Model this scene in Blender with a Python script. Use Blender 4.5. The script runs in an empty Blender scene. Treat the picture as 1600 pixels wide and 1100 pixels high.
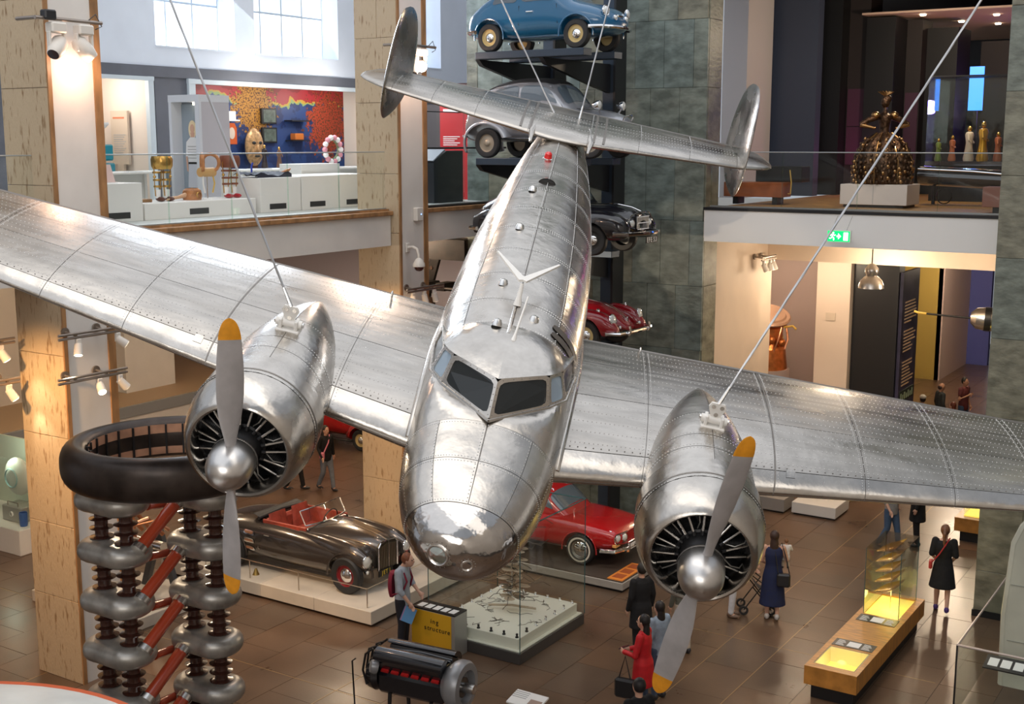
import bpy, bmesh, math, random
import numpy as np
from math import sin, cos, pi, radians as RAD, sqrt, atan2
from mathutils import Vector, Matrix, Euler

random.seed(7)
SC = bpy.context.scene
COL = SC.collection

# ------------------------------------------------------------------ camera, world, lights, exposure
cam = bpy.data.objects.new('camera', bpy.data.cameras.new('camera'))
COL.objects.link(cam)
cam.location = (0, 0, 8.6)
cam.rotation_euler = (RAD(90 - 9.548), 0, RAD(32.711))
cam.data.sensor_width = 36.0
cam.data.lens = 36.0 * 1950 / 1600
cam.data.clip_end = 300
SC.camera = cam
SC.view_settings.view_transform = 'Standard'
SC.view_settings.look = 'None'
SC.view_settings.gamma = 1
SC.view_settings.use_curve_mapping = False
SC.view_settings.exposure = 0.15

W = bpy.data.worlds.new('world'); SC.world = W; W.use_nodes = True
bg = W.node_tree.nodes['Background']
bg.inputs[0].default_value = (0.72, 0.78, 0.88, 1)
bg.inputs[1].default_value = 0.5

def area(name, loc, target, sx, sy, power, col=(1, 1, 1), spread=180):
    l = bpy.data.lights.new(name, 'AREA'); l.shape = 'RECTANGLE'; l.size = sx; l.size_y = sy
    l.energy = power; l.color = col; l.spread = RAD(spread)
    o = bpy.data.objects.new(name, l); COL.objects.link(o); o.location = loc
    o.rotation_euler = (Vector(target) - Vector(loc)).to_track_quat('-Z', 'Y').to_euler()
    return o
def spot(name, loc, target, power, col=(1, .82, .6), angle=50, blend=.5, r=.08):
    l = bpy.data.lights.new(name, 'SPOT'); l.energy = power; l.color = col
    l.spot_size = RAD(angle); l.spot_blend = blend; l.shadow_soft_size = r
    o = bpy.data.objects.new(name, l); COL.objects.link(o); o.location = loc
    o.rotation_euler = (Vector(target) - Vector(loc)).to_track_quat('-Z', 'Y').to_euler()
    return o
def point(name, loc, power, col=(1, .82, .6), r=.1):
    l = bpy.data.lights.new(name, 'POINT'); l.energy = power; l.color = col; l.shadow_soft_size = r
    o = bpy.data.objects.new(name, l); COL.objects.link(o); o.location = loc
    return o
WARM = (1, .80, .58)
# rooflights over the hall (daylight), long strips along the nave
area('rooflight_daylight', (-12, 11, 17.5), (-12, 11, 0), 20, 34, 1450, (.96, .97, 1))
area('rooflight_daylight', (1.0, 10, 17.5), (0, 10, 0), 5, 32, 700, (1, .92, .82))
# daylight from the tall windows of the left wall, then an added fill
area('window_and_fill_light', (-21.8, 22.5, 12.2), (-10, 20, 8), 6, 2.5, 500, (.82, .9, 1))

area('window_and_fill_light', (-4, -7.4, 11.5), (-9, 20, 6), 20, 6, 1300, (1, .97, .93))  # added fill from behind the camera, brightens camera-facing surfaces
# ------------------------------------------------------------------ materials (all procedural)
MATS = {}
def mat(name, col=(.8, .8, .8), rough=.5, metal=0., noise=None, bump=None, emit=None, alpha=None, coat=0., spec=None, aniso=None, col2=None, stretch=(1, 1, 1), world=False, pos=(.34, .66)):
    if name in MATS: return MATS[name]
    m = bpy.data.materials.new(name); m.use_nodes = True; MATS[name] = m
    nt = m.node_tree; b = nt.nodes['Principled BSDF']
    b.inputs['Base Color'].default_value = (*col, 1)
    b.inputs['Roughness'].default_value = rough
    b.inputs['Metallic'].default_value = metal
    if coat: b.inputs['Coat Weight'].default_value = coat; b.inputs['Coat Roughness'].default_value = .05
    if spec is not None: b.inputs['Specular IOR Level'].default_value = spec
    if emit: b.inputs['Emission Color'].default_value = (*emit[0], 1); b.inputs['Emission Strength'].default_value = emit[1]
    if alpha is not None: b.inputs['Alpha'].default_value = alpha
    if aniso: b.inputs['Anisotropic'].default_value = aniso
    if noise or bump:
        tc = nt.nodes.new('ShaderNodeTexCoord'); mp = nt.nodes.new('ShaderNodeMapping')
        mp.inputs['Scale'].default_value = stretch
        nt.links.new(nt.nodes.new('ShaderNodeNewGeometry').outputs['Position'] if world else tc.outputs['Object'], mp.inputs[0])
    if noise:
        sc, amt = noise
        n = nt.nodes.new('ShaderNodeTexNoise'); n.inputs['Scale'].default_value = sc; n.inputs['Detail'].default_value = 5
        nt.links.new(mp.outputs[0], n.inputs['Vector'])
        r = nt.nodes.new('ShaderNodeValToRGB')
        c2 = col2 or tuple(max(0, c * (1 - amt)) for c in col)
        c1 = col if col2 else tuple(min(1, c * (1 + amt * .6)) for c in col)
        r.color_ramp.elements[0].position = pos[0]; r.color_ramp.elements[0].color = (*c2, 1)
        r.color_ramp.elements[1].position = pos[1]; r.color_ramp.elements[1].color = (*c1, 1)
        nt.links.new(n.outputs['Fac'], r.inputs[0]); nt.links.new(r.outputs[0], b.inputs['Base Color'])
        mr = nt.nodes.new('ShaderNodeMapRange'); mr.inputs['To Min'].default_value = max(.02, rough * .8); mr.inputs['To Max'].default_value = min(1, rough * 1.25)
        nt.links.new(n.outputs['Fac'], mr.inputs[0]); nt.links.new(mr.outputs[0], b.inputs['Roughness'])
    if bump:
        n2 = nt.nodes.new('ShaderNodeTexNoise'); n2.inputs['Scale'].default_value = bump[0]; n2.inputs['Detail'].default_value = 4
        nt.links.new(mp.outputs[0], n2.inputs['Vector'])
        bp = nt.nodes.new('ShaderNodeBump'); bp.inputs['Strength'].default_value = bump[1]; bp.inputs['Distance'].default_value = .02
        nt.links.new(n2.outputs['Fac'], bp.inputs['Height']); nt.links.new(bp.outputs[0], b.inputs['Normal'])
    return m
def glass_mat(name, tint=(.93, .98, .96), refl=.10, edge=False):
    if name in MATS: return MATS[name]
    m = bpy.data.materials.new(name); m.use_nodes = True; MATS[name] = m
    nt = m.node_tree; nt.nodes.clear()
    out = nt.nodes.new('ShaderNodeOutputMaterial'); mx = nt.nodes.new('ShaderNodeMixShader')
    t = nt.nodes.new('ShaderNodeBsdfTransparent'); t.inputs[0].default_value = (*tint, 1)
    g = nt.nodes.new('ShaderNodeBsdfGlossy'); g.inputs['Roughness'].default_value = .02; g.inputs[0].default_value = (.9, .95, .95, 1)
    lw = nt.nodes.new('ShaderNodeLayerWeight'); pw = nt.nodes.new('ShaderNodeMath'); pw.operation = 'POWER'; pw.inputs[1].default_value = 4
    nt.links.new(lw.outputs['Facing'], pw.inputs[0])
    mr = nt.nodes.new('ShaderNodeMapRange'); mr.inputs['To Min'].default_value = refl * .4; mr.inputs['To Max'].default_value = .8
    nt.links.new(pw.outputs[0], mr.inputs[0]); nt.links.new(mr.outputs[0], mx.inputs[0])
    nt.links.new(t.outputs[0], mx.inputs[1]); nt.links.new(g.outputs[0], mx.inputs[2]); nt.links.new(mx.outputs[0], out.inputs[0])
    return m
def aluminium(name, col=(.80, .79, .77), rough=.27, streak=(1, 1, 1), dent=.12, patch=.35):
    if name in MATS: return MATS[name]
    m = bpy.data.materials.new(name); m.use_nodes = True; MATS[name] = m
    nt = m.node_tree; b = nt.nodes['Principled BSDF']; L = nt.links.new
    b.inputs['Metallic'].default_value = 1
    tc = nt.nodes.new('ShaderNodeTexCoord')
    mp = nt.nodes.new('ShaderNodeMapping'); mp.inputs['Scale'].default_value = streak; L(tc.outputs['Object'], mp.inputs[0])
    n = nt.nodes.new('ShaderNodeTexNoise'); n.inputs['Scale'].default_value = 3.2; n.inputs['Detail'].default_value = 7; n.inputs['Roughness'].default_value = .62
    L(mp.outputs[0], n.inputs['Vector'])
    r = nt.nodes.new('ShaderNodeValToRGB'); r.color_ramp.elements[0].position = .3; r.color_ramp.elements[1].position = .7
    r.color_ramp.elements[0].color = (*[c * (1 - patch) for c in col], 1); r.color_ramp.elements[1].color = (*col, 1)
    L(n.outputs['Fac'], r.inputs[0]); L(r.outputs[0], b.inputs['Base Color'])
    n3 = nt.nodes.new('ShaderNodeTexNoise'); n3.inputs['Scale'].default_value = 1.7; n3.inputs['Detail'].default_value = 4
    L(mp.outputs[0], n3.inputs['Vector'])
    mr = nt.nodes.new('ShaderNodeMapRange'); mr.inputs['From Min'].default_value = .3; mr.inputs['From Max'].default_value = .7
    mr.inputs['To Min'].default_value = rough * .75; mr.inputs['To Max'].default_value = rough * 1.35
    L(n3.outputs['Fac'], mr.inputs[0]); L(mr.outputs[0], b.inputs['Roughness'])
    n2 = nt.nodes.new('ShaderNodeTexNoise'); n2.inputs['Scale'].default_value = 4.5; n2.inputs['Detail'].default_value = 3
    L(tc.outputs['Object'], n2.inputs['Vector'])
    bp = nt.nodes.new('ShaderNodeBump'); bp.inputs['Strength'].default_value = dent; bp.inputs['Distance'].default_value = .05
    L(n2.outputs['Fac'], bp.inputs['Height']); L(bp.outputs[0], b.inputs['Normal'])
    return m

# ------------------------------------------------------------------ mesh helpers
def V3(p): return Vector(p)
def frame(d):
    d = Vector(d).normalized()
    a = Vector((0, 0, 1)) if abs(d.z) < .95 else Vector((1, 0, 0))
    u = d.cross(a).normalized(); v = d.cross(u).normalized()
    return u, v, d
class MB:
    def __init__(s): s.v = []; s.f = []
    def add(s, vs, fs):
        k = len(s.v); s.v += [tuple(p) for p in vs]; s.f += [tuple(i + k for i in f) for f in fs]; return s
    def box(s, x0, x1, y0, y1, z0, z1, ch=0):
        if ch:
            c = ch; vs = []; 
            for ax in range(3):
                for sx in (0, 1):
                    for sy in (0, 1):
                        for sz in (0, 1):
                            p = [(x0, x1)[sx], (y0, y1)[sy], (z0, z1)[sz]]; sg = [1 - 2 * sx, 1 - 2 * sy, 1 - 2 * sz]
                            for k in range(3):
                                if k != ax: p[k] += sg[k] * c
                            vs.append(p)
            bm = bmesh.new()
            for p in vs: bm.verts.new(p)
            bmesh.ops.convex_hull(bm, input=bm.verts)
            bmesh.ops.dissolve_limit(bm, angle_limit=.01, verts=bm.verts, edges=bm.edges)
            bm.verts.index_update()
            s.add([v.co[:] for v in bm.verts], [[v.index for v in f.verts] for f in bm.faces]); bm.free(); return s
        return s.add([(x0, y0, z0), (x1, y0, z0), (x1, y1, z0), (x0, y1, z0), (x0, y0, z1), (x1, y0, z1), (x1, y1, z1), (x0, y1, z1)],
                     [(3, 2, 1, 0), (4, 5, 6, 7), (0, 1, 5, 4), (1, 2, 6, 5), (2, 3, 7, 6), (3, 0, 4, 7)])
    def cbox(s, c, d, ch=0, M=None):
        t = MB().box(-d[0] / 2, d[0] / 2, -d[1] / 2, d[1] / 2, -d[2] / 2, d[2] / 2, ch)
        M = M or Matrix(); M = Matrix.Translation(c) @ M.to_4x4()
        return s.add([M @ Vector(p) for p in t.v], t.f)
    def ring(s, c, u, v, r, n): return [V3(c) + u * (cos(2 * pi * i / n) * r) + v * (sin(2 * pi * i / n) * r) for i in range(n)]
    def cyl(s, p0, p1, r0, r1=None, n=12, cap=True):
        return s.tube([p0, p1], [r0, r0 if r1 is None else r1], n, cap)
    def tube(s, pts, r, n=8, cap=True, closed=False):
        pts = [V3(p) for p in pts]; N = len(pts)
        rs = r if isinstance(r, (list, tuple)) else [r] * N
        rows = []; pu = None
        for i, p in enumerate(pts):
            if closed: d = pts[(i + 1) % N] - pts[i - 1]
            else: d = pts[min(i + 1, N - 1)] - pts[max(i - 1, 0)]
            if d.length < 1e-9: d = Vector((0, 0, 1))
            d.normalize()
            if pu is None: u, v, _ = frame(d)
            else:
                u = (pu - d * pu.dot(d))
                u = u.normalized() if u.length > 1e-6 else frame(d)[0]
                v = d.cross(u)
            pu = u
            rows.append(s.ring(p, u, v, rs[i], n))
        return s.grid(rows, closej=True, closei=closed, cap=cap and not closed)
    def grid(s, rows, closej=False, closei=False, cap=False):
        ni, nj = len(rows), len(rows[0]); vs = [p for r in rows for p in r]; fs = []
        for i in range(ni if closei else ni - 1):
            for j in range(nj if closej else nj - 1):
                a = i * nj + j; b = i * nj + (j + 1) % nj; c = ((i + 1) % ni) * nj + (j + 1) % nj; d = ((i + 1) % ni) * nj + j
                fs.append((a, b, c, d))
        if cap: fs.append(tuple(range(nj - 1, -1, -1))); fs.append(tuple((ni - 1) * nj + j for j in range(nj)))
        return s.add(vs, fs)
    def lathe(s, prof, o=(0, 0, 0), ax=(0, 0, 1), n=24, closed=False):
        u, v, d = frame(ax); o = V3(o)
        rows = [s.ring(o + d * h, u, v, max(r, 1e-4), n) for r, h in prof]
        return s.grid(rows, closej=True, closei=closed)
    def sphere(s, c, r, nu=16, nv=10):
        r = r if isinstance(r, (tuple, list)) else (r, r, r)
        rows = []
        for i in range(nv + 1):
            t = pi * i / nv - pi / 2; k = max(cos(t), 1e-4)
            rows.append([(c[0] + r[0] * k * cos(2 * pi * j / nu), c[1] + r[1] * k * sin(2 * pi * j / nu), c[2] + r[2] * sin(t)) for j in range(nu)])
        return s.grid(rows, closej=True)
    def prism(s, poly, h0, h1, M=None):
        n = len(poly); vs = [(p[0], p[1], h0) for p in poly] + [(p[0], p[1], h1) for p in poly]
        if M is not None: vs = [M @ Vector(p) for p in vs]
        return s.add(vs, [tuple(range(n - 1, -1, -1)), tuple(range(n, 2 * n))] + [(i, (i + 1) % n, n + (i + 1) % n, n + i) for i in range(n)])
    def xf(s, M):
        s.v = [tuple(M @ Vector(p)) for p in s.v]; return s
    def mesh(s, name, smooth=True, angle=35):
        me = bpy.data.meshes.new(name); me.from_pydata(s.v, [], s.f)
        bm = bmesh.new(); bm.from_mesh(me); bmesh.ops.recalc_face_normals(bm, faces=bm.faces); bm.to_mesh(me); bm.free()
        if smooth:
            me.polygons.foreach_set('use_smooth', [True] * len(me.polygons)); me.set_sharp_from_angle(angle=RAD(angle))
        me.update(); return me
    def build(s, name, m, parent=None, smooth=True, angle=35, label=None):
        me = s.mesh(name, smooth, angle); me.materials.append(m)
        return put(name, me, parent, label)
def put(name, me, parent=None, label=None, loc=None, rot=None, scale=None):
    o = bpy.data.objects.new(name, me); COL.objects.link(o)
    if parent is not None: o.parent = parent
    if label: o['label'] = label
    if loc is not None: o.location = loc
    if rot is not None: o.rotation_euler = rot
    if scale is not None: o.scale = scale
    return o
def thing(name, label, cat, loc=(0, 0, 0), rot=(0, 0, 0), group=None):
    o = bpy.data.objects.new(name, None); COL.objects.link(o); o.empty_display_size = .1
    o.location = loc; o.rotation_euler = rot if isinstance(rot, (tuple, list, Euler)) else (0, 0, rot)
    o['label'] = label; o['category'] = cat
    if group: o['group'] = group
    return o
def tag(o, label, cat, group=None):
    o['label'] = label; o['category'] = cat
    if group: o['group'] = group
    return o
def struct(o, label=None):
    o['kind'] = 'structure'
    if label: o['label'] = label
    return o
def kids(o): return [c for c in bpy.data.objects if c.parent == o]
def copy_tree(o, parent=None, label=None, loc=None, rot=None):
    c = o.copy(); COL.objects.link(c)
    if parent is not None: c.parent = parent
    if label: c['label'] = label
    if loc is not None: c.location = loc
    if rot is not None: c.rotation_euler = rot if isinstance(rot, (tuple, list)) else (0, 0, rot)
    for k in list(o.children): copy_tree(k, c)
    return c
TMP = bpy.data.scenes.new('workbench')
def bake(o, *others):
    """mesh of an object with its modifiers applied, worked out in a scratch scene"""
    for q in (o,) + others:
        for c in list(q.users_collection): c.objects.unlink(q)
        TMP.collection.objects.link(q)
    vl = TMP.view_layers[0]; vl.update(); dg = vl.depsgraph; dg.update()
    me = bpy.data.meshes.new_from_object(o.evaluated_get(dg)); TMP.collection.objects.unlink(o)
    for q in others: bpy.data.objects.remove(q)
    return me
def text(body, name, m, parent, loc, rot, size, align='CENTER', ext=.002):
    """raised lettering, one mesh per character"""
    adv = [size * (.30 if ch in 'il1 ' else .42 if ch in 'trfJ' else .60) for ch in body]; x = -sum(adv) / 2 if align == 'CENTER' else 0
    R_ = Euler(rot).to_matrix()
    for ch, w in zip(body, adv):
        if ch != ' ':
            cu = bpy.data.curves.new(name, 'FONT'); cu.body = ch; cu.size = size; cu.extrude = ext; cu.align_x = 'CENTER'; cu.align_y = 'BOTTOM_BASELINE'
            o = bpy.data.objects.new(name, cu); me = bake(o); bpy.data.objects.remove(o)
            me.materials.clear(); me.materials.append(m)
            put(name, me, parent, loc=Vector(loc) + R_ @ Vector((x + w / 2, -size * .35, 0)), rot=rot)
        x += w
def interp(xs, ys):
    xs = np.array(xs, float); ys = np.array(ys, float)
    h = np.diff(xs); dl = np.diff(ys) / h; m = np.zeros(len(xs))
    m[0], m[-1] = dl[0], dl[-1]
    for i in range(1, len(xs) - 1):
        if dl[i - 1] * dl[i] > 0:
            w1 = 2 * h[i] + h[i - 1]; w2 = h[i] + 2 * h[i - 1]; m[i] = (w1 + w2) / (w1 / dl[i - 1] + w2 / dl[i])
    def fn(x):
        x = min(max(x, xs[0]), xs[-1]); i = min(max(int(np.searchsorted(xs, x)) - 1, 0), len(xs) - 2)
        t = (x - xs[i]) / h[i]
        return float((2 * t**3 - 3 * t**2 + 1) * ys[i] + (t**3 - 2 * t**2 + t) * h[i] * m[i] + (-2 * t**3 + 3 * t**2) * ys[i + 1] + (t**3 - t**2) * h[i] * m[i + 1])
    return fn
class Loft:
    """cross sections along x: (x, half width, top z, bottom z, exponent)"""
    def __init__(s, st, yc=0):
        st = sorted(st); X = [a[0] for a in st]; s.x0, s.x1 = X[0], X[-1]; s.yc = yc
        s.w, s.t, s.b, s.n = [interp(X, [a[k] for a in st]) for k in (1, 2, 3, 4)]
    def P(s, x, ph, off=0):
        w, t, b, n = s.w(x) + off, s.t(x) + off, s.b(x) - off, s.n(x)
        c, d = cos(ph), sin(ph); e = 2 / n
        return (x, s.yc + w * math.copysign(abs(c) ** e, c), (t + b) / 2 + (t - b) / 2 * math.copysign(abs(d) ** e, d))
    def shell(s, xs, nph=32, off=0, mb=None, clamp=None):
        mb = mb or MB(); rows = []
        for x in xs:
            r = [s.P(x, 2 * pi * j / nph, off) for j in range(nph)]
            if clamp: r = [(p[0], p[1], min(p[2], clamp)) for p in r]
            rows.append(r)
        return mb.grid(rows, closej=True, cap=True)
    def patch(s, q, nu=6, nv=6, off=.004, rnd=0, mb=None, thick=0):
        """q: four (x, phi) corners in order; rnd rounds the corners in parameter space"""
        mb = mb or MB(); rows = []
        for i in range(nu + 1):
            r = []
            for j in range(nv + 1):
                a, b = i / nu, j / nv
                if rnd:
                    A, B = 2 * a - 1, 2 * b - 1; k = 2 / rnd
                    # squircle mapping
                    m_ = max(abs(A), abs(B)); 
                    if m_ > 0:
                        l = (abs(A) ** rnd + abs(B) ** rnd) ** (1 / rnd); A, B = A * m_ / l, B * m_ / l
                    a, b = (A + 1) / 2, (B + 1) / 2
                x = (q[0][0] * (1 - a) + q[1][0] * a) * (1 - b) + (q[3][0] * (1 - a) + q[2][0] * a) * b
                ph = (q[0][1] * (1 - a) + q[1][1] * a) * (1 - b) + (q[3][1] * (1 - a) + q[2][1] * a) * b
                r.append(s.P(x, ph, off))
            rows.append(r)
        return mb.grid(rows)
def lin(a, b, n): return [a + (b - a) * i / (n - 1) for i in range(n)]
def rivets(mb, pts, r=.006, up=None):
    for p in pts:
        p = V3(p); n = V3(up(p) if callable(up) else up).normalized(); u, v, _ = frame(n)
        q = mb.ring(p, u, v, r, 4)
        mb.add(q + [p + n * r * .8], [(0, 1, 4), (1, 2, 4), (2, 3, 4), (3, 0, 4)])
# ================================================================== the setting
WHITE = mat('white_plaster', (.74, .71, .67), .6, 0, (1.5, .05))
CREAM = mat('cream_plaster', (.70, .62, .53), .6, 0, (1.2, .05))
BLUEW = mat('pale_blue_wall', (.74, .81, .92), .6, 0, (1.2, .04))
DGW = mat('dark_grey_wall', (.13, .14, .17), .55, 0, (2, .08))
TRAV = mat('travertine', (.53, .41, .27), .55, 0, (7, .5), (22, .5), col2=(.29, .18, .09), stretch=(3, 3, .6), pos=(.30, .43))
TRIMW = mat('oak_trim', (.36, .19, .08), .45, 0, (6, .35), stretch=(1, 1, .3))
SLATE = [mat('slate_%s' % k, c, .42, 0, (3.0, .4), (9, .4), stretch=(1, 1, 1.8)) for k, c in (('grey_green', (.20, .225, .19)), ('olive', (.225, .22, .165)), ('blue_green', (.175, .215, .195)))]
TILE = [mat('floor_stone_%s' % k, c, .29, 0, (.9, .22), (30, .05), world=True) for k, c in (('umber', (.128, .078, .049)), ('brown', (.140, .083, .050)), ('grey', (.118, .079, .054)))]
JOINT = mat('floor_joint', (.05, .04, .033), .7)
BRASS = mat('floor_strip_brass', (.42, .30, .16), .4, .6)
CARPET = mat('mezzanine_floor_grey', (.52, .54, .51), .6)
OAKF = mat('oak_floorboards', (.48, .26, .09), .35, 0, (5, .3), stretch=(6, .6, 1))
GLASS = glass_mat('clear_glass', (.985, .996, .992), .05)
GREENGL = glass_mat('green_edge_glass', (.86, .95, .90), .10)
BLACK = mat('satin_black', (.015, .015, .017), .4)
NAVYW = mat('navy_wall', (.055, .07, .115), .5)
DISPW = mat('white_plinth_paint', (.80, .78, .74), .4)

# ---- floor: stone tiles laid in rows, bedding below
flo = struct(MB().box(-36, 7, -8, 56, -.06, -.006).build('floor', JOINT, smooth=False), 'dark brown stone tiled ground floor')
tw, tl = .89, 1.20
tms = []
for k in range(3):
    me = MB().box(-tw / 2 + .004, tw / 2 - .004, -tl / 2 + .004, tl / 2 - .004, -.03, 0, 0).mesh('tile', False); me.materials.append(TILE[k]); tms.append(me)
cands = []
def vis(x, y):
    d = Vector((x, y, -8.6)); f_ = Vector((-sin(RAD(32.711)), cos(RAD(32.711)), 0)); r_ = Vector((f_.y, -f_.x, 0))
    z = d.dot(f_) * cos(RAD(9.548)) + 8.6 * sin(RAD(9.548)); v = 550 + 1950 * (8.6 * cos(RAD(9.548)) - d.dot(f_) * sin(RAD(9.548))) / z; u = 800 + 1950 * d.dot(r_) / z
    return u, v, z
for i in range(-40, 12):
    for j in range(-22, 30):
        x = -8.0 + tw / 2 + i * tw; y = 19.63 + tl / 2 + j * tl + (0 if i % 2 == 0 else tl / 2)
        if not (-35.5 < x < 6 and -7 < y < 55): continue
        u, v, z = vis(x, y)
        seen = -40 < u < 1640 and 560 < v < 1110 and y < 30
        cands.append((z if seen else 1e3, x, y))
cands.sort(); rest = MB()
for n, (z, x, y) in enumerate(cands):
    if n < 290 and z < 900: put('tile', tms[random.choice((0, 0, 1, 1, 2))], flo, loc=(x, y, random.uniform(-.0015, .0015)))
    else: rest.box(x - tw / 2 + .004, x + tw / 2 - .004, y - tl / 2 + .004, y + tl / 2 - .004, -.03, 0)
rest.build('distant_tiles', TILE[0], flo, smooth=False)['kind'] = 'stuff'
for x in (-8.0, -7.11, -12.45, -16.9): MB().box(x - .007, x + .007, 10, 30, -.01, .003).build('floor_strip', BRASS, flo, smooth=False)
for y in (19.63, 14.2): MB().box(-22, -4.5, y - .006, y + .006, -.01, .003).build('floor_strip', BRASS, flo, smooth=False)
MB().box(-8.0, -7.11, 23.05, 23.75, -.01, .004).build('floor_hatch', TILE[2], flo, smooth=False)

# ---- stone-clad piers with a plastered hall face
def pier(name, y0, label):
    x0, x1, y1 = -17.08, -16.0, y0 + .98
    p = struct(MB().box(x0 + .03, x1 - .03, y0 + .03, y1, 0, 16).build(name, WHITE, smooth=False), label)
    z = 0; hs = [1.38, 1.22, 1.45, 1.30]
    k = 0
    while z < 15.5:
        h = hs[k % 4]; k += 1
        cut = random.uniform(.35, .65); xm = x0 + (x1 - x0) * cut
        e = .0035
        if k % 3 == 0: spans = [(x0, xm), (xm, x1)]
        else: spans = [(x0, x1)]
        for a, b in spans: MB().box(a + e, b - e, y0 - random.uniform(.0, .008), y0 + .05, z + e, z + h - e, .006).build('travertine_block', TRAV, p)
        MB().box(x0 - .02, x0 + .03, y0 + e, y1, z + e, z + h - e).build('travertine_block', TRAV, p)
        z += h
    MB().box(x1 - .03, x1, y0 + .07, y0 + .84, 0, 16).build('plaster_face', WHITE, p, smooth=False)
    for a, b in ((y0 + .0, y0 + .07), (y0 + .84, y0 + .98)):
        MB().box(x1 - .05, x1 + .025, a, b, 0, 16).build('edge_trim', TRIMW, p, smooth=False)
    return p
pier('column_left', 12.17, 'stone pier with white face beside the dark metal ring')
pier('column_middle', 20.58, 'stone pier with white face behind the airplane tail')

# ---- left mezzanine: slab, white fascia, oak edge, floor, soffit
struct(MB().box(-36, -16.35, 2, 34, 6.55, 7.18).build('floor_mezzanine_left', CREAM, smooth=False))
struct(MB().box(-22, -16.4, 2, 34, 7.18, 7.2).build('floor_mezzanine_carpet', CARPET, smooth=False))
for k, (a, b) in enumerate([(2.0, 12.16), (13.2, 20.55), (21.6, 25.15)]):
    struct(MB().box(-16.35, -16.2, a, b, 6.47, 7.10).build('wall_fascia_left', WHITE, smooth=False))
    t = struct(MB().box(-16.40, -16.12, a, b, 7.10, 7.19, .012).build('trim_%d' % (k + 1), TRIMW, smooth=False))
    struct(MB().box(-16.36, -16.24, a, b, 7.19, 7.23).build('trim_%d' % (k + 4), BLACK if k == 2 else TRIMW, smooth=False))
def balustrade(name, label, axis, at, a, b, z0, z1, panes, rail=None):
    t = thing(name, label, 'glass railing', (at, (a + b) / 2, z0) if axis == 'y' else ((a + b) / 2, at, z0), group='glass mezzanine railings')
    n = panes; w = (b - a) / n; h = z1 - z0
    for i in range(n):
        c = -(b - a) / 2 + (i + .5) * w; e = w / 2 - .006
        q = (-.008, .008, c - e, c + e, .02, h) if axis == 'y' else (c - e, c + e, -.008, .008, .02, h)
        MB().box(*q).build('glass_panel', GLASS, t, smooth=False)
        q = (-.012, .012, c - e, c - e + .012, .02, h) if axis == 'y' else (c - e, c - e + .012, -.012, .012, .02, h)
        MB().box(*q).build('glass_joint', GREENGL, t, smooth=False)
    L = (b - a) / 2
    q = (-.03, .03, -L, L, 0, .05) if axis == 'y' else (-L, L, -.03, .03, 0, .05)
    MB().box(*q).build('base_channel', mat('channel_grey', (.35, .36, .35), .4, .6), t, smooth=False)
    q = [(0, -L, h), (0, L, h)] if axis == 'y' else [(-L, 0, h), (L, 0, h)]
    MB().cyl(*q, .011, n=8).build('handrail', mat('rail_satin', (.40, .43, .43), .35, .3) if not rail else rail, t)
    return t
balustrade('glass_railing', 'glass railing in front of the white prosthetics plinths', 'y', -16.3, 13.2, 20.5, 7.2, 8.40, 5)
balustrade('glass_railing', 'glass railing reaching the stone pier at the upper left corner', 'y', -16.45, 5, 12.15, 7.2, 8.40, 4)
balustrade('glass_railing', 'glass railing beside the red text panel and black lectern', 'y', -16.3, 21.62, 25.1, 7.2, 9.25, 2, BLACK)
MB().cyl((-16.3, 21.62, 8.47), (-16.3, 25.1, 8.47), .022, n=8).build('lower_rail', BLACK, None)
bpy.data.objects['lower_rail'].parent = bpy.data.objects['glass_railing.002']; bpy.data.objects['lower_rail'].matrix_parent_inverse = Matrix.Translation((16.3, -23.36, -7.2))

# upper back wall of the left mezzanine: clerestory windows, dark band, two alcoves
wl = struct(MB().box(-22.3, -22, 2, 34, 10.27, 10.72).build('wall_left', BLUEW, smooth=False), 'pale blue upper wall with tall clerestory windows')
for a, b in ((2, 16.4), (18.08, 19.64), (22.08, 22.74), (25.82, 29.4), (30.4, 34)): MB().box(-22.6, -22, a, b, 10.72, 16).build('wall_pier', BLUEW, wl, smooth=False)
MB().box(-22.02, -21.96, 2, 34, 10.03, 10.27).build('dark_band', DGW, wl, smooth=False)
WPANE = mat('daylight_pane', (.9, .95, 1), .3, emit=((.86, .93, 1), 1.15))
FROST = mat('window_blind_blue', (.72, .8, .9), .5, emit=((.72, .82, .95), .55))
for k, (a, b) in enumerate([(16.4, 18.08), (19.64, 22.08), (22.74, 25.82), (29.4, 30.4)]):
    w = struct(MB().box(-22.62, -22.56, a, b, 10.72, 16).build('window_%d' % (k + 1), mat('window_frame_grey', (.45, .52, .60), .5), smooth=False))
    n = max(1, round((b - a) / .85)); pw = (b - a) / n
    for i in range(n):
        for (z0, z1) in ((10.76, 11.75), (11.80, 12.9), (12.95, 14.0), (14.05, 15.9)):
            MB().box(-22.57, -22.545, a + i * pw + .03, a + (i + 1) * pw - .03, z0, z1).build('pane', FROST if z0 > 11.3 and i > 0 and i < n - 1 + (n < 4) else WPANE, w, smooth=False)
    MB().box(-22.56, -21.98, a, b, 10.69, 10.725).build('sill', BLUEW, w, smooth=False)
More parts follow.
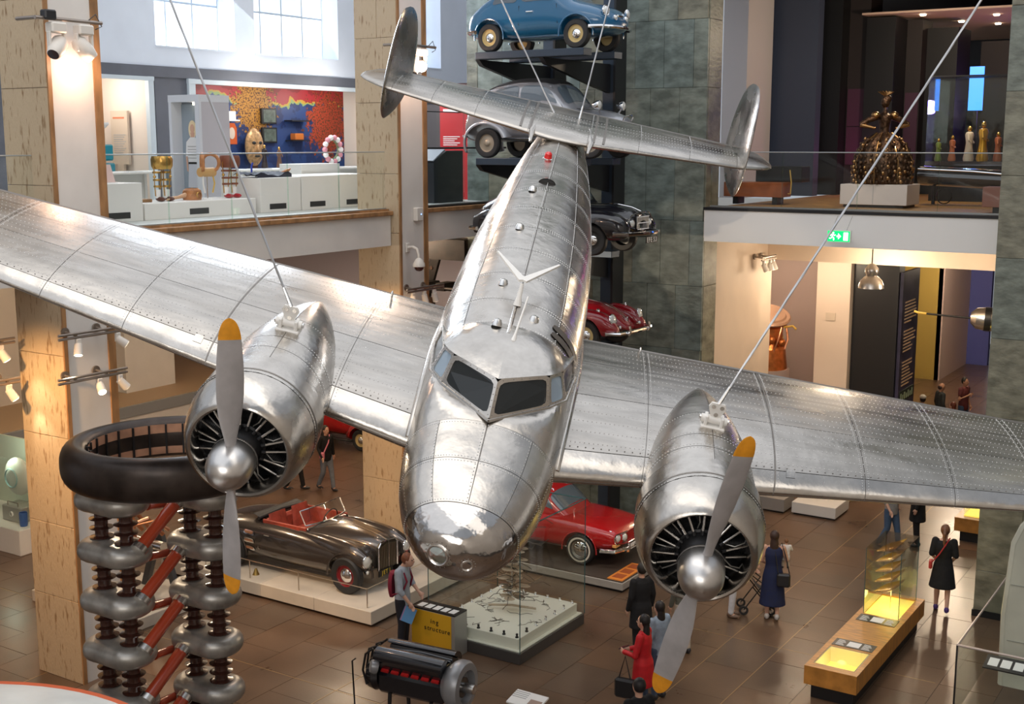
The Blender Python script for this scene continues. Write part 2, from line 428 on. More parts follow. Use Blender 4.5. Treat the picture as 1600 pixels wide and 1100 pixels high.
# lower part of the back wall
MB().box(-22.1, -22, 2, 17.3, 7.2, 10.03).build('wall_lower', DGW, wl, smooth=False)
MB().box(-22.1, -22, 19.47, 20.52, 7.2, 10.03).build('wall_lower', DGW, wl, smooth=False)
MB().box(-22.1, -22, 27.0, 34, 7.2, 10.03).build('wall_lower', DGW, wl, smooth=False)
FRAMEB = mat('alcove_frame_pale', (.62, .70, .76), .5)
MB().box(-22.05, -21.93, 19.32, 19.47, 7.2, 10.03).build('alcove_frame', FRAMEB, wl, smooth=False)
MB().box(-22.04, -21.92, 17.3, 19.48, 9.94, 10.025).build('alcove_frame', FRAMEB, wl, smooth=False)
MB().box(-22.05, -21.93, 20.50, 20.70, 7.2, 10.03).build('alcove_frame', FRAMEB, wl, smooth=False)
MB().box(-22.04, -21.92, 20.49, 27.0, 9.92, 10.025).build('alcove_frame', FRAMEB, wl, smooth=False)
PINKW = mat('pinkish_alcove_wall', (.78, .69, .62), .6)
al = struct(MB().box(-23.8, -23.7, 17, 20.6, 7.2, 10.1).build('wall_alcove', PINKW, smooth=False))
MB().box(-23.7, -22, 19.47, 19.55, 7.2, 10.03).build('alcove_side', PINKW, al, smooth=False)
MB().box(-23.7, -22.12, 17, 20.6, 10.035, 10.1).build('alcove_ceiling', PINKW, al, smooth=False)
BRK = mat('white_glazed_brick', (.80, .75, .70), .25)
bme = MB().box(0, .03, -.16, .16, 0, .10, .006).mesh('brick'); bme.materials.append(BRK)
for r in range(25):
    for c in range(6):
        y = 18.55 + (c - 3) * .335 + (r % 2) * .165
        if 17.6 < y < 19.32: put('brick', bme, al, loc=(-23.7, y, 7.25 + r * .112))
point('alcove_lamp', (-22.8, 18.5, 9.8), 42, (1, .92, .82), .15)
# mural alcove
al2 = struct(MB().box(-22.5, -22.35, 20.5, 26.9, 7.2, 10.1).build('wall_mural_alcove', PINKW, smooth=False))
MB().box(-22.35, -22.05, 20.5, 26.6, 10.03, 10.1).build('alcove_ceiling', DGW, al2, smooth=False)
MB().box(-22.35, -22, 26.9, 27.0, 7.2, 10.03).build('alcove_side', PINKW, al2, smooth=False)
point('mural_lamp', (-21.2, 22.5, 9.7), 50, (1, .92, .82), .15); point('mural_lamp', (-21.2, 25.0, 9.7), 50, (1, .92, .82), .15)
point('dark_bay_lamp', (-19.5, 24.5, 9.8), 25, (1, .9, .85), .2)

# ---- galleries below the left mezzanine
struct(MB().box(-36, -35.8, 2, 56, 0, 6.5).build('wall_left_far', CREAM, smooth=False))
pf = struct(MB().box(-35.8, -28, 8, 34, 0, .86).build('floor_platform', WHITE, smooth=False), 'white raised platform with grey edge strip')
MB().box(-35.8, -27.97, 8, 34, .86, 1.16).build('platform_edge', mat('platform_grey', (.26, .27, .28), .6), pf, smooth=False)
MB().box(-35.8, -28.1, 8, 34, 1.16, 1.18).build('platform_top', mat('platform_tan', (.42, .29, .17), .5), pf, smooth=False)
struct(MB().box(-32.0, -29.5, 24.6, 26.5, 1.18, 6.5).build('wall_block', WHITE, smooth=False))
struct(MB().box(-34.0, -31, 14, 22.5, 1.18, 6.5).build('wall_block_far', CREAM, smooth=False))
struct(MB().box(-34, -33.8, 22, 40, 0, 6.5).build('wall_lilac', mat('lilac_wall', (.50, .46, .52), .6), smooth=False))
struct(MB().box(-36, -16.5, 33, 33.3, 0, 6.5).build('wall_far_left', mat('lilac_wall'), smooth=False))
for q in ((-20, 15, 6.2), (-25, 20, 6.2), (-30, 26, 6.2), (-19.5, 23.5, 6.2), (-24, 28, 6.2)):
    point('gallery_downlight', q, 230, WARM, .2)

# ---- slate end wall of slabs
sw = struct(MB().box(-17.40, -11.24, 25.2, 25.9, 0, 16).build('wall_slate', SLATE[0], smooth=False), 'grey-green slate slab wall behind the stacked cars')
hw, hh = .70, 1.43
for r in range(11):
    z = .10 + r * hh - .35; off = (r % 3) * .31
    xx = -17.44 - .7 + off
    while xx < -11.2:
        a, b = max(xx, -17.44), min(xx + hw, -11.2)
        if b - a > .06:
            MB().box(a + .003, b - .003, 25.15 - random.uniform(0, .006), 25.21, max(z, 0) + .003, z + hh - .003, .004).build('slate_slab', random.choice(SLATE), sw)
        xx += hw
    MB().box(-11.26, -11.2 + random.uniform(0, .005), 25.215, 25.9, max(z, 0) + .003, z + hh - .003, .004).build('slate_slab', SLATE[1], sw)
# slate pier at the right edge
sp = struct(MB().box(-4.62, -2.0, 23.05, 25.4, 0, 16).build('column_right', SLATE[0], smooth=False), 'slate pier at the right edge')
for r in range(11):
    z = .35 + r * hh - .9
    if z + hh < .1: continue
    xx = -4.68 - (r % 2) * .75
    while xx < -2:
        a, b = max(xx, -4.68), min(xx + 1.5, -2.0)
        if b - a > .05: MB().box(a + .003, b - .003, 23.0 - random.uniform(0, .006), 23.06, max(z, .12) + .003, z + hh - .003, .004).build('slate_slab', random.choice(SLATE[:2]), sp)
        xx += 1.5
    MB().box(-4.68, -4.62, 23.06, 25.4, max(z, .12) + .003, z + hh - .003, .004).build('slate_slab', SLATE[1], sp)
MB().box(-4.70, -2, 22.98, 25.4, 0, .12).build('pier_plinth', BLACK, sp, smooth=False)

# ---- right mezzanine
struct(MB().box(-11.2, 6, 25.15, 55, 6.55, 7.18).build('floor_mezzanine_right', CREAM, smooth=False))
fr = struct(MB().box(-11.2, 6, 25.15, 55, 7.17, 7.19).build('floor_oak', OAKF, smooth=False), 'polished oak floorboards of the mezzanine')
for k in range(46):
    x = -11.15 + k * .16; MB().box(x + .002, x + .158, 25.2, 36, 7.18, 7.20).build('floorboard', OAKF, fr, smooth=False)
struct(MB().box(-11.1, -4.7, 24.95, 25.15, 6.49, 7.16).build('wall_fascia_right', mat('fascia_white', (.86, .85, .83), .5), smooth=False))
struct(MB().box(-11.12, -4.7, 24.93, 25.2, 7.16, 7.22).build('trim_9', BLACK, smooth=False))
balustrade('glass_railing', 'glass railing in front of the gown sculpture', 'x', 25.25, -11.1, -4.7, 7.2, 8.39, 4)
LILAC = mat('upper_white_wall', (.66, .62, .63), .6)
struct(MB().box(-12.95, -12.3, 30, 31.7, 7.2, 16).build('wall_upper_pier', LILAC, smooth=False), 'pale pier rising beside the tail fin')
struct(MB().box(-13.2, -11.2, 32, 32.4, 7.2, 16).build('wall_upper_blue', NAVYW, smooth=False))
DARKS = [mat('black_wall', (.005, .005, .006), .5), mat('brown_black_wall', (.02, .013, .012), .5), mat('plum_wall', (.07, .018, .045), .5)]
for k, (x0, x1, y0, d, z1, m) in enumerate([(-11.6, -10.9, 33.0, 1.2, 16, DARKS[0]), (-10.9, -10.35, 33.6, 1.0, 16, DARKS[1]), (-10.35, -9.6, 33.3, 1.4, 11.8, DARKS[0]), (-9.6, -9.2, 34.4, 1.0, 11.8, DARKS[1]),
                                     (-9.4, -8.4, 34.9, 1.4, 11.6, DARKS[0]), (-8.4, -6.5, 37.6, 1.0, 11.4, DARKS[1]), (-6.5, -2, 39, .5, 16, mat('violet_wall', (.06, .03, .14), .5))]):
    struct(MB().box(x0, x1, y0, y0 + d, 7.2, z1).build('wall_upper_dark', m, smooth=False))
for (x0, x1, y, z0, z1) in [(-10.87, -10.4, 33.57, 8.0, 9.0), (-10.87, -10.4, 33.57, 9.02, 10.0), (-9.57, -9.22, 34.37, 8.0, 9.9)]:
    struct(MB().box(x0, x1, y, y + .02, z0, z1).build('wall_panel_plum', DARKS[2], smooth=False))
struct(MB().box(-14, 5, 43, 43.2, 7.2, 13).build('wall_upper_back', DARKS[0], smooth=False))
struct(MB().box(-14, 4, 26.2, 43, 12.7, 12.9).build('ceiling_light_block', DARKS[1], smooth=False))  # unseen slab added overhead to keep rooflight off the dark gallery walls
cl = struct(MB().box(-10.4, 4, 33.0, 43, 11.85, 11.9).build('ceiling', mat('warm_ceiling', (.62, .45, .36), .6), smooth=False))
for (x, y, z) in [(-9.0, 33.6, 11.83), (-8.6, 36, 11.83), (-7.4, 34.6, 11.83), (-7.9, 37.2, 11.83)]:
    MB().lathe([(0, .0), (.07, 0), (.08, .03)], (x, y, z - .02), (0, 0, 1), 14).build('downlight', mat('lamp_glow', (1, .9, .7), .5, emit=((1, .85, .6), 12)), cl)
point('upper_gallery_lamp', (-8.2, 30.2, 11.2), 200, WARM, .12)
spot('ceiling_wash', (-7.5, 35, 8.5), (-7.5, 35.5, 11.8), 60, (1, .5, .4), 120)
spot('gown_spot', (-6.6, 25.9, 11.5), (-7.95, 27.5, 8.6), 260, WARM, 30)
point('violet_lamp', (-6.3, 37.8, 9.6), 60, (.35, .2, 1), .2)
point('plum_lamp', (-10.0, 32.8, 8.2), 14, (1, .2, .6), .2)

# ---- gallery below the right mezzanine
PEACH = mat('peach_wall', (.66, .54, .43), .6, 0, (1.2, .05)); MAUVE = mat('mauve_wall', (.40, .32, .30), .6)
struct(MB().box(-11.3, -11.2, 25.9, 29.0, 0, 6.5).build('wall_peach', PEACH, smooth=False))
struct(MB().box(-13.2, -11.2, 29.0, 29.3, 0, 6.5).build('wall_peach_return', PEACH, smooth=False))
struct(MB().box(-14, -4, 29.0, 29.3, 5.78, 6.5).build('wall_lintel', PEACH, smooth=False))
struct(MB().box(-14.0, -11.15, 34.0, 34.2, 0, 5.8).build('wall_mauve', MAUVE, smooth=False))
struct(MB().box(-13.9, -13.7, 29.3, 34, 0, 5.8).build('wall_mauve_side', MAUVE, smooth=False))
struct(MB().box(-10.62, -9.75, 31.0, 33.4, 0, 5.78).build('wall_white_pier', mat('pier_cream', (.72, .60, .50), .6), smooth=False))
struct(MB().box(-9.72, -8.6, 31.2, 31.7, 0, 5.78).build('wall_black_panel', BLACK, smooth=False))
struct(MB().box(-36, 6, 29.3, 56, 5.8, 6.0).build('ceiling_gallery', CREAM, smooth=False))
MUST = mat('mustard_wall', (.46, .33, .08), .6)
struct(MB().box(-14.5, -11.15, 46.2, 46.5, 0, 5.8).build('wall_mustard', MUST, smooth=False))
struct(MB().box(-11.3, -11.1, 46.2, 50.3, 0, 5.8).build('wall_pink', mat('pink_wall', (.62, .48, .44), .6), smooth=False))
struct(MB().box(-11.3, -10.3, 50.3, 50.6, 0, 5.8).build('wall_blue', mat('blue_wall', (.10, .12, .42), .6), smooth=False))
struct(MB().box(-10.3, 6, 53.5, 53.7, 0, 5.8).build('wall_navy', NAVYW, smooth=False))
for q, p in (((-12.4, 31.8, 5.4), 90), ((-10.2, 29.6, 5.5), 70), ((-9.6, 43.5, 5.5), 420), ((-8.0, 36.5, 5.6), 260), ((-8.2, 28.0, 5.6), 120), ((-6, 27, 5.9), 90)):
    point('gallery_downlight', q, p, WARM, .15)
# hall sides behind the photographer
struct(MB().box(7, 7.3, -8, 56, 0, 17).build('wall_right', CREAM, smooth=False))
struct(MB().box(-36, 7.3, -8.3, -8, 0, 17).build('wall_near', CREAM, smooth=False))
# ================================================================== the suspended airliner
ALU = aluminium('polished_aluminium', (.60, .565, .52), .25, (1, 1, 1), .18, .25)
ALUW = aluminium('brushed_wing_skin', (.56, .527, .485), .31, (2.2, .5, 1), .14, .28)
CORE = mat('seam_shadow_metal', (.26, .24, .22), .5, .8)
RIV = mat('rivet_metal', (.86, .86, .85), .35, 1)
BLACKM = mat('engine_black', (.025, .025, .027), .42, .4)
STEEL = mat('pushrod_steel', (.75, .74, .72), .25, 1)
GREYP = mat('propeller_grey', (.43, .41, .41), .42, .15, (5, .12))
ORANGE = mat('tip_orange', (.80, .33, .02), .45, 0, (9, .15))
SPIN = aluminium('spinner_metal', (.70, .68, .66), .30, (1, 1, 1), .05, .2)
WHITEP = mat('antenna_white', (.82, .80, .76), .4)
SMOKE = mat('cockpit_glass', (.022, .026, .028), .12, 0, spec=.35)
SKYGL = mat('cockpit_clear_glass', (.30, .38, .46), .08, 0)
DGREY = mat('dark_recess', (.03, .03, .03), .7)

plane = thing('airplane', 'twin-engined polished aluminium airliner hanging nose-down in the hall', 'airplane',
              (-6.353, 9.032, 5.077), (RAD(-13.103), RAD(16.441), RAD(-63.862)))
FUS = Loft([(.14, .02, -.26, -.30, 2), (.105, .15, -.14, -.42, 2), (.03, .31, -.03, -.54, 2.05), (-.12, .45, .05, -.62, 2.1), (-.4, .585, .14, -.69, 2.2),
            (-.7, .675, .235, -.74, 2.25), (-1.0, .735, .31, -.76, 2.3), (-1.35, .775, .40, -.78, 2.3), (-1.65, .785, .60, -.785, 2.3), (-2.0, .795, .74, -.79, 2.35),
            (-2.75, .825, .835, -.79, 2.35), (-4, .865, .87, -.79, 2.3), (-5, .86, .87, -.76, 2.25), (-6, .84, .86, -.68, 2.2), (-7, .79, .84, -.56, 2.15),
            (-8, .715, .82, -.40, 2.1), (-9, .62, .80, -.22, 2.1), (-10, .50, .79, 0, 2.05), (-11, .36, .77, .2, 2), (-11.8, .22, .72, .36, 2), (-12.15, .03, .58, .52, 2)])
D = RAD
# inner body
xs = [.13, .10, .04, -.05, -.15, -.3, -.5, -.75, -1.0, -1.3]
mb = MB(); FUS.shell(xs, 48, -.012, mb); FUS.shell(lin(-1.3, -2.78, 12), 48, -.012, mb, clamp=.40); FUS.shell(lin(-2.7, -12.1, 40), 48, -.012, mb)
mb.build('fuselage_core', CORE, plane)
# nose cap
rows = [[FUS.P(x, 2 * pi * j / 56) for j in range(56)] for x in [.14, .135, .12, .095, .06, .02, -.05, -.13, -.21, -.285]]
cap = MB().grid(rows, closej=True).build('nose_cap', aluminium('nose_cap_mirror', (.62, .59, .56), .13, (1, 1, 1), .30, .25), plane, label='mirror-polished rounded nose cap')
# skin panels
g, gp = .0035, RAD(.25)
PH = [-90, -35, 15, 55, 90, 125, 165, 215, 270]
rv = MB()
def fus_n(p):
    return (0, p[1], p[2] - .0)
bays = [(-.29, -.82), (-.82, -1.345)] + [(a, b) for a, b in zip([-2.74, -3.35, -4.1, -4.9, -5.7, -6.5, -7.35, -8.2, -9.1, -9.9, -10.8], [-3.35, -4.1, -4.9, -5.7, -6.5, -7.35, -8.2, -9.1, -9.9, -10.8, -12.1])]
for a, b in bays:
    for p0, p1 in zip(PH[:-1], PH[1:]):
        FUS.patch([(a - g, D(p0) + gp), (b + g, D(p0) + gp), (b + g, D(p1) - gp), (a - g, D(p1) - gp)], 6, 8, 0).build('fuselage_panel', ALU, plane)
    for x in (a - .03, b + .03):
        if b > -10.5:
            rivets(rv, [FUS.P(x, t, .001) for t in np.arange(-.3, pi + .3, .03 / max(.3, FUS.w(x)))], .0075, fus_n)
    for p0 in PH[1:-1]:
        if b > -10.5: rivets(rv, [FUS.P(x, D(p0) + RAD(1.3), .001) for x in np.arange(b + .05, a - .05, .045)], .0075, fus_n)
# lower flank beside the cockpit, below the sill
for p0, p1 in [(-90, -35), (-35, 12), (168, 215), (215, 270)]:
    FUS.patch([(-1.35, D(p0) + gp), (-2.735, D(p0) + gp), (-2.735, D(p1) - gp), (-1.35, D(p1) - gp)], 8, 8, 0).build('fuselage_panel', ALU, plane)
for sgn in (0, 1):
    rows = []
    for i in range(15):
        x = -1.345 - i / 14 * 1.39; r = []
        for j in range(13):
            ph = D(12.5) + j / 12 * D(78); ph = pi - ph if sgn else ph
            p = FUS.P(x, ph); r.append((p[0], p[1], min(p[2], .432)))
        rows.append(r)
    MB().grid(rows).build('cockpit_deck', ALU, plane)
rv.build('rivet_rows', RIV, plane, smooth=False)['kind'] = 'stuff'

# cockpit glazing
def windowed(q, margin, name, glass, parent, depth=.012, m=ALU, rn=4):
    """frame ring around a four-sided pane with rounded corners"""
    q = [V3(p) for p in q]; c = sum(q, Vector()) / 4
    nrm = (q[1] - q[0]).cross(q[3] - q[0]).normalized()
    if nrm.dot(c - Vector((-3, 0, 0))) < 0: nrm = -nrm
    def B(a, b): return (q[0] * (1 - a) + q[1] * a) * (1 - b) + (q[3] * (1 - a) + q[2] * a) * b
    n = 40; out, inn, sunk = [], [], []
    la = ((q[1] - q[0]).length + (q[2] - q[3]).length) / 2; lb = ((q[3] - q[0]).length + (q[2] - q[1]).length) / 2
    for i in range(n):
        t = 2 * pi * (i + .5) / n; A, Bb = cos(t), sin(t)
        k = max(abs(A), abs(Bb)); oa, ob = A / k, Bb / k
        l = (abs(oa) ** (rn * 2) + abs(ob) ** (rn * 2)) ** (1 / (rn * 2)); ia, ib = oa / l, ob / l
        out.append(B((oa + 1) / 2, (ob + 1) / 2)); pi_ = B((ia * (1 - 2 * margin / la) + 1) / 2, (ib * (1 - 2 * margin / lb) + 1) / 2)
        inn.append(pi_); sunk.append(pi_ - nrm * depth)
    MB().grid([out, inn, sunk], closej=True).build('window_frame', m, parent)
    pane = MB().add(sunk, [tuple(range(n))]).build(name, glass, parent, smooth=False)
    r2 = MB()
    for i in range(0, n, 2):
        rivets(r2, [(out[i] + inn[i]) / 2 + nrm * .001], .007, nrm)
    r2.build('frame_rivets', CORE, pane, smooth=False)['kind'] = 'stuff'
    return pane
for s in (-1, 1):
    Dp, Dt = (-1.33, 0, .43), (-1.655, 0, .745)
    Cp, Ct = (-1.87, s * .575, .435), (-2.0, s * .505, .735)
    Bp, Bt = (-2.12, s * .735, .42), (-2.24, s * .635, .685)
    Ap, At = (-2.80, s * .80, .36), (-2.80, s * .74, .64)
    windowed([Dp, Cp, Ct, Dt], .04, 'windshield_pane', SMOKE, plane)
    windowed([Cp, Bp, Bt, Ct], .035, 'quarter_pane', SKYGL, plane)
    windowed([Bp, Ap, At, Bt], .04, 'side_window_pane', SMOKE, plane)
    # sill strip along the base of the glazing
    MB().tube([Dp, Cp, Bp, Ap], .017, 6).build('glazing_sill', ALU, plane)
    # roof over the cockpit
    rows = []
    front = [(-1.655, 0, .745), (-1.74, .13, .745), (-1.83, .26, .742), (-1.92, .385, .738), (-2.0, .505, .735), (-2.11, .575, .715), (-2.24, .635, .685), (-2.5, .695, .66), (-2.80, .74, .64)]
    for i in range(9):
        a = i / 8; r = []
        for j, p in enumerate(front):
            ph = pi / 2 - j / 8 * (pi / 2 - .66); e = FUS.P(-2.80 if j == 8 else -2.76, ph)
            e = (e[0], s * e[1], e[2])
            bulge = sin(pi * a) * .035 * (1 - j / 8)
            r.append((p[0] * (1 - a) + e[0] * a, s * p[1] * (1 - a) + e[1] * a, p[2] * (1 - a) + e[2] * a + bulge + .055 * sin(pi * min(1, a * 1.0)) * (1 - (j / 8) ** 2) * .6))
        rows.append(r)
    MB().grid(rows).build('cockpit_roof', ALU, plane, angle=60)
# cooling slots on the roof side
for k in (0, 1):
    x0 = -2.86 - k * .17
    FUS.patch([(x0, D(62)), (x0 - .13, D(62)), (x0 - .13, D(24)), (x0, D(24))], 6, 10, .012, 4).build('vent_slot', mat('slot_brown', (.07, .06, .05), .5), plane)

# antennas, roof fittings
mb = MB().tube([(-3.25, 0, .85), (-3.29, 0, .95), (-3.36, 0, 1.08)], [.05, .028, .022], 10)
mst = mb.build('antenna_mast', WHITEP, plane)
for s in (-1, 1):
    M = Matrix()
    a = Vector((-3.40, 0, 1.10)); b = Vector((-4.02, s * .37, 1.12)); dd = (b - a).normalized(); wv = dd.cross(Vector((0, 0, 1))).normalized()
    q = [a - wv * .05, a + wv * .05, b + wv * .012, b - wv * .012]
    MB().add([p + Vector((0, 0, -.012)) for p in q] + [p + Vector((0, 0, .012)) for p in q], [(0, 1, 2, 3), (4, 5, 6, 7), (0, 1, 5, 4), (1, 2, 6, 5), (2, 3, 7, 6), (3, 0, 4, 7)]).build('antenna_arm', WHITEP, mst)
MB().tube([(-2.33, .05, .80), (-2.42, .06, .90), (-3.0, .1, 1.10)], [.045, .014, .008], 8).build('whip_antenna', WHITEP, plane)
for x, y, z in [(-3.75, -.22, .85), (-3.02, .22, .82), (-5.6, -.22, .85), (-7.2, -.2, .83), (-2.65, -.16, .86)]:
    MB().lathe([(.06, -.02), (.055, .02), (.04, .055), (.0, .07)], (x, y, z), (-.5, 0, 1), 12).build('roof_lamp', STEEL, plane)
MB().lathe([(.065, -.01), (.06, .03), (.055, .08), (.03, .105), (0, .11)], (-8.86, -.12, .795), (0, 0, 1), 14).build('beacon_lamp', mat('beacon_red', (.75, .01, .01), .15, coat=1), plane)
MB().lathe([(.08, -.02), (.08, .01), (.065, .015)], (-8.86, -.12, .79), (0, 0, 1), 14).build('beacon_base', STEEL, plane)
mb = MB()
rows = []
for i in range(9):
    a = i / 8
    rows.append([(-7.66 - a * .35, -.03 + .13 * cos(t) * (1 - a * .6), .80 + .09 * sin(t) * (1 - a)) for t in lin(0, pi, 9)])
mb.grid(rows).build('air_scoop', ALU, plane)
MB().add([(-7.67, -.03 + .12 * cos(t), .80 + .08 * sin(t)) for t in lin(0, pi, 9)], [tuple(range(9))]).build('scoop_mouth', DGREY, plane)
MB().box(-3.2, -2.5, -.035, .0, .81, .865, .008).build('roof_rail', ALU, plane)
# landing lamp and nose port
for (p, n, r, nm) in [((.095, -.165, -.255), (.92, -.36, .0), .10, 'landing_lamp'), ((.108, .12, -.29), (.97, .26, -.05), .05, 'nose_port')]:
    o = MB().lathe([(r * .96, -.06), (r, -.02), (r + .012, .010), (r + .002, .014), (r - .008, .006), (r - .012, -.03)], p, n, 24).build(nm, STEEL, plane)
    if nm == 'landing_lamp':
        MB().lathe([(0, -.03), (r * .5, -.026), (r * .9, .0)], p, n, 24).build('lamp_reflector', CORE, o); MB().lathe([(0, .012), (r * .6, .006), (r * .95, -.004)], p, n, 24).build('lamp_lens', glass_mat('lamp_clear', (.80, .86, .86), .5), o)
    else: MB().lathe([(0, .004), (r * .95, .002)], p, n, 20).build('port_recess', DGREY, o)
    r2 = MB(); u_, v_, d_ = frame(n); rivets(r2, [V3(p) + (u_ * cos(t) + v_ * sin(t)) * (r + .03) for t in lin(0, 2 * pi, 17)[:-1]], .007, n); r2.build('rim_screws', CORE, o, smooth=False)['kind'] = 'stuff'

# wings
def LEx(y): return -1.70 - .155 * y
def TEx(y): return -5.43 + .105 * y
def wing_pt(y, c, top, off=0):
    a = abs(y); le, te = LEx(a), TEx(a)
    if a > 7.3:
        t = min(1, (a - 7.3) / 1.1); k = sqrt(max(0, 1 - t * t)); mid = le * .62 + te * .38
        le, te = mid + (le - mid) * (.12 + .88 * k), mid + (te - mid) * (.12 + .88 * k)
    ch = le - te; th = (.155 - .009 * a)
    yt = 5 * th * (.2969 * sqrt(c) - .126 * c - .3516 * c * c + .2843 * c**3 - .1036 * c**4) * ch
    cz = .02 * ch * 4 * c * (1 - c)
    z = -.45 + .09 * a + cz + (yt if top else -yt * .85) + (off if top else -off)
    return (le - c * ch, y, z)
YB = [.5, 1.72, 3.15, 4.15, 5.15, 6.15, 7.2, 8.38]
CB = [0, .085, .40, .70, 1.0]
def cs(a, b, n):
    return [(a ** .5 + (b ** .5 - a ** .5) * i / (n - 1)) ** 2 for i in range(n)] if a < .2 else lin(a, b, n)
for s in (-1, 1):
    rows = []
    full = [(c, True) for c in cs(0, 1, 16)[::-1]] + [(c, False) for c in cs(0, 1, 16)[1:]]
    rows = [[wing_pt(s * y, c, t, -.010) for c, t in full] for y in lin(.4, 8.36, 24)]
    MB().grid(rows, cap=True).build('wing_core', CORE, plane)
    rv = MB()
    for y0, y1 in zip(YB[:-1], YB[1:]):
        for c0, c1 in zip(CB[:-1], CB[1:]):
            gc = .0016
            if c0 == 0:
                col = [(c, False) for c in cs(0, c1 * .8, 7)[::-1]] + [(c, True) for c in cs(0, c1 - gc, 8)[1:]]
            else: col = [(c, True) for c in lin(c0 + gc, c1 - (gc if c1 < 1 else 0), 6)]
            MB().grid([[wing_pt(s * y, c, t) for c, t in col] for y in lin(y0 + g, y1 - g, 5)]).build('wing_leading_edge' if c0 == 0 else 'wing_panel', ALU if c0 == 0 else ALUW, plane)
        MB().grid([[wing_pt(s * y, c, False) for c in lin(.07, 1, 10)] for y in lin(y0 + g, y1 - g, 5)]).build('wing_underside_panel', ALUW, plane)
        if y0 < 7:
            for yy in (y0 + .035, y1 - .035):
                rivets(rv, [wing_pt(s * yy, c, True, .001) for c in np.arange(.02, .98, .014)], .0055, (0, 0, 1))
    for c in np.arange(.12, .97, .055):
        rivets(rv, [wing_pt(s * y, c, True, .001) for y in np.arange(.8, 7.2, .05)], .0058, (0, 0, 1))
    rv.build('wing_rivets', RIV, plane, smooth=False)['kind'] = 'stuff'
    r2 = MB(); rivets(r2, [wing_pt(s * y, .10, True, .001) for y in np.arange(.9, 7.2, .085)], .009, (0, 0, 1)); r2.build('wing_bolts', CORE, plane, smooth=False)['kind'] = 'stuff'
    # bolted joint band outboard of the engine, tie-down ring, root fillet
    MB().grid([[wing_pt(s * y, c, t, .006) for c, t in [(c, True) for c in cs(0, 1, 14)]] for y in (3.142, 3.158)]).build('wing_joint_band', CORE, plane)
    x, y, z = wing_pt(s * 1.63, .93, True)
    MB().tube([(x, y, z), (x, y, z + .07), (x + .03, y, z + .10), (x + .08, y, z + .085)], .012, 6).build('tie_down_hook', STEEL, plane)
    pts = []
    for c in cs(.01, 1, 16):
        p = V3(wing_pt(s * .9, c, True)); yy = s * (FUS.w(p.x) + .012); pts.append(wing_pt(yy, c, True, .012))
    MB().tube(pts, .04, 8).build('root_fillet', ALU, plane, angle=80)
    MB().grid([[wing_pt(s * y, c, True, .004) for c in lin(.055, .095, 4)] for y in (3.27, 3.32, 3.37)]).build('access_plate', ALU, plane)

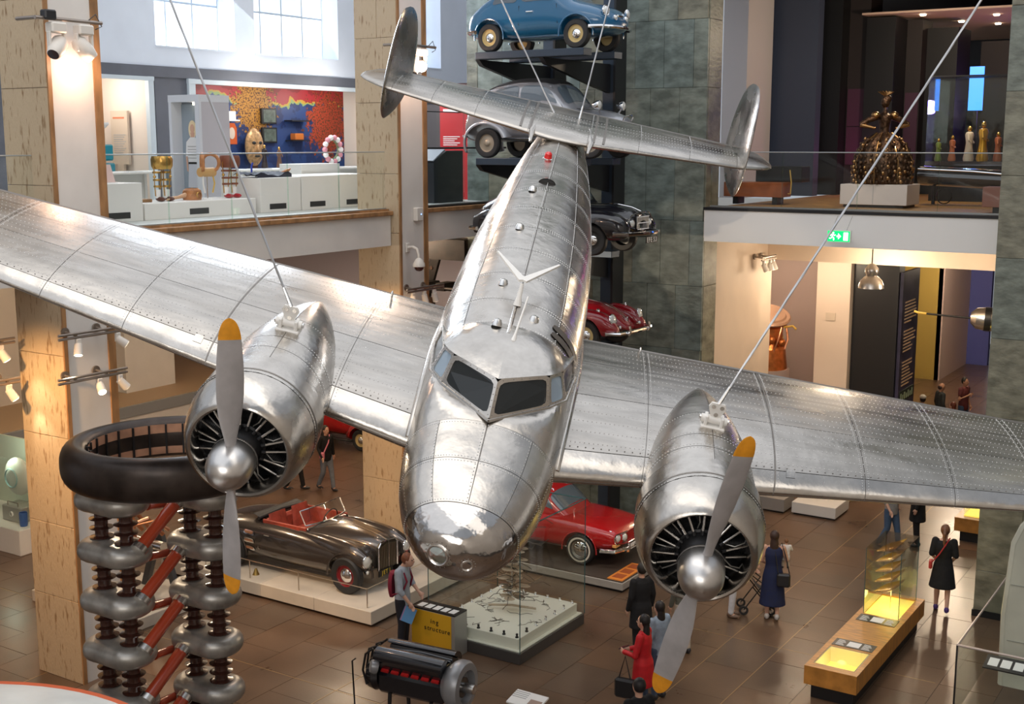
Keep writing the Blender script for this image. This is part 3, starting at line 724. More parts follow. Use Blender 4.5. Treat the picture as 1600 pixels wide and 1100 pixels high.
# engine nacelles, radial engines and propellers
blade_angles = {1: 88.6, -1: 95.9}
for s in (-1, 1):
    yc, zc = s * 2.32, -.195
    NAC = Loft([(-1.50, .615, .44, -.83, 2.05), (-2.2, .57, .43, -.82, 2.1), (-2.8, .48, .37, -.80, 2.1), (-3.3, .35, .26, -.72, 2.0), (-3.7, .20, .12, -.62, 2), (-4.0, .03, -.02, -.5, 2)], yc)
    nb = [-1.5, -1.82, -2.08, -2.62, -3.96]
    for a, b in zip(nb[:-1], nb[1:]):
        for p0, p1 in [(-90, 8), (8, 90), (90, 172), (172, 270)]:
            NAC.patch([(a - .004, D(p0) + .004), (b + .004, D(p0) + .004), (b + .004, D(p1) - .004), (a - .004, D(p1) - .004)], 8, 10, 0).build('nacelle_panel', ALU, plane)
    NAC.shell(lin(-1.5, -3.98, 16), 32, -.01).build('nacelle_core', CORE, plane)
    r2 = MB()
    for x in (-1.55, -1.79, -1.86, -2.05, -2.11, -2.6):
        rivets(r2, [NAC.P(x, t, .001) for t in np.arange(-.2, pi + .2, .06)], .006, lambda p: (0, p[1] - yc, p[2] - zc))
    r2.build('nacelle_rivets', RIV, plane, smooth=False)['kind'] = 'stuff'
    # cowling ring
    prof = [(.47, -1.02), (.468, -.85), (.472, -.775), (.485, -.735), (.505, -.722), (.53, -.735), (.565, -.79), (.60, -.88), (.632, -1.0), (.652, -1.13), (.657, -1.25), (.655, -1.4), (.648, -1.56), (.635, -1.57), (.63, -1.4)]
    cw = MB().lathe([(r, -h) for r, h in prof], (0, yc, zc), (-1, 0, 0), 56).build('cowling', ALU, plane)
    MB().lathe([(.659, 1.245), (.6625, 1.25), (.6625, 1.262), (.659, 1.267)], (0, yc, zc), (-1, 0, 0), 56).build('cowling_band', CORE, cw)
    r2 = MB(); ring = [(-.738, yc + .487 * cos(t), zc + .487 * sin(t)) for t in lin(0, 2 * pi, 110)[:-1]]
    rivets(r2, ring, .006, (1, 0, 0)); rivets(r2, [(-1.2, yc + .658 * cos(t), zc + .658 * sin(t)) for t in lin(0, 2 * pi, 120)[:-1]], .006, lambda p: (0, p[1] - yc, p[2] - zc))
    r2.build('cowling_rivets', RIV, cw, smooth=False)['kind'] = 'stuff'
    # engine
    MB().lathe([(.0, .70), (.12, .71), (.17, .76), (.21, .84), (.22, 1.0), (.30, 1.02), (.30, 1.2), (0, 1.2)], (0, yc, zc), (-1, 0, 0), 24).build('crankcase', BLACKM, cw)
    MB().lathe([(.66, 1.19), (0, 1.2)], (0, yc, zc), (-1, 0, 0), 32).build('firewall', DGREY, cw)
    eng = MB().lathe([(.20, .86), (.235, .88), (.235, .93), (.20, .95)], (0, yc, zc), (-1, 0, 0), 24).build('engine', BLACKM, plane, label='black radial engine with bright pushrod tubes')
    for k in range(9):
        t = pi / 2 + 2 * pi * k / 9; dr = Vector((0, cos(t), sin(t))); tn = Vector((0, -sin(t), cos(t)))
        c0 = Vector((-1.02, yc, zc))
        prof = []
        for i in range(14): r_ = .22 + i * .017; prof += [(.072, r_), (.088, r_ + .005), (.088, r_ + .009), (.072, r_ + .014)]
        MB().lathe([(r_, h) for r_, h in prof], c0, dr, 14).build('cylinder', BLACKM, eng)
        MB().cbox(c0 + dr * .465, (.15, .13, .06), .012, Matrix.Rotation(t - pi / 2, 4, 'X')).build('cylinder_head', BLACKM, eng)
        for q in (-1, 1):
            a = c0 + Vector((.20, 0, 0)) + dr * .205 + tn * q * .035; b = c0 + Vector((.11, 0, 0)) + dr * .455 + tn * q * .065
            MB().cyl(a, b, .0125, n=8).build('pushrod_tube', STEEL, eng)
            MB().cyl(a, a + (b - a) * .16, .019, n=8).build('pushrod_collar', BLACKM, eng)
        a = c0 + Vector((.15, 0, 0)) + dr * .24 + tn * .09
        MB().tube([a, a + dr * .09 + Vector((.03, 0, 0)), a + dr * .18 + tn * .03, a + dr * .21 + tn * .05 - Vector((.08, 0, 0))], .007, 6).build('ignition_lead', mat('lead_grey', (.28, .27, .25), .4, .6), eng)
    # propeller
    prp = MB().lathe([(0, .17), (.05, .178), (.12, .215), (.175, .275), (.212, .36), (.228, .45), (.23, .52), (.225, .60), (.21, .66), (.18, .70)], (0, yc, zc), (-1, 0, 0), 36).build('propeller', SPIN, plane, label='two-bladed propeller with grey blades and orange tips')
    MB().lathe([(.233, .595), (.235, .60), (.235, .615), (.233, .62)], (0, yc, zc), (-1, 0, 0), 36).build('spinner_band', CORE, prp)
    for q in (0, 1):
        th = D(blade_angles[s]) + pi * q; dr = Vector((0, cos(th), sin(th))); tn = Vector((0, -sin(th), cos(th)))
        Rr = [.12, .22, .32, .45, .62, .8, 1.0, 1.2, 1.34, 1.345, 1.42, 1.48, 1.525, 1.55, 1.56]
        Wd = [.055, .058, .075, .105, .128, .135, .130, .118, .106, .106, .095, .078, .055, .028, .004]
        Tk = [.052, .045, .034, .026, .021, .017, .014, .011, .009, .009, .008, .007, .006, .004, .002]
        wf, tf = interp(Rr, Wd), interp(Rr, Tk)
        def brow(r):
            tw = D(52) - (r - .2) * D(28); w_, t_ = wf(r), tf(r)
            cdir = tn * cos(tw) * 1 + Vector((1, 0, 0)) * (sin(tw)) ; ndir = dr.cross(cdir)
            c = Vector((-.50, yc, zc)) + dr * r
            return [c + cdir * (w_ * cos(a)) + ndir * (t_ * sin(a)) for a in lin(0, 2 * pi, 17)[:-1]]
        MB().grid([brow(r) for r in [.12, .18, .24, .3, .38, .48, .6, .75, .9, 1.05, 1.2, 1.34]], closej=True, cap=True).build('blade', GREYP, prp)
        MB().grid([brow(r) for r in [1.34, 1.38, 1.43, 1.47, 1.5, 1.525, 1.545, 1.556, 1.56]], closej=True, cap=True).build('blade_tip', ORANGE, prp)
    # lifting bracket on the nacelle
    br = MB().box(-2.40, -2.22, yc - .13, yc + .13, .40, .445, .01).build('lifting_bracket', WHITEP, plane)
    for q in (-1, 1):
        MB().box(-2.36, -2.24, yc + q * .085 - .018, yc + q * .085 + .018, .44, .55, .008).build('bracket_lug', WHITEP, br)
        MB().cyl((-2.30, yc + q * .11, .50), (-2.30, yc + q * .16, .50), .03, n=10).build('bracket_bolt', STEEL, br)
    MB().cyl((-2.30, yc - .14, .50), (-2.30, yc + .14, .50), .045, n=12).build('bracket_pin', WHITEP, br)
    Mx = Matrix.Translation((-2.33, yc, .50)) @ Matrix.Rotation(RAD(90), 4, 'Y') @ Matrix.Rotation(RAD(90), 4, 'Z')
    MB().prism([(-.035, -.04), (.035, -.04), (.095, .11), (.07, .16), (-.07, .16), (-.095, .11)], -.014, .014, Matrix.Translation((-2.30, yc, .54)) @ Matrix.Rotation(RAD(90), 4, 'X') @ Matrix.Rotation(RAD(90), 4, 'Y')).build('shackle_plate', WHITEP, br)
    for (dy, dz) in ((0, .03), (-.045, .12), (.045, .12)):
        MB().cyl((-2.325, yc + dy, .54 + dz), (-2.275, yc + dy, .54 + dz), .024, n=10).build('shackle_bolt', STEEL, br)

# tailplane
def st_pt(y, c, top, off=0):
    a = abs(y); le = -9.78 - .26 * max(0, a - .2) ; te = -11.70
    if a > 2.9:
        t = min(1, (a - 2.9) / .62); k = sqrt(max(0, 1 - t * t)); mid = -10.95
        le, te = mid + (le - mid) * (.05 + .95 * k), mid + (te - mid) * (.05 + .95 * k)
    ch = le - te; th = .12
    yt = 5 * th * (.2969 * sqrt(c) - .126 * c - .3516 * c * c + .2843 * c**3 - .1036 * c**4) * ch
    return (le - c * ch, y, .83 + (yt + off if top else -yt - off))
rv = MB()
col = [(c, True) for c in cs(0, 1, 12)[::-1]] + [(c, False) for c in cs(0, 1, 12)[1:]]
MB().grid([[st_pt(y, c, t, -.008) for c, t in col] for y in lin(-3.5, 3.5, 40)], cap=True).build('tailplane_core', CORE, plane)
SB = [-3.515, -2.9, -2.2, -1.45, -.55, .42, 1.25, 2.1, 2.9, 3.515]
for y0, y1 in zip(SB[:-1], SB[1:]):
    ys = lin(y0 + g, y1 - g, 9)
    MB().grid([[st_pt(y, c, t) for c, t in [(c, False) for c in lin(.68, .02, 6)] + [(c, True) for c in cs(0, .62, 9)]] for y in ys]).build('tailplane_panel', ALUW, plane)
    MB().grid([[st_pt(y, c, t) for c, t in [(c, True) for c in lin(.626, 1, 6)] + [(c, False) for c in lin(.99, .69, 5)]] for y in ys]).build('elevator_panel', ALUW, plane)
    rivets(rv, [st_pt(y0 + .03, c, True, .001) for c in np.arange(.04, .97, .03)], .006, (0, 0, 1))
for c in (.1, .22, .34, .46, .58): rivets(rv, [st_pt(y, c, True, .001) for y in np.arange(-2.9, 2.9, .05)], .0075, (0, 0, 1))
rv.build('tailplane_rivets', RIV, plane, smooth=False)['kind'] = 'stuff'
for s in (-1, 1):
    for k in (0, 1): MB().grid([[st_pt(s * y, c, True, .008) for c in cs(0.02, 1, 12)] for y in (.50 + k * .16, .54 + k * .16)]).build('tail_joint_strip', CORE, plane)
    # end-plate fin: outline around the tail tip
    N = 40; zc_, zt_, zb_ = .83, 2.06, .23
    rows_o = []
    out = []
    for i in range(N):
        t = 2 * pi * i / N; z = (zt_ - .83) * sin(t) if sin(t) > 0 else (.83 - zb_) * sin(t)
        hw = 1.12 if cos(t) < 0 else .46
        out.append((-10.92 + hw * math.copysign(abs(cos(t)) ** .85, cos(t)) - .10 * z, .83 + z))
    def ring_at(k, yo): 
        cx = -10.95
        return [(cx + (x - cx) * k, s * (3.03 + .14 * ((cx + (x - cx) * k) + 10.5)) + yo, .83 + (z - .83) * k) for x, z in out]
    rows = [ring_at(k, -s * t_) for k, t_ in [(.02, .055), (.35, .052), (.65, .045), (.85, .032), (.96, .016), (1, 0)]]
    rows += [ring_at(k, s * t_) for k, t_ in [(.96, .016), (.85, .032), (.65, .045), (.35, .052), (.02, .055)]]
    fin = MB().grid(rows, closej=True).build('tail_fin', ALU, plane)
    r2 = MB()
    for kz in (.25, .5, .75, 1.0): rivets(r2, [(-10.6 - .1 * kz - i * .05, s * (3.03 + .14 * (-.1 - .1 * kz - i * .05)) - s * (.052 - .028 * kz), .83 + kz) for i in range(int(16 * (1.15 - kz * .6)))], .006, (0, -s, 0))
    r2.build('fin_rivets', RIV, fin, smooth=False)['kind'] = 'stuff'
for s in (-1, 1):
    MB().tube([(-9.55, s * .46, .78), (-9.85, s * .48, .86), (-10.4, s * .42, .92)], [.02, .05, .03], 8).build('tail_fillet', ALU, plane)

# suspension cables: each its own thing
CBL = mat('cable_steel', (.55, .56, .58), .35, .9)
def cable(a, b, label):
    a, b = V3(a), V3(b); d = (b - a)
    t = thing('suspension_cable', label, 'cable', a, group='cables holding up the airplane')
    mb = MB()
    for k in range(3):
        pts = []
        n = int(d.length * 5)
        u, v, w = frame(d)
        for i in range(n + 1):
            ang = i * .9 + k * 2 * pi / 3; pts.append(d * (i / n) + (u * cos(ang) + v * sin(ang)) * .006)
        mb.tube(pts, .0085, 5)
    mb.build('wire_rope', CBL, t)
    MB().tube([d * 0, d.normalized() * .22], [.022, .015], 8).build('cable_socket', STEEL, t)
bpy.context.view_layer.update()
PM = Matrix.Translation(plane.location) @ plane.rotation_euler.to_matrix().to_4x4()
for (p, top, lb) in [((-2.30, -2.32, .69), (-12.53, 9.17, 15.0), 'steel cable rising from the engine nacelle over the dark metal ring'),
                     ((-2.30, 2.32, .69), (-.91, 16.58, 15.0), 'steel cable rising from the engine nacelle in front of the green exit sign'),
                     ((-11.0, -.22, .90), (-13.75, 17.51, 15.0), 'thin tail cable crossing the rear half of the blue car'),
                     ((-11.0, .22, .90), (-9.71, 20.09, 15.0), 'thin tail cable crossing the front bumper of the blue car')]:
    cable(PM @ V3(p), top, lb)
# ================================================================== cars
CHROME = mat('chrome', (.85, .85, .86), .08, 1)
TYRE = mat('tyre_rubber', (.02, .02, .021), .6)
CGLASS = mat('car_window_glass', (.10, .13, .16), .05, 0, coat=1)
LENS = mat('lamp_lens', (.80, .82, .80), .08, .2, coat=1)
UNDER = mat('underbody_black', (.012, .012, .013), .7)
SEAM = mat('door_gap', (.01, .01, .01), .7)
def paint(name, col, rough=.22): return mat('paint_' + name, col, rough, .0, coat=1)
def carve(o, cuts):
    me0 = o.data
    c = put('carve_tool', cuts.mesh('carve_tool', False))
    md = o.modifiers.new('cut', 'BOOLEAN'); md.operation = 'DIFFERENCE'; md.object = c; md.solver = 'EXACT'
    par = o.parent; o.parent = None; me = bake(o, c)
    COL.objects.link(o); o.parent = par; o.modifiers.clear(); o.data = me
    me.polygons.foreach_set('use_smooth', [True] * len(me.polygons)); me.set_sharp_from_angle(angle=RAD(40))
    return o
def wheel(par, x, y, r, w, rim, hub=CHROME, wallm=None, cap=.34):
    s = 1 if y > 0 else -1
    t = MB().lathe([(r * .60, -w / 2), (r * .66, -w / 2), (r * .92, -w / 2), (r, -w * .3), (r, w * .3), (r * .92, w / 2), (r * .66, w / 2), (r * .60, w * .42), (r * .6, -w / 2)], (x, y, r), (0, s, 0), 28).build('wheel', TYRE, par)
    MB().lathe([(0, w * .22), (r * .3, w * .22), (r * .42, w * .12), (r * .55, w * .16), (r * .62, w * .44), (r * .65, w * .46), (r * .66, w * .40)], (x, y, r), (0, s, 0), 28).build('wheel_rim', rim, t)
    MB().lathe([(0, w * .52), (r * .12, w * .50), (r * cap * .8, w * .40), (r * cap, w * .26), (r * cap, w * .2)], (x, y, r), (0, s, 0), 20).build('hubcap', hub, t)
    if wallm: MB().lathe([(r * .70, w * .505), (r * .80, w * .51), (r * .81, w * .50)], (x, y, r), (0, s, 0), 28).build('whitewall', wallm, t)
    return t
def phz(L, x, z):
    t, b, n = L.t(x), L.b(x), L.n(x); zc, hz = (t + b) / 2, (t - b) / 2
    k = max(-1, min(1, (z - zc) / hz)); return math.copysign(math.asin(min(1, abs(k) ** (n / 2))), k)
def side(L, q, s, off=.006, rnd=5, nu=7, nv=6):
    """patch on the flank from four (x, z) corners; s = -1 right flank, +1 left flank"""
    c = [(x, phz(L, x, z) if s > 0 else pi - phz(L, x, z)) for x, z in q]
    return L.patch(c, nu, nv, off, rnd)
def seam(L, pts, s, r=.006):
    return MB().tube([L.P(x, phz(L, x, z) if s > 0 else pi - phz(L, x, z), .001) for x, z in pts], r, 5)
def lamp(par, p, d, r, name='headlamp', lens=LENS):
    o = MB().lathe([(r * .75, -.05), (r * 1.02, -.02), (r * 1.08, .0), (r * 1.02, .012), (r * .9, .008)], p, d, 20).build(name, CHROME, par)
    MB().lathe([(r * .95, .0), (r * .7, .022), (r * .35, .034), (0, .038)], p, d, 20).build('lens', lens, o); return o
def fender(par, m, x, y, R, w, tall=1.0, a0=-15, a1=195, name='fender', wide=1.0):
    """rounded wing arching over a wheel"""
    s = 1 if y > 0 else -1; rows = []
    for a in lin(RAD(a0), RAD(a1), 22):
        row = []
        for t in lin(0, pi * .62, 9):
            rr = R * (1 - .16 * (1 - cos(t))); yy = y + s * (-w * .5 + w * sin(t) if t < pi / 2 else w * .5)
            if t >= pi / 2: rr = R * (.84 - .10 * (t - pi / 2))
            row.append((x + rr * cos(a) * wide, yy, .30 + rr * sin(a) * tall))
        rows.append(row)
    return MB().grid(rows).build(name, m, par, angle=70)
def plate(par, body, loc, rz, size, bgm, fgm, w, h):
    p = MB().box(-.006, .006, -w / 2, w / 2, -h / 2, h / 2).build('number_plate', bgm, par, smooth=False); p.location = loc; p.rotation_euler = (0, 0, rz)
    text(body, 'plate_lettering', fgm, p, (.008, 0, 0), (pi / 2, 0, pi / 2), size); return p
INK = mat('ink_black', (.01, .01, .01), .6); PAPER = mat('print_white', (.85, .85, .83), .6); YELPL = mat('plate_yellow', (.75, .55, .05), .5)

# ---- blue small saloon
bl = paint('blue', (.010, .115, .25)); cremerim = mat('cream_rim', (.62, .48, .22), .35)
c = thing('blue_car', 'small blue rounded saloon, topmost car of the stack', 'car', (-13.30, 22.07, 10.38))
L = Loft([(-1.64, .30, .60, .40, 2.4), (-1.57, .54, .76, .30, 2.8), (-1.3, .65, .98, .25, 3), (-1.0, .68, 1.16, .23, 3), (-.6, .69, 1.34, .22, 3.2), (-.1, .69, 1.40, .22, 3.3), (.3, .69, 1.36, .22, 3.2), (.6, .69, 1.16, .22, 3.2), (.85, .685, .95, .23, 3.2), (1.2, .66, .86, .25, 3), (1.45, .58, .76, .30, 2.8), (1.58, .44, .66, .36, 2.5), (1.64, .2, .56, .42, 2.3)])
o = L.shell([-1.64, -1.62, -1.58, -1.5, -1.4, -1.25, -1.1, -.95, -.75, -.5, -.2, .1, .3, .45, .6, .72, .85, 1.0, 1.2, 1.35, 1.46, 1.54, 1.6, 1.635], 40).build('body', bl, c)
cut = MB()
for x in (-1.0, 1.0):
    for s in (-1, 1): cut.cyl((x, s * .48, .29), (x, s * .9, .29), .35, n=28)
carve(o, cut)
for x in (-1.0, 1.0):
    for s in (-1, 1):
        wheel(c, x, s * .60, .28, .15, cremerim)
        MB().tube([(x + .36 * cos(a), s * (L.w(x + .36 * cos(a)) + .003), .29 + .36 * sin(a)) for a in lin(RAD(-8), RAD(188), 18)], .016, 6).build('wheel_arch', bl, c)
for s in (-1, 1):
    side(L, [(-.95, .88), (-.30, .90), (-.36, 1.22), (-.72, 1.20)], s).build('side_window', CGLASS, c)
    side(L, [(-.24, .90), (.50, .88), (.34, 1.20), (-.28, 1.24)], s).build('side_window', CGLASS, c)
    seam(L, [(-.27, .86), (-.30, .5), (-.26, .27), (.55, .27), (.60, .5), (.58, .86)], s).build('door_gap', SEAM, c)
    seam(L, [(-.62, .27), (.66, .27)], s, .014).build('sill_trim', CHROME, c)
    MB().cyl((-.10, s * .70, .74), (.05, s * .70, .74), .014, n=8).build('door_handle', CHROME, c)
    lamp(c, (1.545, s * .45, .70), (1, s * .22, .10), .095)
    lamp(c, (1.63, s * .22, .58), (1, s * .1, 0), .05, 'fog_lamp')
    MB().lathe([(.03, 0), (.02, .03), (0, .04)], (-1.55, s * .45, .55), (-1, 0, 0), 10).build('tail_lamp', mat('tail_red', (.4, .01, .01), .2), c)
L.patch([(.70, D(35)), (.44, D(42)), (.44, D(138)), (.70, D(145))], 5, 10, .006, 5).build('windscreen', CGLASS, c)
for sx, nm in ((1, 'front_bumper'), (-1, 'rear_bumper')):
    MB().tube([(sx * 1.30, -.70, .40), (sx * 1.52, -.60, .40), (sx * 1.66, -.3, .40), (sx * 1.69, 0, .40), (sx * 1.66, .3, .40), (sx * 1.52, .60, .40), (sx * 1.30, .70, .40)], .040, 8).build(nm, CHROME, c)
MB().box(1.55, 1.63, -.1, .1, .60, .64, .01).build('nose_trim', CHROME, c)

# ---- grey tin-snail saloon
gy = mat('paint_silver_grey', (.36, .37, .40), .25, .45, coat=.6); dk = mat('dark_roof_cloth', (.022, .022, .024), .6)
c = thing('grey_car', 'grey rounded saloon with stalk headlamps, second from the top of the stack', 'car', (-13.22, 22.1, 8.28))
L = Loft([(-1.90, .25, .62, .40, 2.4), (-1.80, .50, .92, .34, 2.8), (-1.5, .60, 1.26, .32, 3), (-1.05, .64, 1.49, .32, 3.2), (-.4, .65, 1.585, .32, 3.2), (.05, .645, 1.57, .32, 3.2), (.35, .63, 1.44, .32, 3.2), (.62, .60, 1.16, .32, 3), (.78, .55, 1.0, .34, 2.8), (1.15, .46, .95, .36, 2.5), (1.55, .34, .86, .38, 2.3), (1.75, .22, .74, .42, 2.2), (1.80, .1, .62, .46, 2.1)])
o = L.shell(lin(-1.9, 1.79, 46), 40).build('body', gy, c)
cut = MB()
for s in (-1, 1): cut.cyl((-1.17, s * .50, .26), (-1.17, s * .9, .26), .34, n=28); cut.cyl((1.23, s * .35, .30), (1.23, s * .9, .30), .40, n=28)
carve(o, cut)
L.patch([(-1.30, D(52)), (.30, D(52)), (.30, D(128)), (-1.30, D(128))], 16, 10, .012, 6).build('fabric_roof', dk, c)
rimg = mat('grey_rim', (.42, .36, .28), .4, .5)
for x in (-1.17, 1.23):
    for s in (-1, 1): wheel(c, x, s * .60, .30, .13, rimg, rimg, cap=.25)
for s in (-1, 1):
    fender(c, gy, 1.23, s * .60, .46, .30, .88, 20, 175)
    fender(c, gy, -1.20, s * .62, .50, .20, .95, 15, 205, 'rear_fender', 1.15)
    side(L, [(-1.28, 1.0), (-.42, 1.0), (-.42, 1.43), (-.98, 1.36)], s, .008).build('side_window', CGLASS, c)
    side(L, [(-.36, 1.0), (.52, 1.0), (.24, 1.36), (-.36, 1.43)], s, .008).build('side_window', CGLASS, c)
    for q in ([(-1.36, .96), (-1.02, 1.40), (-.39, 1.47), (.27, 1.40), (.60, .97), (-1.36, .96)], [(-.39, .40), (-.39, 1.47)], [(.66, .98), (.66, .42)]): seam(L, q, s, .016).build('window_surround', gy, c)
    seam(L, [(-1.0, .40), (.68, .40)], s, .012).build('sill_trim', CHROME, c)
    st = MB().cyl((1.30, s * .36, .86), (1.34, s * .50, 1.0), .018, n=8).build('headlamp_stalk', gy, c)
    hl = MB().lathe([(0, -.16), (.05, -.14), (.085, -.06), (.095, .0), (.09, .012)], (1.36, s * .50, 1.03), (1, 0, 0), 18).build('headlamp', CHROME, c)
    MB().lathe([(.088, .0), (.06, .02), (0, .03)], (1.36, s * .50, 1.03), (1, 0, 0), 18).build('lens', LENS, hl)
    for k in range(8): MB().box(.84 + k * .035, .855 + k * .035, s * .40 - .09, s * .40 + .09, .962 - k * .004, .972 - k * .004).build('bonnet_louvre', SEAM, c, smooth=False)
L.patch([(.66, D(42)), (.36, D(52)), (.36, D(128)), (.66, D(138))], 5, 10, .008, 6).build('windscreen', CGLASS, c)
MB().tube([(1.62, .20, .58), (1.74, .17, .80), (1.78, 0, .84), (1.74, -.17, .80), (1.62, -.20, .58)], .014, 6).build('grille_surround', CHROME, c)
for sx, nm in ((1, 'front_bumper'), (-1, 'rear_bumper')): MB().tube([(sx * 1.75, -.62, .44), (sx * 1.93, -.4, .44), (sx * 1.95, .4, .44), (sx * 1.75, .62, .44)], .028, 8).build(nm, gy, c)

# ---- black saloon
bk = paint('black', (.008, .008, .012)); blkrim = mat('black_rim', (.02, .02, .02), .3)
c = thing('black_car', 'black rounded saloon with silver slatted grille, third from the top of the stack', 'car', (-12.98, 22.1, 6.40))
L = Loft([(-1.85, .30, .66, .40, 2.4), (-1.72, .50, .92, .34, 2.6), (-1.35, .58, 1.12, .30, 2.8), (-.95, .60, 1.36, .28, 3), (-.4, .61, 1.50, .28, 3), (.0, .61, 1.50, .28, 3), (.3, .60, 1.38, .28, 3), (.55, .58, 1.10, .30, 2.8), (.72, .56, 1.0, .32, 2.6), (1.2, .50, .99, .34, 2.4), (1.6, .42, .92, .36, 2.3), (1.80, .30, .80, .40, 2.2), (1.86, .14, .66, .46, 2.1)])
o = L.shell(lin(-1.85, 1.85, 44), 40).build('body', bk, c)
cut = MB()
for x in (-1.09, 1.09):
    for s in (-1, 1): cut.cyl((x, s * .40, .29), (x, s * .95, .29), .36, n=28)
carve(o, cut)
for x in (-1.09, 1.09):
    for s in (-1, 1): wheel(c, x, s * .64, .30, .14, blkrim)
for s in (-1, 1):
    FL = Loft([(.45, .10, .62, .30, 2.3), (.75, .20, .82, .30, 2.6), (1.1, .24, .88, .30, 2.6), (1.5, .23, .84, .30, 2.6), (1.75, .16, .72, .34, 2.4), (1.83, .05, .58, .42, 2.2)], s * .56)
    f_ = FL.shell(lin(.45, 1.83, 18), 28).build('front_fender', bk, c); carve(f_, MB().cyl((1.09, s * .40, .29), (1.09, s * .95, .29), .37, n=28))
    RL = Loft([(-1.75, .10, .70, .34, 2.3), (-1.4, .18, .84, .30, 2.6), (-1.05, .20, .84, .30, 2.6), (-.7, .14, .66, .30, 2.4), (-.5, .04, .5, .3, 2.2)], s * .57)
    f_ = RL.shell(lin(-1.75, -.5, 16), 28).build('rear_fender', bk, c); carve(f_, MB().cyl((-1.09, s * .40, .29), (-1.09, s * .95, .29), .36, n=28))
    lamp(c, (1.80, s * .37, .64), (1, s * .1, 0), .075)
    MB().lathe([(.04, 0), (.035, .03), (0, .04)], (-1.70, s * .58, .62), (-1, 0, 0), 10).build('tail_lamp', mat('tail_red'), c)
    side(L, [(-.85, 1.0), (-.25, 1.0), (-.28, 1.32), (-.70, 1.28)], s).build('side_window', CGLASS, c)
    side(L, [(-.18, 1.0), (.42, 1.0), (.26, 1.28), (-.20, 1.33)], s).build('side_window', CGLASS, c)
    seam(L, [(-.20, .36), (-.22, 1.36)], s).build('door_gap', SEAM, c)
L.patch([(.52, D(35)), (.34, D(45)), (.34, D(135)), (.52, D(145))], 5, 10, .008, 6).build('windscreen', CGLASS, c)
gr = MB().box(1.78, 1.835, -.24, .24, .52, .76, .01).build('grille', SEAM, c)
for k in range(9): MB().box(1.83, 1.85, -.235 + k * .0585 - .022, -.235 + k * .0585 + .016, .53, .75, .004).build('grille_slat', mat('slat_grey', (.34, .33, .31), .3, .8), gr)
for z in (.52, .64, .76): MB().box(1.835, 1.856, -.25, .25, z - .008, z + .008).build('grille_bar', CHROME, gr, smooth=False)
MB().tube([(1.70, .50, .52), (1.79, .48, .72), (1.80, .38, .80), (1.86, .2, .84), (1.87, 0, .85), (1.86, -.2, .84), (1.80, -.38, .80), (1.79, -.48, .72), (1.70, -.50, .52)], .014, 6).build('grille_surround', CHROME, c)
MB().tube([(1.2, 0, 1.0), (1.6, 0, .935), (1.80, 0, .86)], .012, 6).build('bonnet_strip', CHROME, c)
MB().tube([(1.6, -.80, .44), (1.86, -.66, .44), (1.96, -.3, .44), (1.97, .3, .44), (1.86, .66, .44), (1.6, .80, .44)], .042, 8).build('front_bumper', CHROME, c)
MB().tube([(-1.6, -.74, .44), (-1.86, -.6, .44), (-1.94, 0, .44), (-1.86, .6, .44), (-1.6, .74, .44)], .042, 8).build('rear_bumper', CHROME, c)
plate(c, 'EFE 53', (1.99, .10, .31), 0, .135, INK, PAPER, .50, .135)
MB().box(.62, .68, .78, .90, .92, .95, .005).build('trafficator', mat('trafficator_amber', (.75, .45, .12), .4), c)

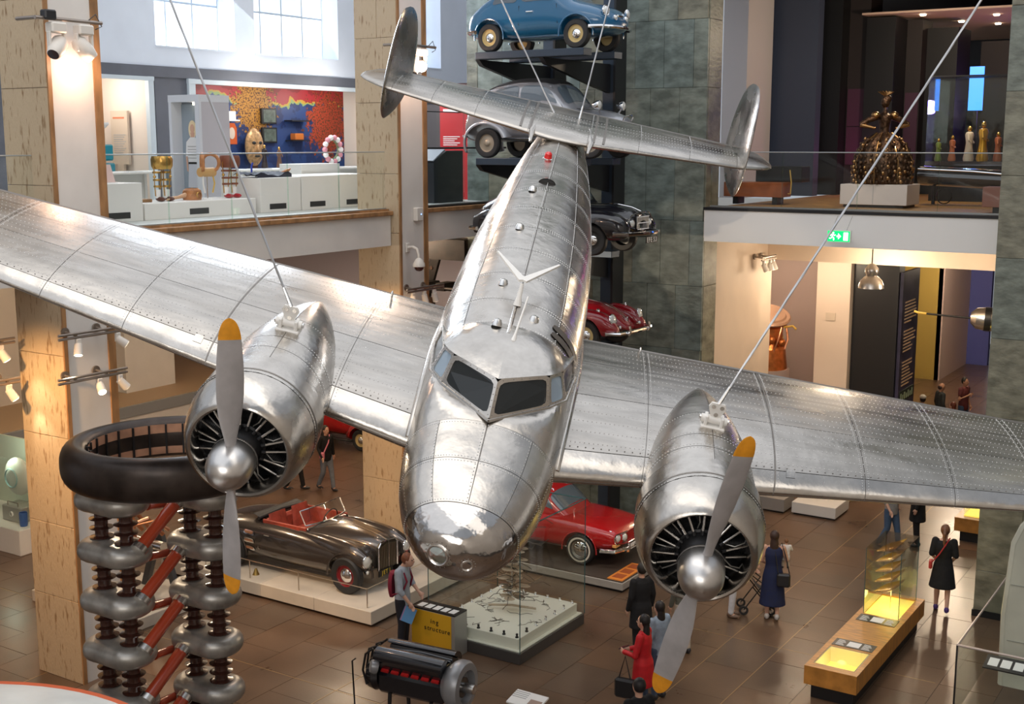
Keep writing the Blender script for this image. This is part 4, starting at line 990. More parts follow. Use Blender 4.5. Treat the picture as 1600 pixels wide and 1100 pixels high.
# ---- red beetle-shaped saloon
rd = paint('deep_red', (.27, .006, .012)); crim = mat('red_rim', (.35, .02, .02), .3)
def beetle_car(name, label, loc, rz, m):
    c = thing(name, label, 'car', loc, rz)
    L = Loft([(-1.98, .20, .60, .36, 2.3), (-1.85, .45, .82, .32, 2.5), (-1.5, .58, 1.10, .28, 2.6), (-1.0, .63, 1.38, .26, 2.8), (-.4, .65, 1.50, .26, 2.9), (.0, .65, 1.49, .26, 2.9), (.3, .64, 1.36, .26, 2.9), (.52, .61, 1.10, .28, 2.7), (.72, .57, .98, .30, 2.4), (1.2, .48, .90, .32, 2.2), (1.6, .35, .72, .36, 2.1), (1.85, .18, .50, .40, 2)])
    o = L.shell(lin(-1.98, 1.84, 46), 40).build('body', m, c)
    cut = MB()
    for x in (-1.2, 1.2):
        for s in (-1, 1): cut.cyl((x, s * .40, .31), (x, s * .95, .31), .38, n=28)
    carve(o, cut)
    for x in (-1.2, 1.2):
        for s in (-1, 1): wheel(c, x, s * .64, .31, .15, mat('cream_rim'), CHROME)
    for s in (-1, 1):
        FL = Loft([(.62, .04, .5, .3, 2.2), (.85, .17, .72, .28, 2.4), (1.2, .20, .84, .28, 2.5), (1.5, .19, .80, .30, 2.4), (1.75, .14, .66, .34, 2.2), (1.88, .05, .5, .40, 2.1)], s * .58)
        f_ = FL.shell(lin(.62, 1.88, 18), 28).build('front_fender', m, c); carve(f_, MB().cyl((1.2, s * .35, .31), (1.2, s * .95, .31), .38, n=28))
        RL = Loft([(-1.95, .06, .55, .36, 2.2), (-1.6, .17, .76, .30, 2.4), (-1.2, .20, .84, .28, 2.5), (-.85, .15, .68, .28, 2.4), (-.62, .03, .45, .3, 2.2)], s * .60)
        f_ = RL.shell(lin(-1.95, -.62, 18), 28).build('rear_fender', m, c); carve(f_, MB().cyl((-1.2, s * .35, .31), (-1.2, s * .95, .31), .38, n=28))
        lamp(c, (1.76, s * .58, .67), (1, s * .12, .30), .11); lamp(c, (1.83, s * .42, .50), (1, 0, .2), .035, 'horn_grille')
        MB().lathe([(.04, 0), (.035, .03), (.0, .05)], (1.42, s * .58, .82), (.3, 0, 1), 10).build('indicator_lamp', CHROME, c)
        side(L, [(-.95, .98), (-.32, .98), (-.34, 1.31), (-.78, 1.26)], s).build('side_window', CGLASS, c)
        side(L, [(-.25, .98), (.42, .98), (.24, 1.28), (-.27, 1.32)], s).build('side_window', CGLASS, c)
        seam(L, [(-.28, 1.34), (-.26, .34), (.5, .34), (.52, .9)], s).build('door_gap', SEAM, c)
        MB().box(-1.0, .95, s * .72 - .07, s * .72 + .07, .25, .29, .01).build('running_board', TYRE, c)
        seam(L, [(-1.4, .93), (-.3, .93), (.55, .93)], s, .009).build('waist_trim', CHROME, c)
    L.patch([(.50, D(35)), (.34, D(45)), (.34, D(135)), (.50, D(145))], 5, 10, .008, 6).build('windscreen', CGLASS, c)
    MB().tube([(.80, 0, .972), (1.2, 0, .905), (1.5, 0, .79), (1.72, 0, .64)], .011, 6).build('bonnet_strip', CHROME, c)
    MB().box(1.72, 1.79, -.03, .03, .56, .66, .01).build('bonnet_handle', CHROME, c)
    MB().tube([(1.7, -.78, .40), (1.96, -.66, .40), (2.02, -.3, .40), (2.02, .3, .40), (1.96, .66, .40), (1.7, .78, .40)], .04, 8).build('front_bumper', CHROME, c)
    for s in (-1, 1): MB().tube([(2.02, s * .42, .36), (2.07, s * .42, .42), (2.05, s * .42, .54)], .03, 8).build('bumper_guard', CHROME, c)
    return c
beetle_car('red_beetle_car', 'deep red rounded saloon, lowest car of the stack, above the airplane wing', (-13.25, 22.15, 4.48), 0, rd)

# ---- steel lift carrying the four stacked cars
LIFT = mat('lift_steel', (.05, .07, .10), .45, .5)
t = thing('car_lift', 'dark steel stacking frame with platforms holding four cars against the slate wall', 'car rack', (-13.3, 23.8, 0))
for x in (-14.55, -13.05):
    MB().box(x + 13.3 - .14, x + 13.3 + .14, .35, .75, 0, 12.5).build('post', LIFT, t, smooth=False)
    MB().box(x + 13.3 + .14, x + 13.3 + .19, .30, .80, 0, 12.5).build('post_flange', BLACK, t, smooth=False)
for z in (10.38, 8.28, 6.40, 4.48):
    for y in (-2.35, -1.1):
        MB().box(-1.25, 1.25, y - .17, y + .17, z - .14, z, .01).build('wheel_ramp', LIFT, t)
    for x in (-1.25, .25):
        MB().prism([(-2.45, z - .14), (.4, z - .14), (.4, z - .75), (-.4, z - .62), (-2.3, z - .26)], x - .05, x + .05, Matrix(((0, 0, 1, 0), (1, 0, 0, 0), (0, 1, 0, 0), (0, 0, 0, 1)))).build('cantilever_arm', BLACK, t)

# ---- open touring car on its plinth
br = mat('paint_bronze_grey', (.075, .062, .055), .24, .55, coat=1); hide = mat('red_leather', (.38, .06, .035), .45, 0, (9, .25))
c = thing('open_touring_car', 'bronze-grey open car with red leather seats on a pale railed plinth', 'car', (-16.14, 17.76, .30))
L = Loft([(-2.28, .45, .66, .42, 2.6), (-2.15, .62, .80, .34, 2.8), (-1.7, .74, .94, .28, 3), (-1.0, .79, 1.02, .24, 3.2), (-.2, .80, 1.04, .22, 3.3), (.5, .80, 1.01, .22, 3.2), (1.0, .79, .96, .24, 3), (1.4, .77, .91, .26, 2.9), (1.7, .72, .85, .32, 2.8), (1.84, .62, .77, .36, 2.6), (1.88, .50, .70, .40, 2.4)])
o = L.shell(lin(-2.28, 1.88, 50), 44).build('body', br, c)
cut = MB()
for x in (-1.38, 1.55):
    for s in (-1, 1): cut.cyl((x, s * .55, .34), (x, s * 1.0, .34), .42, n=30)
cut.box(-.72, .52, -.62, .62, .45, 1.4)
carve(o, cut)
B = Loft([(.48, .62, 1.06, .7, 2.6), (.8, .52, 1.08, .66, 2.4), (1.3, .40, 1.04, .62, 2.3), (1.75, .30, .96, .58, 2.2), (1.92, .26, .90, .46, 2.2)])
B.shell(lin(.48, 1.92, 20), 32).build('bonnet', br, c)
MB().tube([(.55, 0, 1.068), (1.2, 0, 1.052), (1.75, 0, .966), (1.95, 0, .90)], .014, 6).build('bonnet_strip', CHROME, c)
MB().box(-.70, .50, -.60, .60, .46, .50).build('cockpit_floor', hide, c, smooth=False)
for y in (-.32, .32):
    st = MB().cbox((-.22, y, .66), (.50, .52, .18), .06).build('seat', hide, c)
    rows = [[(-.46 - .10 * a + .05 * cos(t), y + .27 * sin(t) * (1 - .15 * a), .62 + .52 * a + .02 * cos(t)) for t in lin(0, 2 * pi, 17)[:-1]] for a in lin(0, 1, 7)]
    MB().grid(rows, closej=True, cap=True).build('seat_back', hide, st)
MB().cbox((-.60, 0, .86), (.14, 1.16, .36), .05).build('rear_seat_back', hide, c)
for s in (-1, 1): MB().box(-.66, .46, s * .60 - .02, s * .60 + .02, .62, 1.04, .01).build('door_lining', hide, c)
MB().tube([(-.74, -.64, 1.05), (-.76, 0, 1.08), (-.74, .64, 1.05)], .035, 8).build('hood_rail', mat('dark_roof_cloth'), c)
MB().grid([[(-.76 - .26 * a, y, 1.06 + .05 * sin(pi * a)) for y in lin(-.62, .62, 7)] for a in lin(0, 1, 6)]).build('folded_hood', mat('dark_roof_cloth'), c)
MB().box(.40, .50, -.6, .6, .86, 1.02, .02).build('dashboard', br, c)
sw_ = MB().tube([(.26 + .05 * sin(a), .32 + .20 * cos(a), .98 + .18 * sin(a)) for a in lin(0, 2 * pi, 21)[:-1]], .012, 6, closed=True).build('steering_wheel', BLACK, c)
MB().cyl((.26, .32, .98), (.46, .32, .90), .014, n=6).build('steering_column', BLACK, sw_)
SCR = glass_mat('windscreen_glass', (.93, .97, .96), .12)
rows = [[(.52 - .14 * a - .10 * abs(k) ** 2, k * .58, 1.07 + .30 * a * (1 - .12 * k * k)) for k in lin(-1, 1, 11)] for a in (0, .5, 1)]
w_ = MB().grid(rows).build('windscreen', SCR, c)
MB().tube(rows[0], .014, 6).build('screen_frame', CHROME, w_); MB().tube(rows[2], .012, 6).build('screen_frame', CHROME, w_)
MB().tube([r[0] for r in rows], .012, 6).build('screen_frame', CHROME, w_); MB().tube([r[-1] for r in rows], .012, 6).build('screen_frame', CHROME, w_)
rrim = mat('maroon_rim', (.22, .015, .02), .3, coat=.5)
for x in (-1.38, 1.55):
    for s in (-1, 1):
        wheel(c, x, s * .72, .35, .17, rrim, CHROME, cap=.40)
        MB().tube([(x + .43 * cos(a), s * (L.w(x + .43 * cos(a)) + .004), .34 + .43 * sin(a)) for a in lin(RAD(-5), RAD(185), 18)], .022, 6).build('wheel_arch', br, c)
for s in (-1, 1):
    FL = Loft([(.3, .06, .98, .7, 2.2), (.8, .13, .99, .6, 2.2), (1.4, .17, .95, .5, 2.2), (1.75, .16, .87, .42, 2.2), (1.92, .10, .76, .46, 2.1)], s * .60)
    FL.shell(lin(.3, 1.92, 16), 24).build('front_fender', br, c)
    lamp(c, (1.93, s * .60, .63), (1, s * .08, .03), .115); lamp(c, (1.93, s * .60, .43), (1, 0, 0), .04, 'side_lamp')
    for k in range(3):
        z = .78 - k * .15
        sc_ = side(L, [(-1.02, z - .045), (-.72, z - .05), (-.75, z + .035), (-.99, z + .045)], s, .014, 4).build('side_scoop', CHROME, c)
        side(L, [(-.99, z - .02), (-.76, z - .025), (-.77, z + .015), (-.97, z + .02)], s, .02, 4).build('scoop_mouth', mat('scoop_copper', (.55, .28, .16), .4, .6), sc_)
    seam(L, [(-.62, .90), (-.64, .50), (-.60, .48)], s, .012).build('side_trim', CHROME, c)
    seam(L, [(-.52, .98), (-.54, .30), (.45, .30), (.48, .98)], s, .005).build('door_gap', SEAM, c)
    seam(L, [(-1.0, .235), (1.0, .245)], s, .022).build('sill_trim', CHROME, c)
    seam(L, [(-.98, .31), (.98, .31)], s, .010).build('sill_trim', CHROME, c)
    MB().cyl((-.46, s * .802, .80), (-.32, s * .802, .80), .012, n=6).build('door_handle', CHROME, c)
gr = MB().prism([(-.27, .36), (.27, .36), (.27, .82), (.22, .88), (0, .91), (-.22, .88), (-.27, .82)], 1.90, 1.95, Matrix(((0, 0, 1, 0), (1, 0, 0, 0), (0, 1, 0, 0), (0, 0, 0, 1)))).build('grille', mat('grille_dark', (.10, .09, .07), .4, .8), c)
for k in range(19): MB().box(1.945, 1.965, -.235 + k * .026 - .005, -.235 + k * .026 + .005, .39, .86 - .05 * abs(k - 9) / 9).build('grille_slat', mat('grille_nickel', (.5, .47, .40), .3, 1), gr, smooth=False)
MB().tube([(1.955, -.28, .36), (1.955, -.28, .82), (1.955, -.22, .89), (1.955, 0, .92), (1.955, .22, .89), (1.955, .28, .82), (1.955, .28, .36)], .016, 6).build('grille_surround', CHROME, gr)
MB().box(1.955, 1.975, -.012, .012, .38, .90).build('grille_bar', CHROME, gr, smooth=False)
plate(c, 'JET 1', (1.985, -.12, .33), 0, .12, INK, YELPL, .42, .12)

pl = thing('car_plinth', 'low pale stone plinth with thin rail under the open touring car', 'plinth', (-16.3, 18.2, 0))
PLST = mat('pale_plinth_stone', (.62, .56, .48), .5, 0, (2, .08))
MB().box(-2.7, 2.62, -1.58, 1.7, 0, .05).build('plinth_base', BLACK, pl, smooth=False)
for i in range(4):
    for j in range(3):
        MB().box(-2.75 + i * 1.36 + .003, -2.75 + (i + 1) * 1.36 - .003, -1.68 + j * 1.14 + .003, -1.68 + (j + 1) * 1.14 - .003, .05, .30, .008).build('plinth_slab', PLST, pl)
rl = thing('plinth_rail', 'thin steel guard rail along the pale car plinth', 'railing', (-16.3, 18.2, .30))
pts = [(-2.6, -1.55), (-1.6, -1.55), (-.4, -1.55), (.85, -1.55), (2.5, -1.55), (2.5, -.3), (2.5, 1.2)]
RS = mat('rail_steel', (.55, .48, .40), .3, .9)
for p in pts: MB().cyl((p[0], p[1], 0), (p[0], p[1], .36), .011, n=8).build('post', RS, rl)
MB().tube([(p[0], p[1], .36) for p in pts], .009, 6).build('rail', RS, rl)
MB().lathe([(.07, 0), (.05, .04), (.02, .12), (.0, .13)], (-16.75, 16.86, .30), (0, 0, 1), 12).build('brass_stand', mat('brass_small', (.55, .38, .12), .3, .9))
tag(bpy.data.objects['brass_stand'], 'small brass cone standing on the pale car plinth', 'ornament')

# ---- red two-door saloon on the dark plinth
rr = paint('bright_red', (.42, .008, .010))
c = thing('red_saloon_car', 'bright red two-door saloon with twin headlamps on a dark plinth', 'car', (-13.05, 21.70, .22))
L = Loft([(-2.05, .55, .78, .46, 3), (-1.95, .68, .88, .34, 3.4), (-1.3, .76, .92, .26, 3.8), (-.4, .785, .93, .24, 4), (.5, .785, .925, .24, 4), (1.2, .77, .90, .26, 3.8), (1.7, .73, .85, .32, 3.4), (1.95, .66, .78, .40, 3), (2.02, .55, .72, .46, 2.6)])
o = L.shell(lin(-2.05, 2.02, 44), 44).build('body', rr, c)
cut = MB()
for x in (-1.2, 1.2):
    for s in (-1, 1): cut.cyl((x, s * .55, .31), (x, s * 1.0, .31), .375, n=30)
carve(o, cut)
G = Loft([(-1.62, .50, .92, .6, 2.8), (-1.35, .60, 1.12, .6, 2.9), (-1.0, .64, 1.34, .6, 3), (-.5, .65, 1.42, .6, 3.1), (0, .645, 1.42, .6, 3.1), (.3, .63, 1.33, .6, 3), (.6, .60, 1.10, .6, 2.9), (.85, .55, .90, .6, 2.8)])
G.shell(lin(-1.62, .85, 26), 36).build('cabin', rr, c)
for s in (-1, 1):
    side(G, [(-1.12, .95), (-.45, .95), (-.45, 1.31), (-.90, 1.28)], s).build('side_window', CGLASS, c)
    side(G, [(-.38, .95), (.55, .95), (.26, 1.27), (-.38, 1.32)], s).build('side_window', CGLASS, c)
    seam(G, [(.62, .94), (.30, 1.32), (-.4, 1.37), (-.95, 1.33)], s, .012).build('window_trim', CHROME, c)
    seam(L, [(-1.95, .76), (1.85, .76)], s, .014).build('waist_trim', CHROME, c)
    seam(L, [(-.85, .30), (.85, .30)], s, .016).build('sill_trim', CHROME, c)
    seam(L, [(.62, .90), (.66, .32), (-.48, .32), (-.45, .90)], s, .005).build('door_gap', SEAM, c)
    for k in (0, 1): lamp(c, (2.035 - k * .055, s * (.40 + k * .165), .63), (1, s * .15, .05), .080)
    MB().tube([(2.04, s * .30, .73), (1.98, s * .66, .725), (1.95, s * .67, .63), (1.98, s * .66, .535), (2.04, s * .30, .53)], .012, 6).build('lamp_surround', CHROME, c)
    MB().box(1.90, 1.99, s * .58 - .10, s * .58 + .10, .46, .52, .01).build('indicator_lamp', mat('indicator_amber', (.7, .35, .1), .3), c)
    MB().tube([(2.06, s * .32, .32), (2.10, s * .32, .40), (2.09, s * .32, .50)], .032, 8).build('bumper_guard', CHROME, c)
for x in (-1.2, 1.2):
    for s in (-1, 1):
        wheel(c, x, s * .68, .315, .165, mat('silver_rim', (.5, .49, .46), .3, .8), CHROME, mat('whitewall_ring', (.7, .66, .58), .6), .5)
        MB().tube([(x + .385 * cos(a), s * (L.w(x + .385 * cos(a)) + .003), .31 + .385 * sin(a)) for a in lin(RAD(-5), RAD(185), 18)], .014, 6).build('wheel_arch', rr, c)
G.patch([(.68, D(30)), (.36, D(40)), (.36, D(140)), (.68, D(150))], 5, 10, .008, 6).build('windscreen', CGLASS, c)
MB().tube([(1.7, -.82, .40), (1.98, -.72, .40), (2.08, -.4, .40), (2.08, .4, .40), (1.98, .72, .40), (1.7, .82, .40)], .042, 8).build('front_bumper', CHROME, c)
MB().tube([(-1.7, -.82, .42), (-2.05, -.72, .42), (-2.14, 0, .42), (-2.05, .72, .42), (-1.7, .82, .42)], .042, 8).build('rear_bumper', CHROME, c)
plate(c, '689', (2.11, -.05, .42), 0, .10, PAPER, INK, .44, .11)
MB().tube([(.9, -.45, .91), (.9, -.46, .98), (.93, -.47, 1.06)], .010, 6).build('wing_mirror', CHROME, c)
pl = thing('car_plinth', 'low dark plinth with an orange label under the red two-door saloon', 'plinth', (-12.95, 21.75, 0))
MB().box(-2.45, 2.28, -1.20, 1.4, 0, .05).build('plinth_base', BLACK, pl, smooth=False)
MB().box(-2.5, 2.32, -1.25, 1.4, .05, .20, .01).build('plinth_side', mat('plinth_grey', (.33, .31, .29), .5), pl)
MB().box(-2.48, 2.30, -1.23, 1.38, .20, .22).build('plinth_top', mat('plinth_dark_top', (.07, .055, .045), .4), pl, smooth=False)
lb_ = MB().box(1.95, 2.28, -1.20, -.15, .22, .235).build('label_board', mat('label_orange', (.70, .24, .04), .5), pl, smooth=False)
for k in range(3): MB().box(2.0, 2.22, -1.1 + k * .32, -.86 + k * .32, .235, .238).build('label_print', mat('label_rust', (.35, .08, .02), .6), lb_, smooth=False)

# ---- far red car below the mezzanine
beetle_car('far_red_car', 'small red car parked on the ground floor behind the walking couple', (-23.3, 27.2, 0), RAD(0), rr)
# ================================================================== ground-floor exhibits
# ---- high voltage generator: two stacks of plates on ribbed insulators under a metal ring
GUN = mat('gunmetal_plate', (.44, .42, .385), .36, .6, (4, .3)); RINGM = mat('dark_bronze_ring', (.055, .042, .036), .36, .6, (3, .4)); INS = mat('brown_glazed_insulator', (.055, .02, .014), .22, coat=.6)
REDT = mat('red_brown_tube', (.45, .06, .022), .25, coat=.8); COPI = mat('copper_lining', (.60, .32, .20), .55, 0, (3, .3))
gt = thing('high_voltage_generator', 'tall twin-stack voltage generator with dark ring and red tubes', 'generator', (-13.0, 11.25, 0))
def stadium(cx, cy, z, L_, Wd, H):
    rows = []
    for a in lin(-pi / 2, pi / 2, 9):
        row = []
        for i in range(40):
            t = 2 * pi * i / 40; k = .62 + .38 * cos(a)
            r = Wd / 2 * k; sx = (L_ - Wd) / 2
            row.append((cx + (sx if cos(t) > 0 else -sx) + r * cos(t), cy + r * sin(t) * (1 - .10 * (1 - min(1, abs(cos(t)) * 2.2))), z + H / 2 * sin(a)))
        rows.append(row)
    return MB().grid(rows, closej=True, cap=True)
imb = MB(); pr = []
N_ = 4
for i in range(N_):
    h0 = i * .52 / N_; pr += [(.088, h0), (.09, h0 + .055), (.16, h0 + .066), (.163, h0 + .076), (.092, h0 + .095), (.088, h0 + .12)]
ime = MB().lathe([(.12, -.02), (.12, .0)] + pr + [(.11, .52), (.11, .54)], n=20).mesh('insulator'); ime.materials.append(INS)
S = [(-.30, -.50), (.28, .55)]
lv = [3.85, 3.14, 2.43, 1.72, 1.01, .30]
for k, (sx, sy) in enumerate(S):
    for i, z in enumerate(lv):
        stadium(sx, sy, z - (.08 if k else 0), 1.12, .76, .30).build('equalizer_plate', GUN, gt)
        if i + 1 < len(lv):
            for dx in (-.25, .25): put('insulator', ime, gt, loc=(sx + dx, sy, lv[i + 1] + .09 - (.08 if k else 0)))
for i in range(5):
    a = V3((S[0][0] + .48, S[0][1] + .0, lv[i + 1] + .10)); b = V3((S[1][0] - .10, S[1][1] - .36, lv[i] - .12)); a, b = (a, b)
    tb = MB().cyl(a, b, .088, n=18).build('resistor_tube', REDT, gt); d_ = (b - a).normalized()
    for p, q in ((a - d_ * .02, a + d_ * .06), (b - d_ * .06, b + d_ * .02)): MB().cyl(p, q, .115, n=18).build('tube_collar', STEEL, tb)
    MB().cyl(a - d_ * .14, a, .03, n=10).build('tube_end', STEEL, tb)
    a = V3((S[0][0] + .40, S[0][1] + .24, lv[i] - .08)); b = V3((S[1][0] - .46, S[1][1] - .10, lv[i] - .26)); d_ = (b - a).normalized()
    tb = MB().cyl(a, b, .062, n=16).build('resistor_tube', REDT, gt)
    MB().cyl(b - d_ * .05, b + d_ * .02, .085, n=16).build('tube_collar', STEEL, tb)
rc = (.26, .06)
prof = []
for a in lin(0, 2 * pi, 29)[:-1]:
    prof.append((1.24 + .19 * cos(a), 4.41 + .29 * math.copysign(abs(sin(a)) ** .8, sin(a))))
MB().lathe(prof, (rc[0], rc[1], 0), (0, 0, 1), 64, closed=True).build('corona_ring', RINGM, gt)
MB().lathe([(1.06, 4.20), (1.055, 4.63)], (rc[0], rc[1], 0), (0, 0, 1), 64).build('ring_lining', COPI, gt)
for i in range(28):
    t = 2 * pi * i / 28; MB().box(-.012, .012, -.02, .03, -.22, .22).xf(Matrix.Translation((rc[0] + 1.06 * cos(t), rc[1] + 1.06 * sin(t), 4.41)) @ Matrix.Rotation(t + pi / 2, 4, 'Z')).build('ring_rib', BLACK, gt, smooth=False)
for (x, y) in S: MB().cyl((x, y, 3.95), (x, y, 4.2), .3, n=20).build('ring_support', GUN, gt)

# ---- iron machine with copper pipes beyond the generator
mt = thing('iron_machine', 'grey iron machine with copper pipes on a low pale plinth behind the generator', 'machine', (-18.6, 15.0, 0))
MB().box(-1.3, 1.6, -.9, .9, 0, .22, .01).build('machine_plinth', PLST, mt)
for y in (-.5, .5):
    for x in (-.6, .7):
        MB().prism([(x - .5, .22), (x - .36, .22), (x + .02, 1.2), (x + .36, .22), (x + .5, .22), (x + .08, 1.38), (x - .08, 1.38)], y - .05, y + .05, Matrix(((1, 0, 0, 0), (0, 0, 1, 0), (0, 1, 0, 0), (0, 0, 0, 1)))).build('iron_trestle', mat('iron_grey', (.10, .10, .105), .5, .6), mt)
MB().cyl((-1.2, 0, 1.3), (1.4, 0, 1.3), .09, n=14).build('shaft', STEEL, mt)
COPPER = mat('copper_pipe', (.62, .28, .15), .3, .9)
for k in range(7): MB().tube([(-.9 + k * .28, -.4, 1.3), (-.95 + k * .28, -.42, 1.62), (-.8 + k * .28, .1, 1.72 + .05 * (k % 2)), (-.75 + k * .28, .4, 1.35)], .045, 8).build('copper_pipe', COPPER, mt)
for k in range(4): MB().cyl((-.7 + k * .4, -.05, 1.35), (-.7 + k * .4, -.05, 1.62), .10, n=14).build('valve_body', COPPER, mt)
MB().tube([(1.1, -.4, 1.2), (1.1, -.4, 1.75), (1.3, -.1, 1.8), (1.45, .1, 1.6)], .03, 8).build('control_lever', COPPER, mt)

# ---- glass case with a hanging wire neuron model
ct = thing('neuron_display_case', 'large square glass case on a dark base with white stepped floor', 'display case', (-11.44, 17.68, 0))
hx, hy = .94, 1.09
MB().box(-hx, hx, -hy, hy, 0, .20, .008).build('case_base', mat('case_base_grey', (.075, .07, .068), .45, .3), ct)
MB().box(-hx + .03, hx - .03, -hy + .03, hy - .03, .20, .215).build('base_trim', mat('case_inner_white', (.82, .80, .72), .5), ct, smooth=False)
MB().box(-hx + .10, hx - .10, -hy + .10, hy - .10, .21, .40, .004).build('case_floor', mat('case_inner_white'), ct)
CG = glass_mat('case_glass', (.965, .985, .972), .05)
for q in ((-hx, hx, -hy, -hy + .012), (-hx, hx, hy - .012, hy), (-hx, -hx + .012, -hy, hy), (hx - .012, hx, -hy, hy)): MB().box(q[0], q[1], q[2], q[3], .20, 2.34).build('glass_pane', CG, ct, smooth=False)
TEAL = mat('glass_edge_teal', (.03, .10, .11), .25)
for a, b in (((-hx, -hy), (hx, -hy)), ((hx, -hy), (hx, hy)), ((hx, hy), (-hx, hy)), ((-hx, hy), (-hx, -hy))):
    MB().cyl((a[0], a[1], 2.34), (b[0], b[1], 2.34), .012, n=6).build('glass_edge', TEAL, ct); MB().cyl((a[0], a[1], .2), (a[0], a[1], 2.34), .008, n=6).build('glass_edge', TEAL, ct)
random.seed(11)
nt_ = thing('neuron_sculpture', 'branching wire and paper neuron model hanging inside the large glass case', 'model', (-11.40, 17.75, .40))
WIRE = mat('wire_dark', (.10, .075, .055), .5, .3); PETAL = mat('petal_brown', (.50, .40, .30), .6)
MB().cyl((0, 0, .18), (0, 0, 1.9), .008, n=6).build('hanging_rod', STEEL, nt_)
for k in range(9):
    z = .28 + k * .17; n = 5
    for i in range(n):
        t = 2 * pi * i / n + k * .7; r0 = random.uniform(.16, .34)
        MB().sphere((r0 * cos(t) * .6, r0 * sin(t) * .6, z), (.14 * random.uniform(.6, 1.1), .085, .016), 10, 6).build('cell_petal', PETAL if random.random() < .7 else STEEL, nt_)
        pts = [(0, 0, z)]; 
        for j in range(1, 6): pts.append((r0 * cos(t + .1 * random.uniform(-1, 1)) * j * .42 + random.uniform(-.03, .03), r0 * sin(t) * j * .42 + random.uniform(-.03, .03), z + random.uniform(-.07, .07)))
        MB().tube(pts, .006, 5).build('dendrite', WIRE, nt_)
MB().tube([(-.42, -.12, .06), (0, 0, .10), (.40, .16, .06)], .02, 6).build('axon_bar', PETAL, nt_)
for i in range(26):
    pts = [(random.uniform(-.75, .75), random.uniform(-.9, .9), .004)]
    for j in range(6): pts.append((max(-.8, min(.8, pts[-1][0] + random.uniform(-.12, .12))), max(-.95, min(.95, pts[-1][1] + random.uniform(-.12, .12))), .004))
    MB().tube(pts, .004, 4).build('floor_branch', WIRE, nt_)
me = MB().lathe([(.03, 0), (.028, .02), (.014, .03), (.022, .05), (.02, .07), (0, .075)], n=10).mesh('pin_lamp'); me.materials.append(BLACK)
me2 = me.copy(); me2.materials.clear(); me2.materials.append(CHROME)
ring_ = [(-.78 + i * .26, -.93) for i in range(7)] + [(.78, -.62 + i * .31) for i in range(6)] + [(-.78, -.62 + i * .31) for i in range(6)] + [(-.52 + i * .26, .93) for i in range(5)]
for i, (x, y) in enumerate(ring_):
    o = put('pin_lamp', me if y < -.5 else me2, loc=(-11.44 + x, 17.68 + y, .40)); k = i if i < 7 else (i - 7 if i < 13 else (i - 13 if i < 19 else i - 19))
    row = 'front' if i < 7 else 'red car side' if i < 13 else 'label box side' if i < 19 else 'back'
    tag(o, '%s peg lamp along the %s edge of the white case floor' % (('first', 'second', 'third', 'fourth', 'fifth', 'sixth', 'seventh')[k], row), 'lamp', 'peg lamps in the neuron case')

# ---- yellow label box beside the man
lb = thing('yellow_label_box', 'yellow-fronted label box with steel end beside the large glass case', 'label stand', (-11.96, 16.40, 0))
YEL = mat('label_yellow', (.72, .40, .02), .45)
MB().box(-.50, .40, -.18, .18, 0, .74).build('box_body', mat('box_steel', (.42, .42, .40), .4, .5), lb, smooth=False)
fp = MB().box(-.50, .33, -.19, -.18, .02, .73).build('front_panel', YEL, lb, smooth=False)
text('ing', 'panel_lettering', INK, fp, (-.10, -.195, .58), (pi / 2, 0, 0), .12, 'LEFT'); text('structure', 'panel_lettering', INK, fp, (-.24, -.195, .45), (pi / 2, 0, 0), .12, 'LEFT')
tp = MB().box(-.50, .40, -.18, .18, .74, .765).build('label_top', BLACK, lb, smooth=False)
for k in range(5): MB().box(-.44 + k * .165, -.32 + k * .165, -.12, .05, .765, .769).build('label_card', PAPER, tp, smooth=False)

# ---- vee aero engine
et = thing('vee_engine', 'black twelve-cylinder vee aero engine with red exhaust ports', 'engine', (-10.42, 13.78, 0), RAD(6))
EB = mat('engine_enamel', (.012, .012, .016), .22, .2, coat=.8); EG = mat('engine_grey', (.33, .34, .36), .35, .4); ERED = mat('port_red', (.62, .02, .02), .4)
MB().box(-.62, .50, -.26, .26, .62, .95, .05).build('crankcase', EB, et)
for s in (-1, 1):
    a = s * RAD(30); Mx = Matrix.Translation((0, 0, .86)) @ Matrix.Rotation(-a, 4, 'X')
    MB().box(-.60, .46, -.115, .115, .08, .40, .02).xf(Mx).build('cylinder_bank', EB, et)
    rows = [[(x, .125 * cos(t), .40 + .085 * sin(t)) for t in lin(0, pi, 11)] for x in lin(-.64, .50, 3)]
    MB().grid([[tuple(Mx @ Vector(p)) for p in r] for r in rows]).build('rocker_cover', EB, et)
    for x in (-.64, .50): MB().add([tuple(Mx @ Vector((x, .125 * cos(t), .40 + .085 * sin(t)))) for t in lin(0, pi, 11)], [tuple(range(11))]).build('cover_end', EB, et)
    for k in range(6):
        x = -.50 + k * .17
        MB().box(x - .062, x + .062, s * .116, s * .145, .16, .215, .01).xf(Mx).build('exhaust_port', ERED, et)
        MB().tube([Mx @ Vector((x, s * .12, .10)), Mx @ Vector((x + .02, s * .17, .02)), Mx @ Vector((x - .03, s * .15, -.10))], .008, 6).build('ignition_lead', mat('brass_lead', (.45, .36, .2), .4, .7), et)
    MB().tube([Mx @ Vector((-.6, -s * .15, .30)), Mx @ Vector((0, -s * .16, .34)), Mx @ Vector((.5, -s * .15, .32))], .022, 8).build('coolant_pipe', EB, et)
for k in range(9): MB().tube([(-.55 + k * .12, -.05, 1.12), (-.5 + k * .12, .04, 1.17), (-.46 + k * .12, .02, 1.10)], .014, 6).build('inlet_linkage', mat('brass_lead'), et)
MB().lathe([(.0, -.10), (.25, -.10), (.30, -.04), (.34, .0), (.37, .06), (.37, .15), (.34, .20), (.24, .21), (.23, .10), (0, .08)], (.55, 0, .88), (1, 0, 0), 36).build('reduction_gear_case', EG, et)
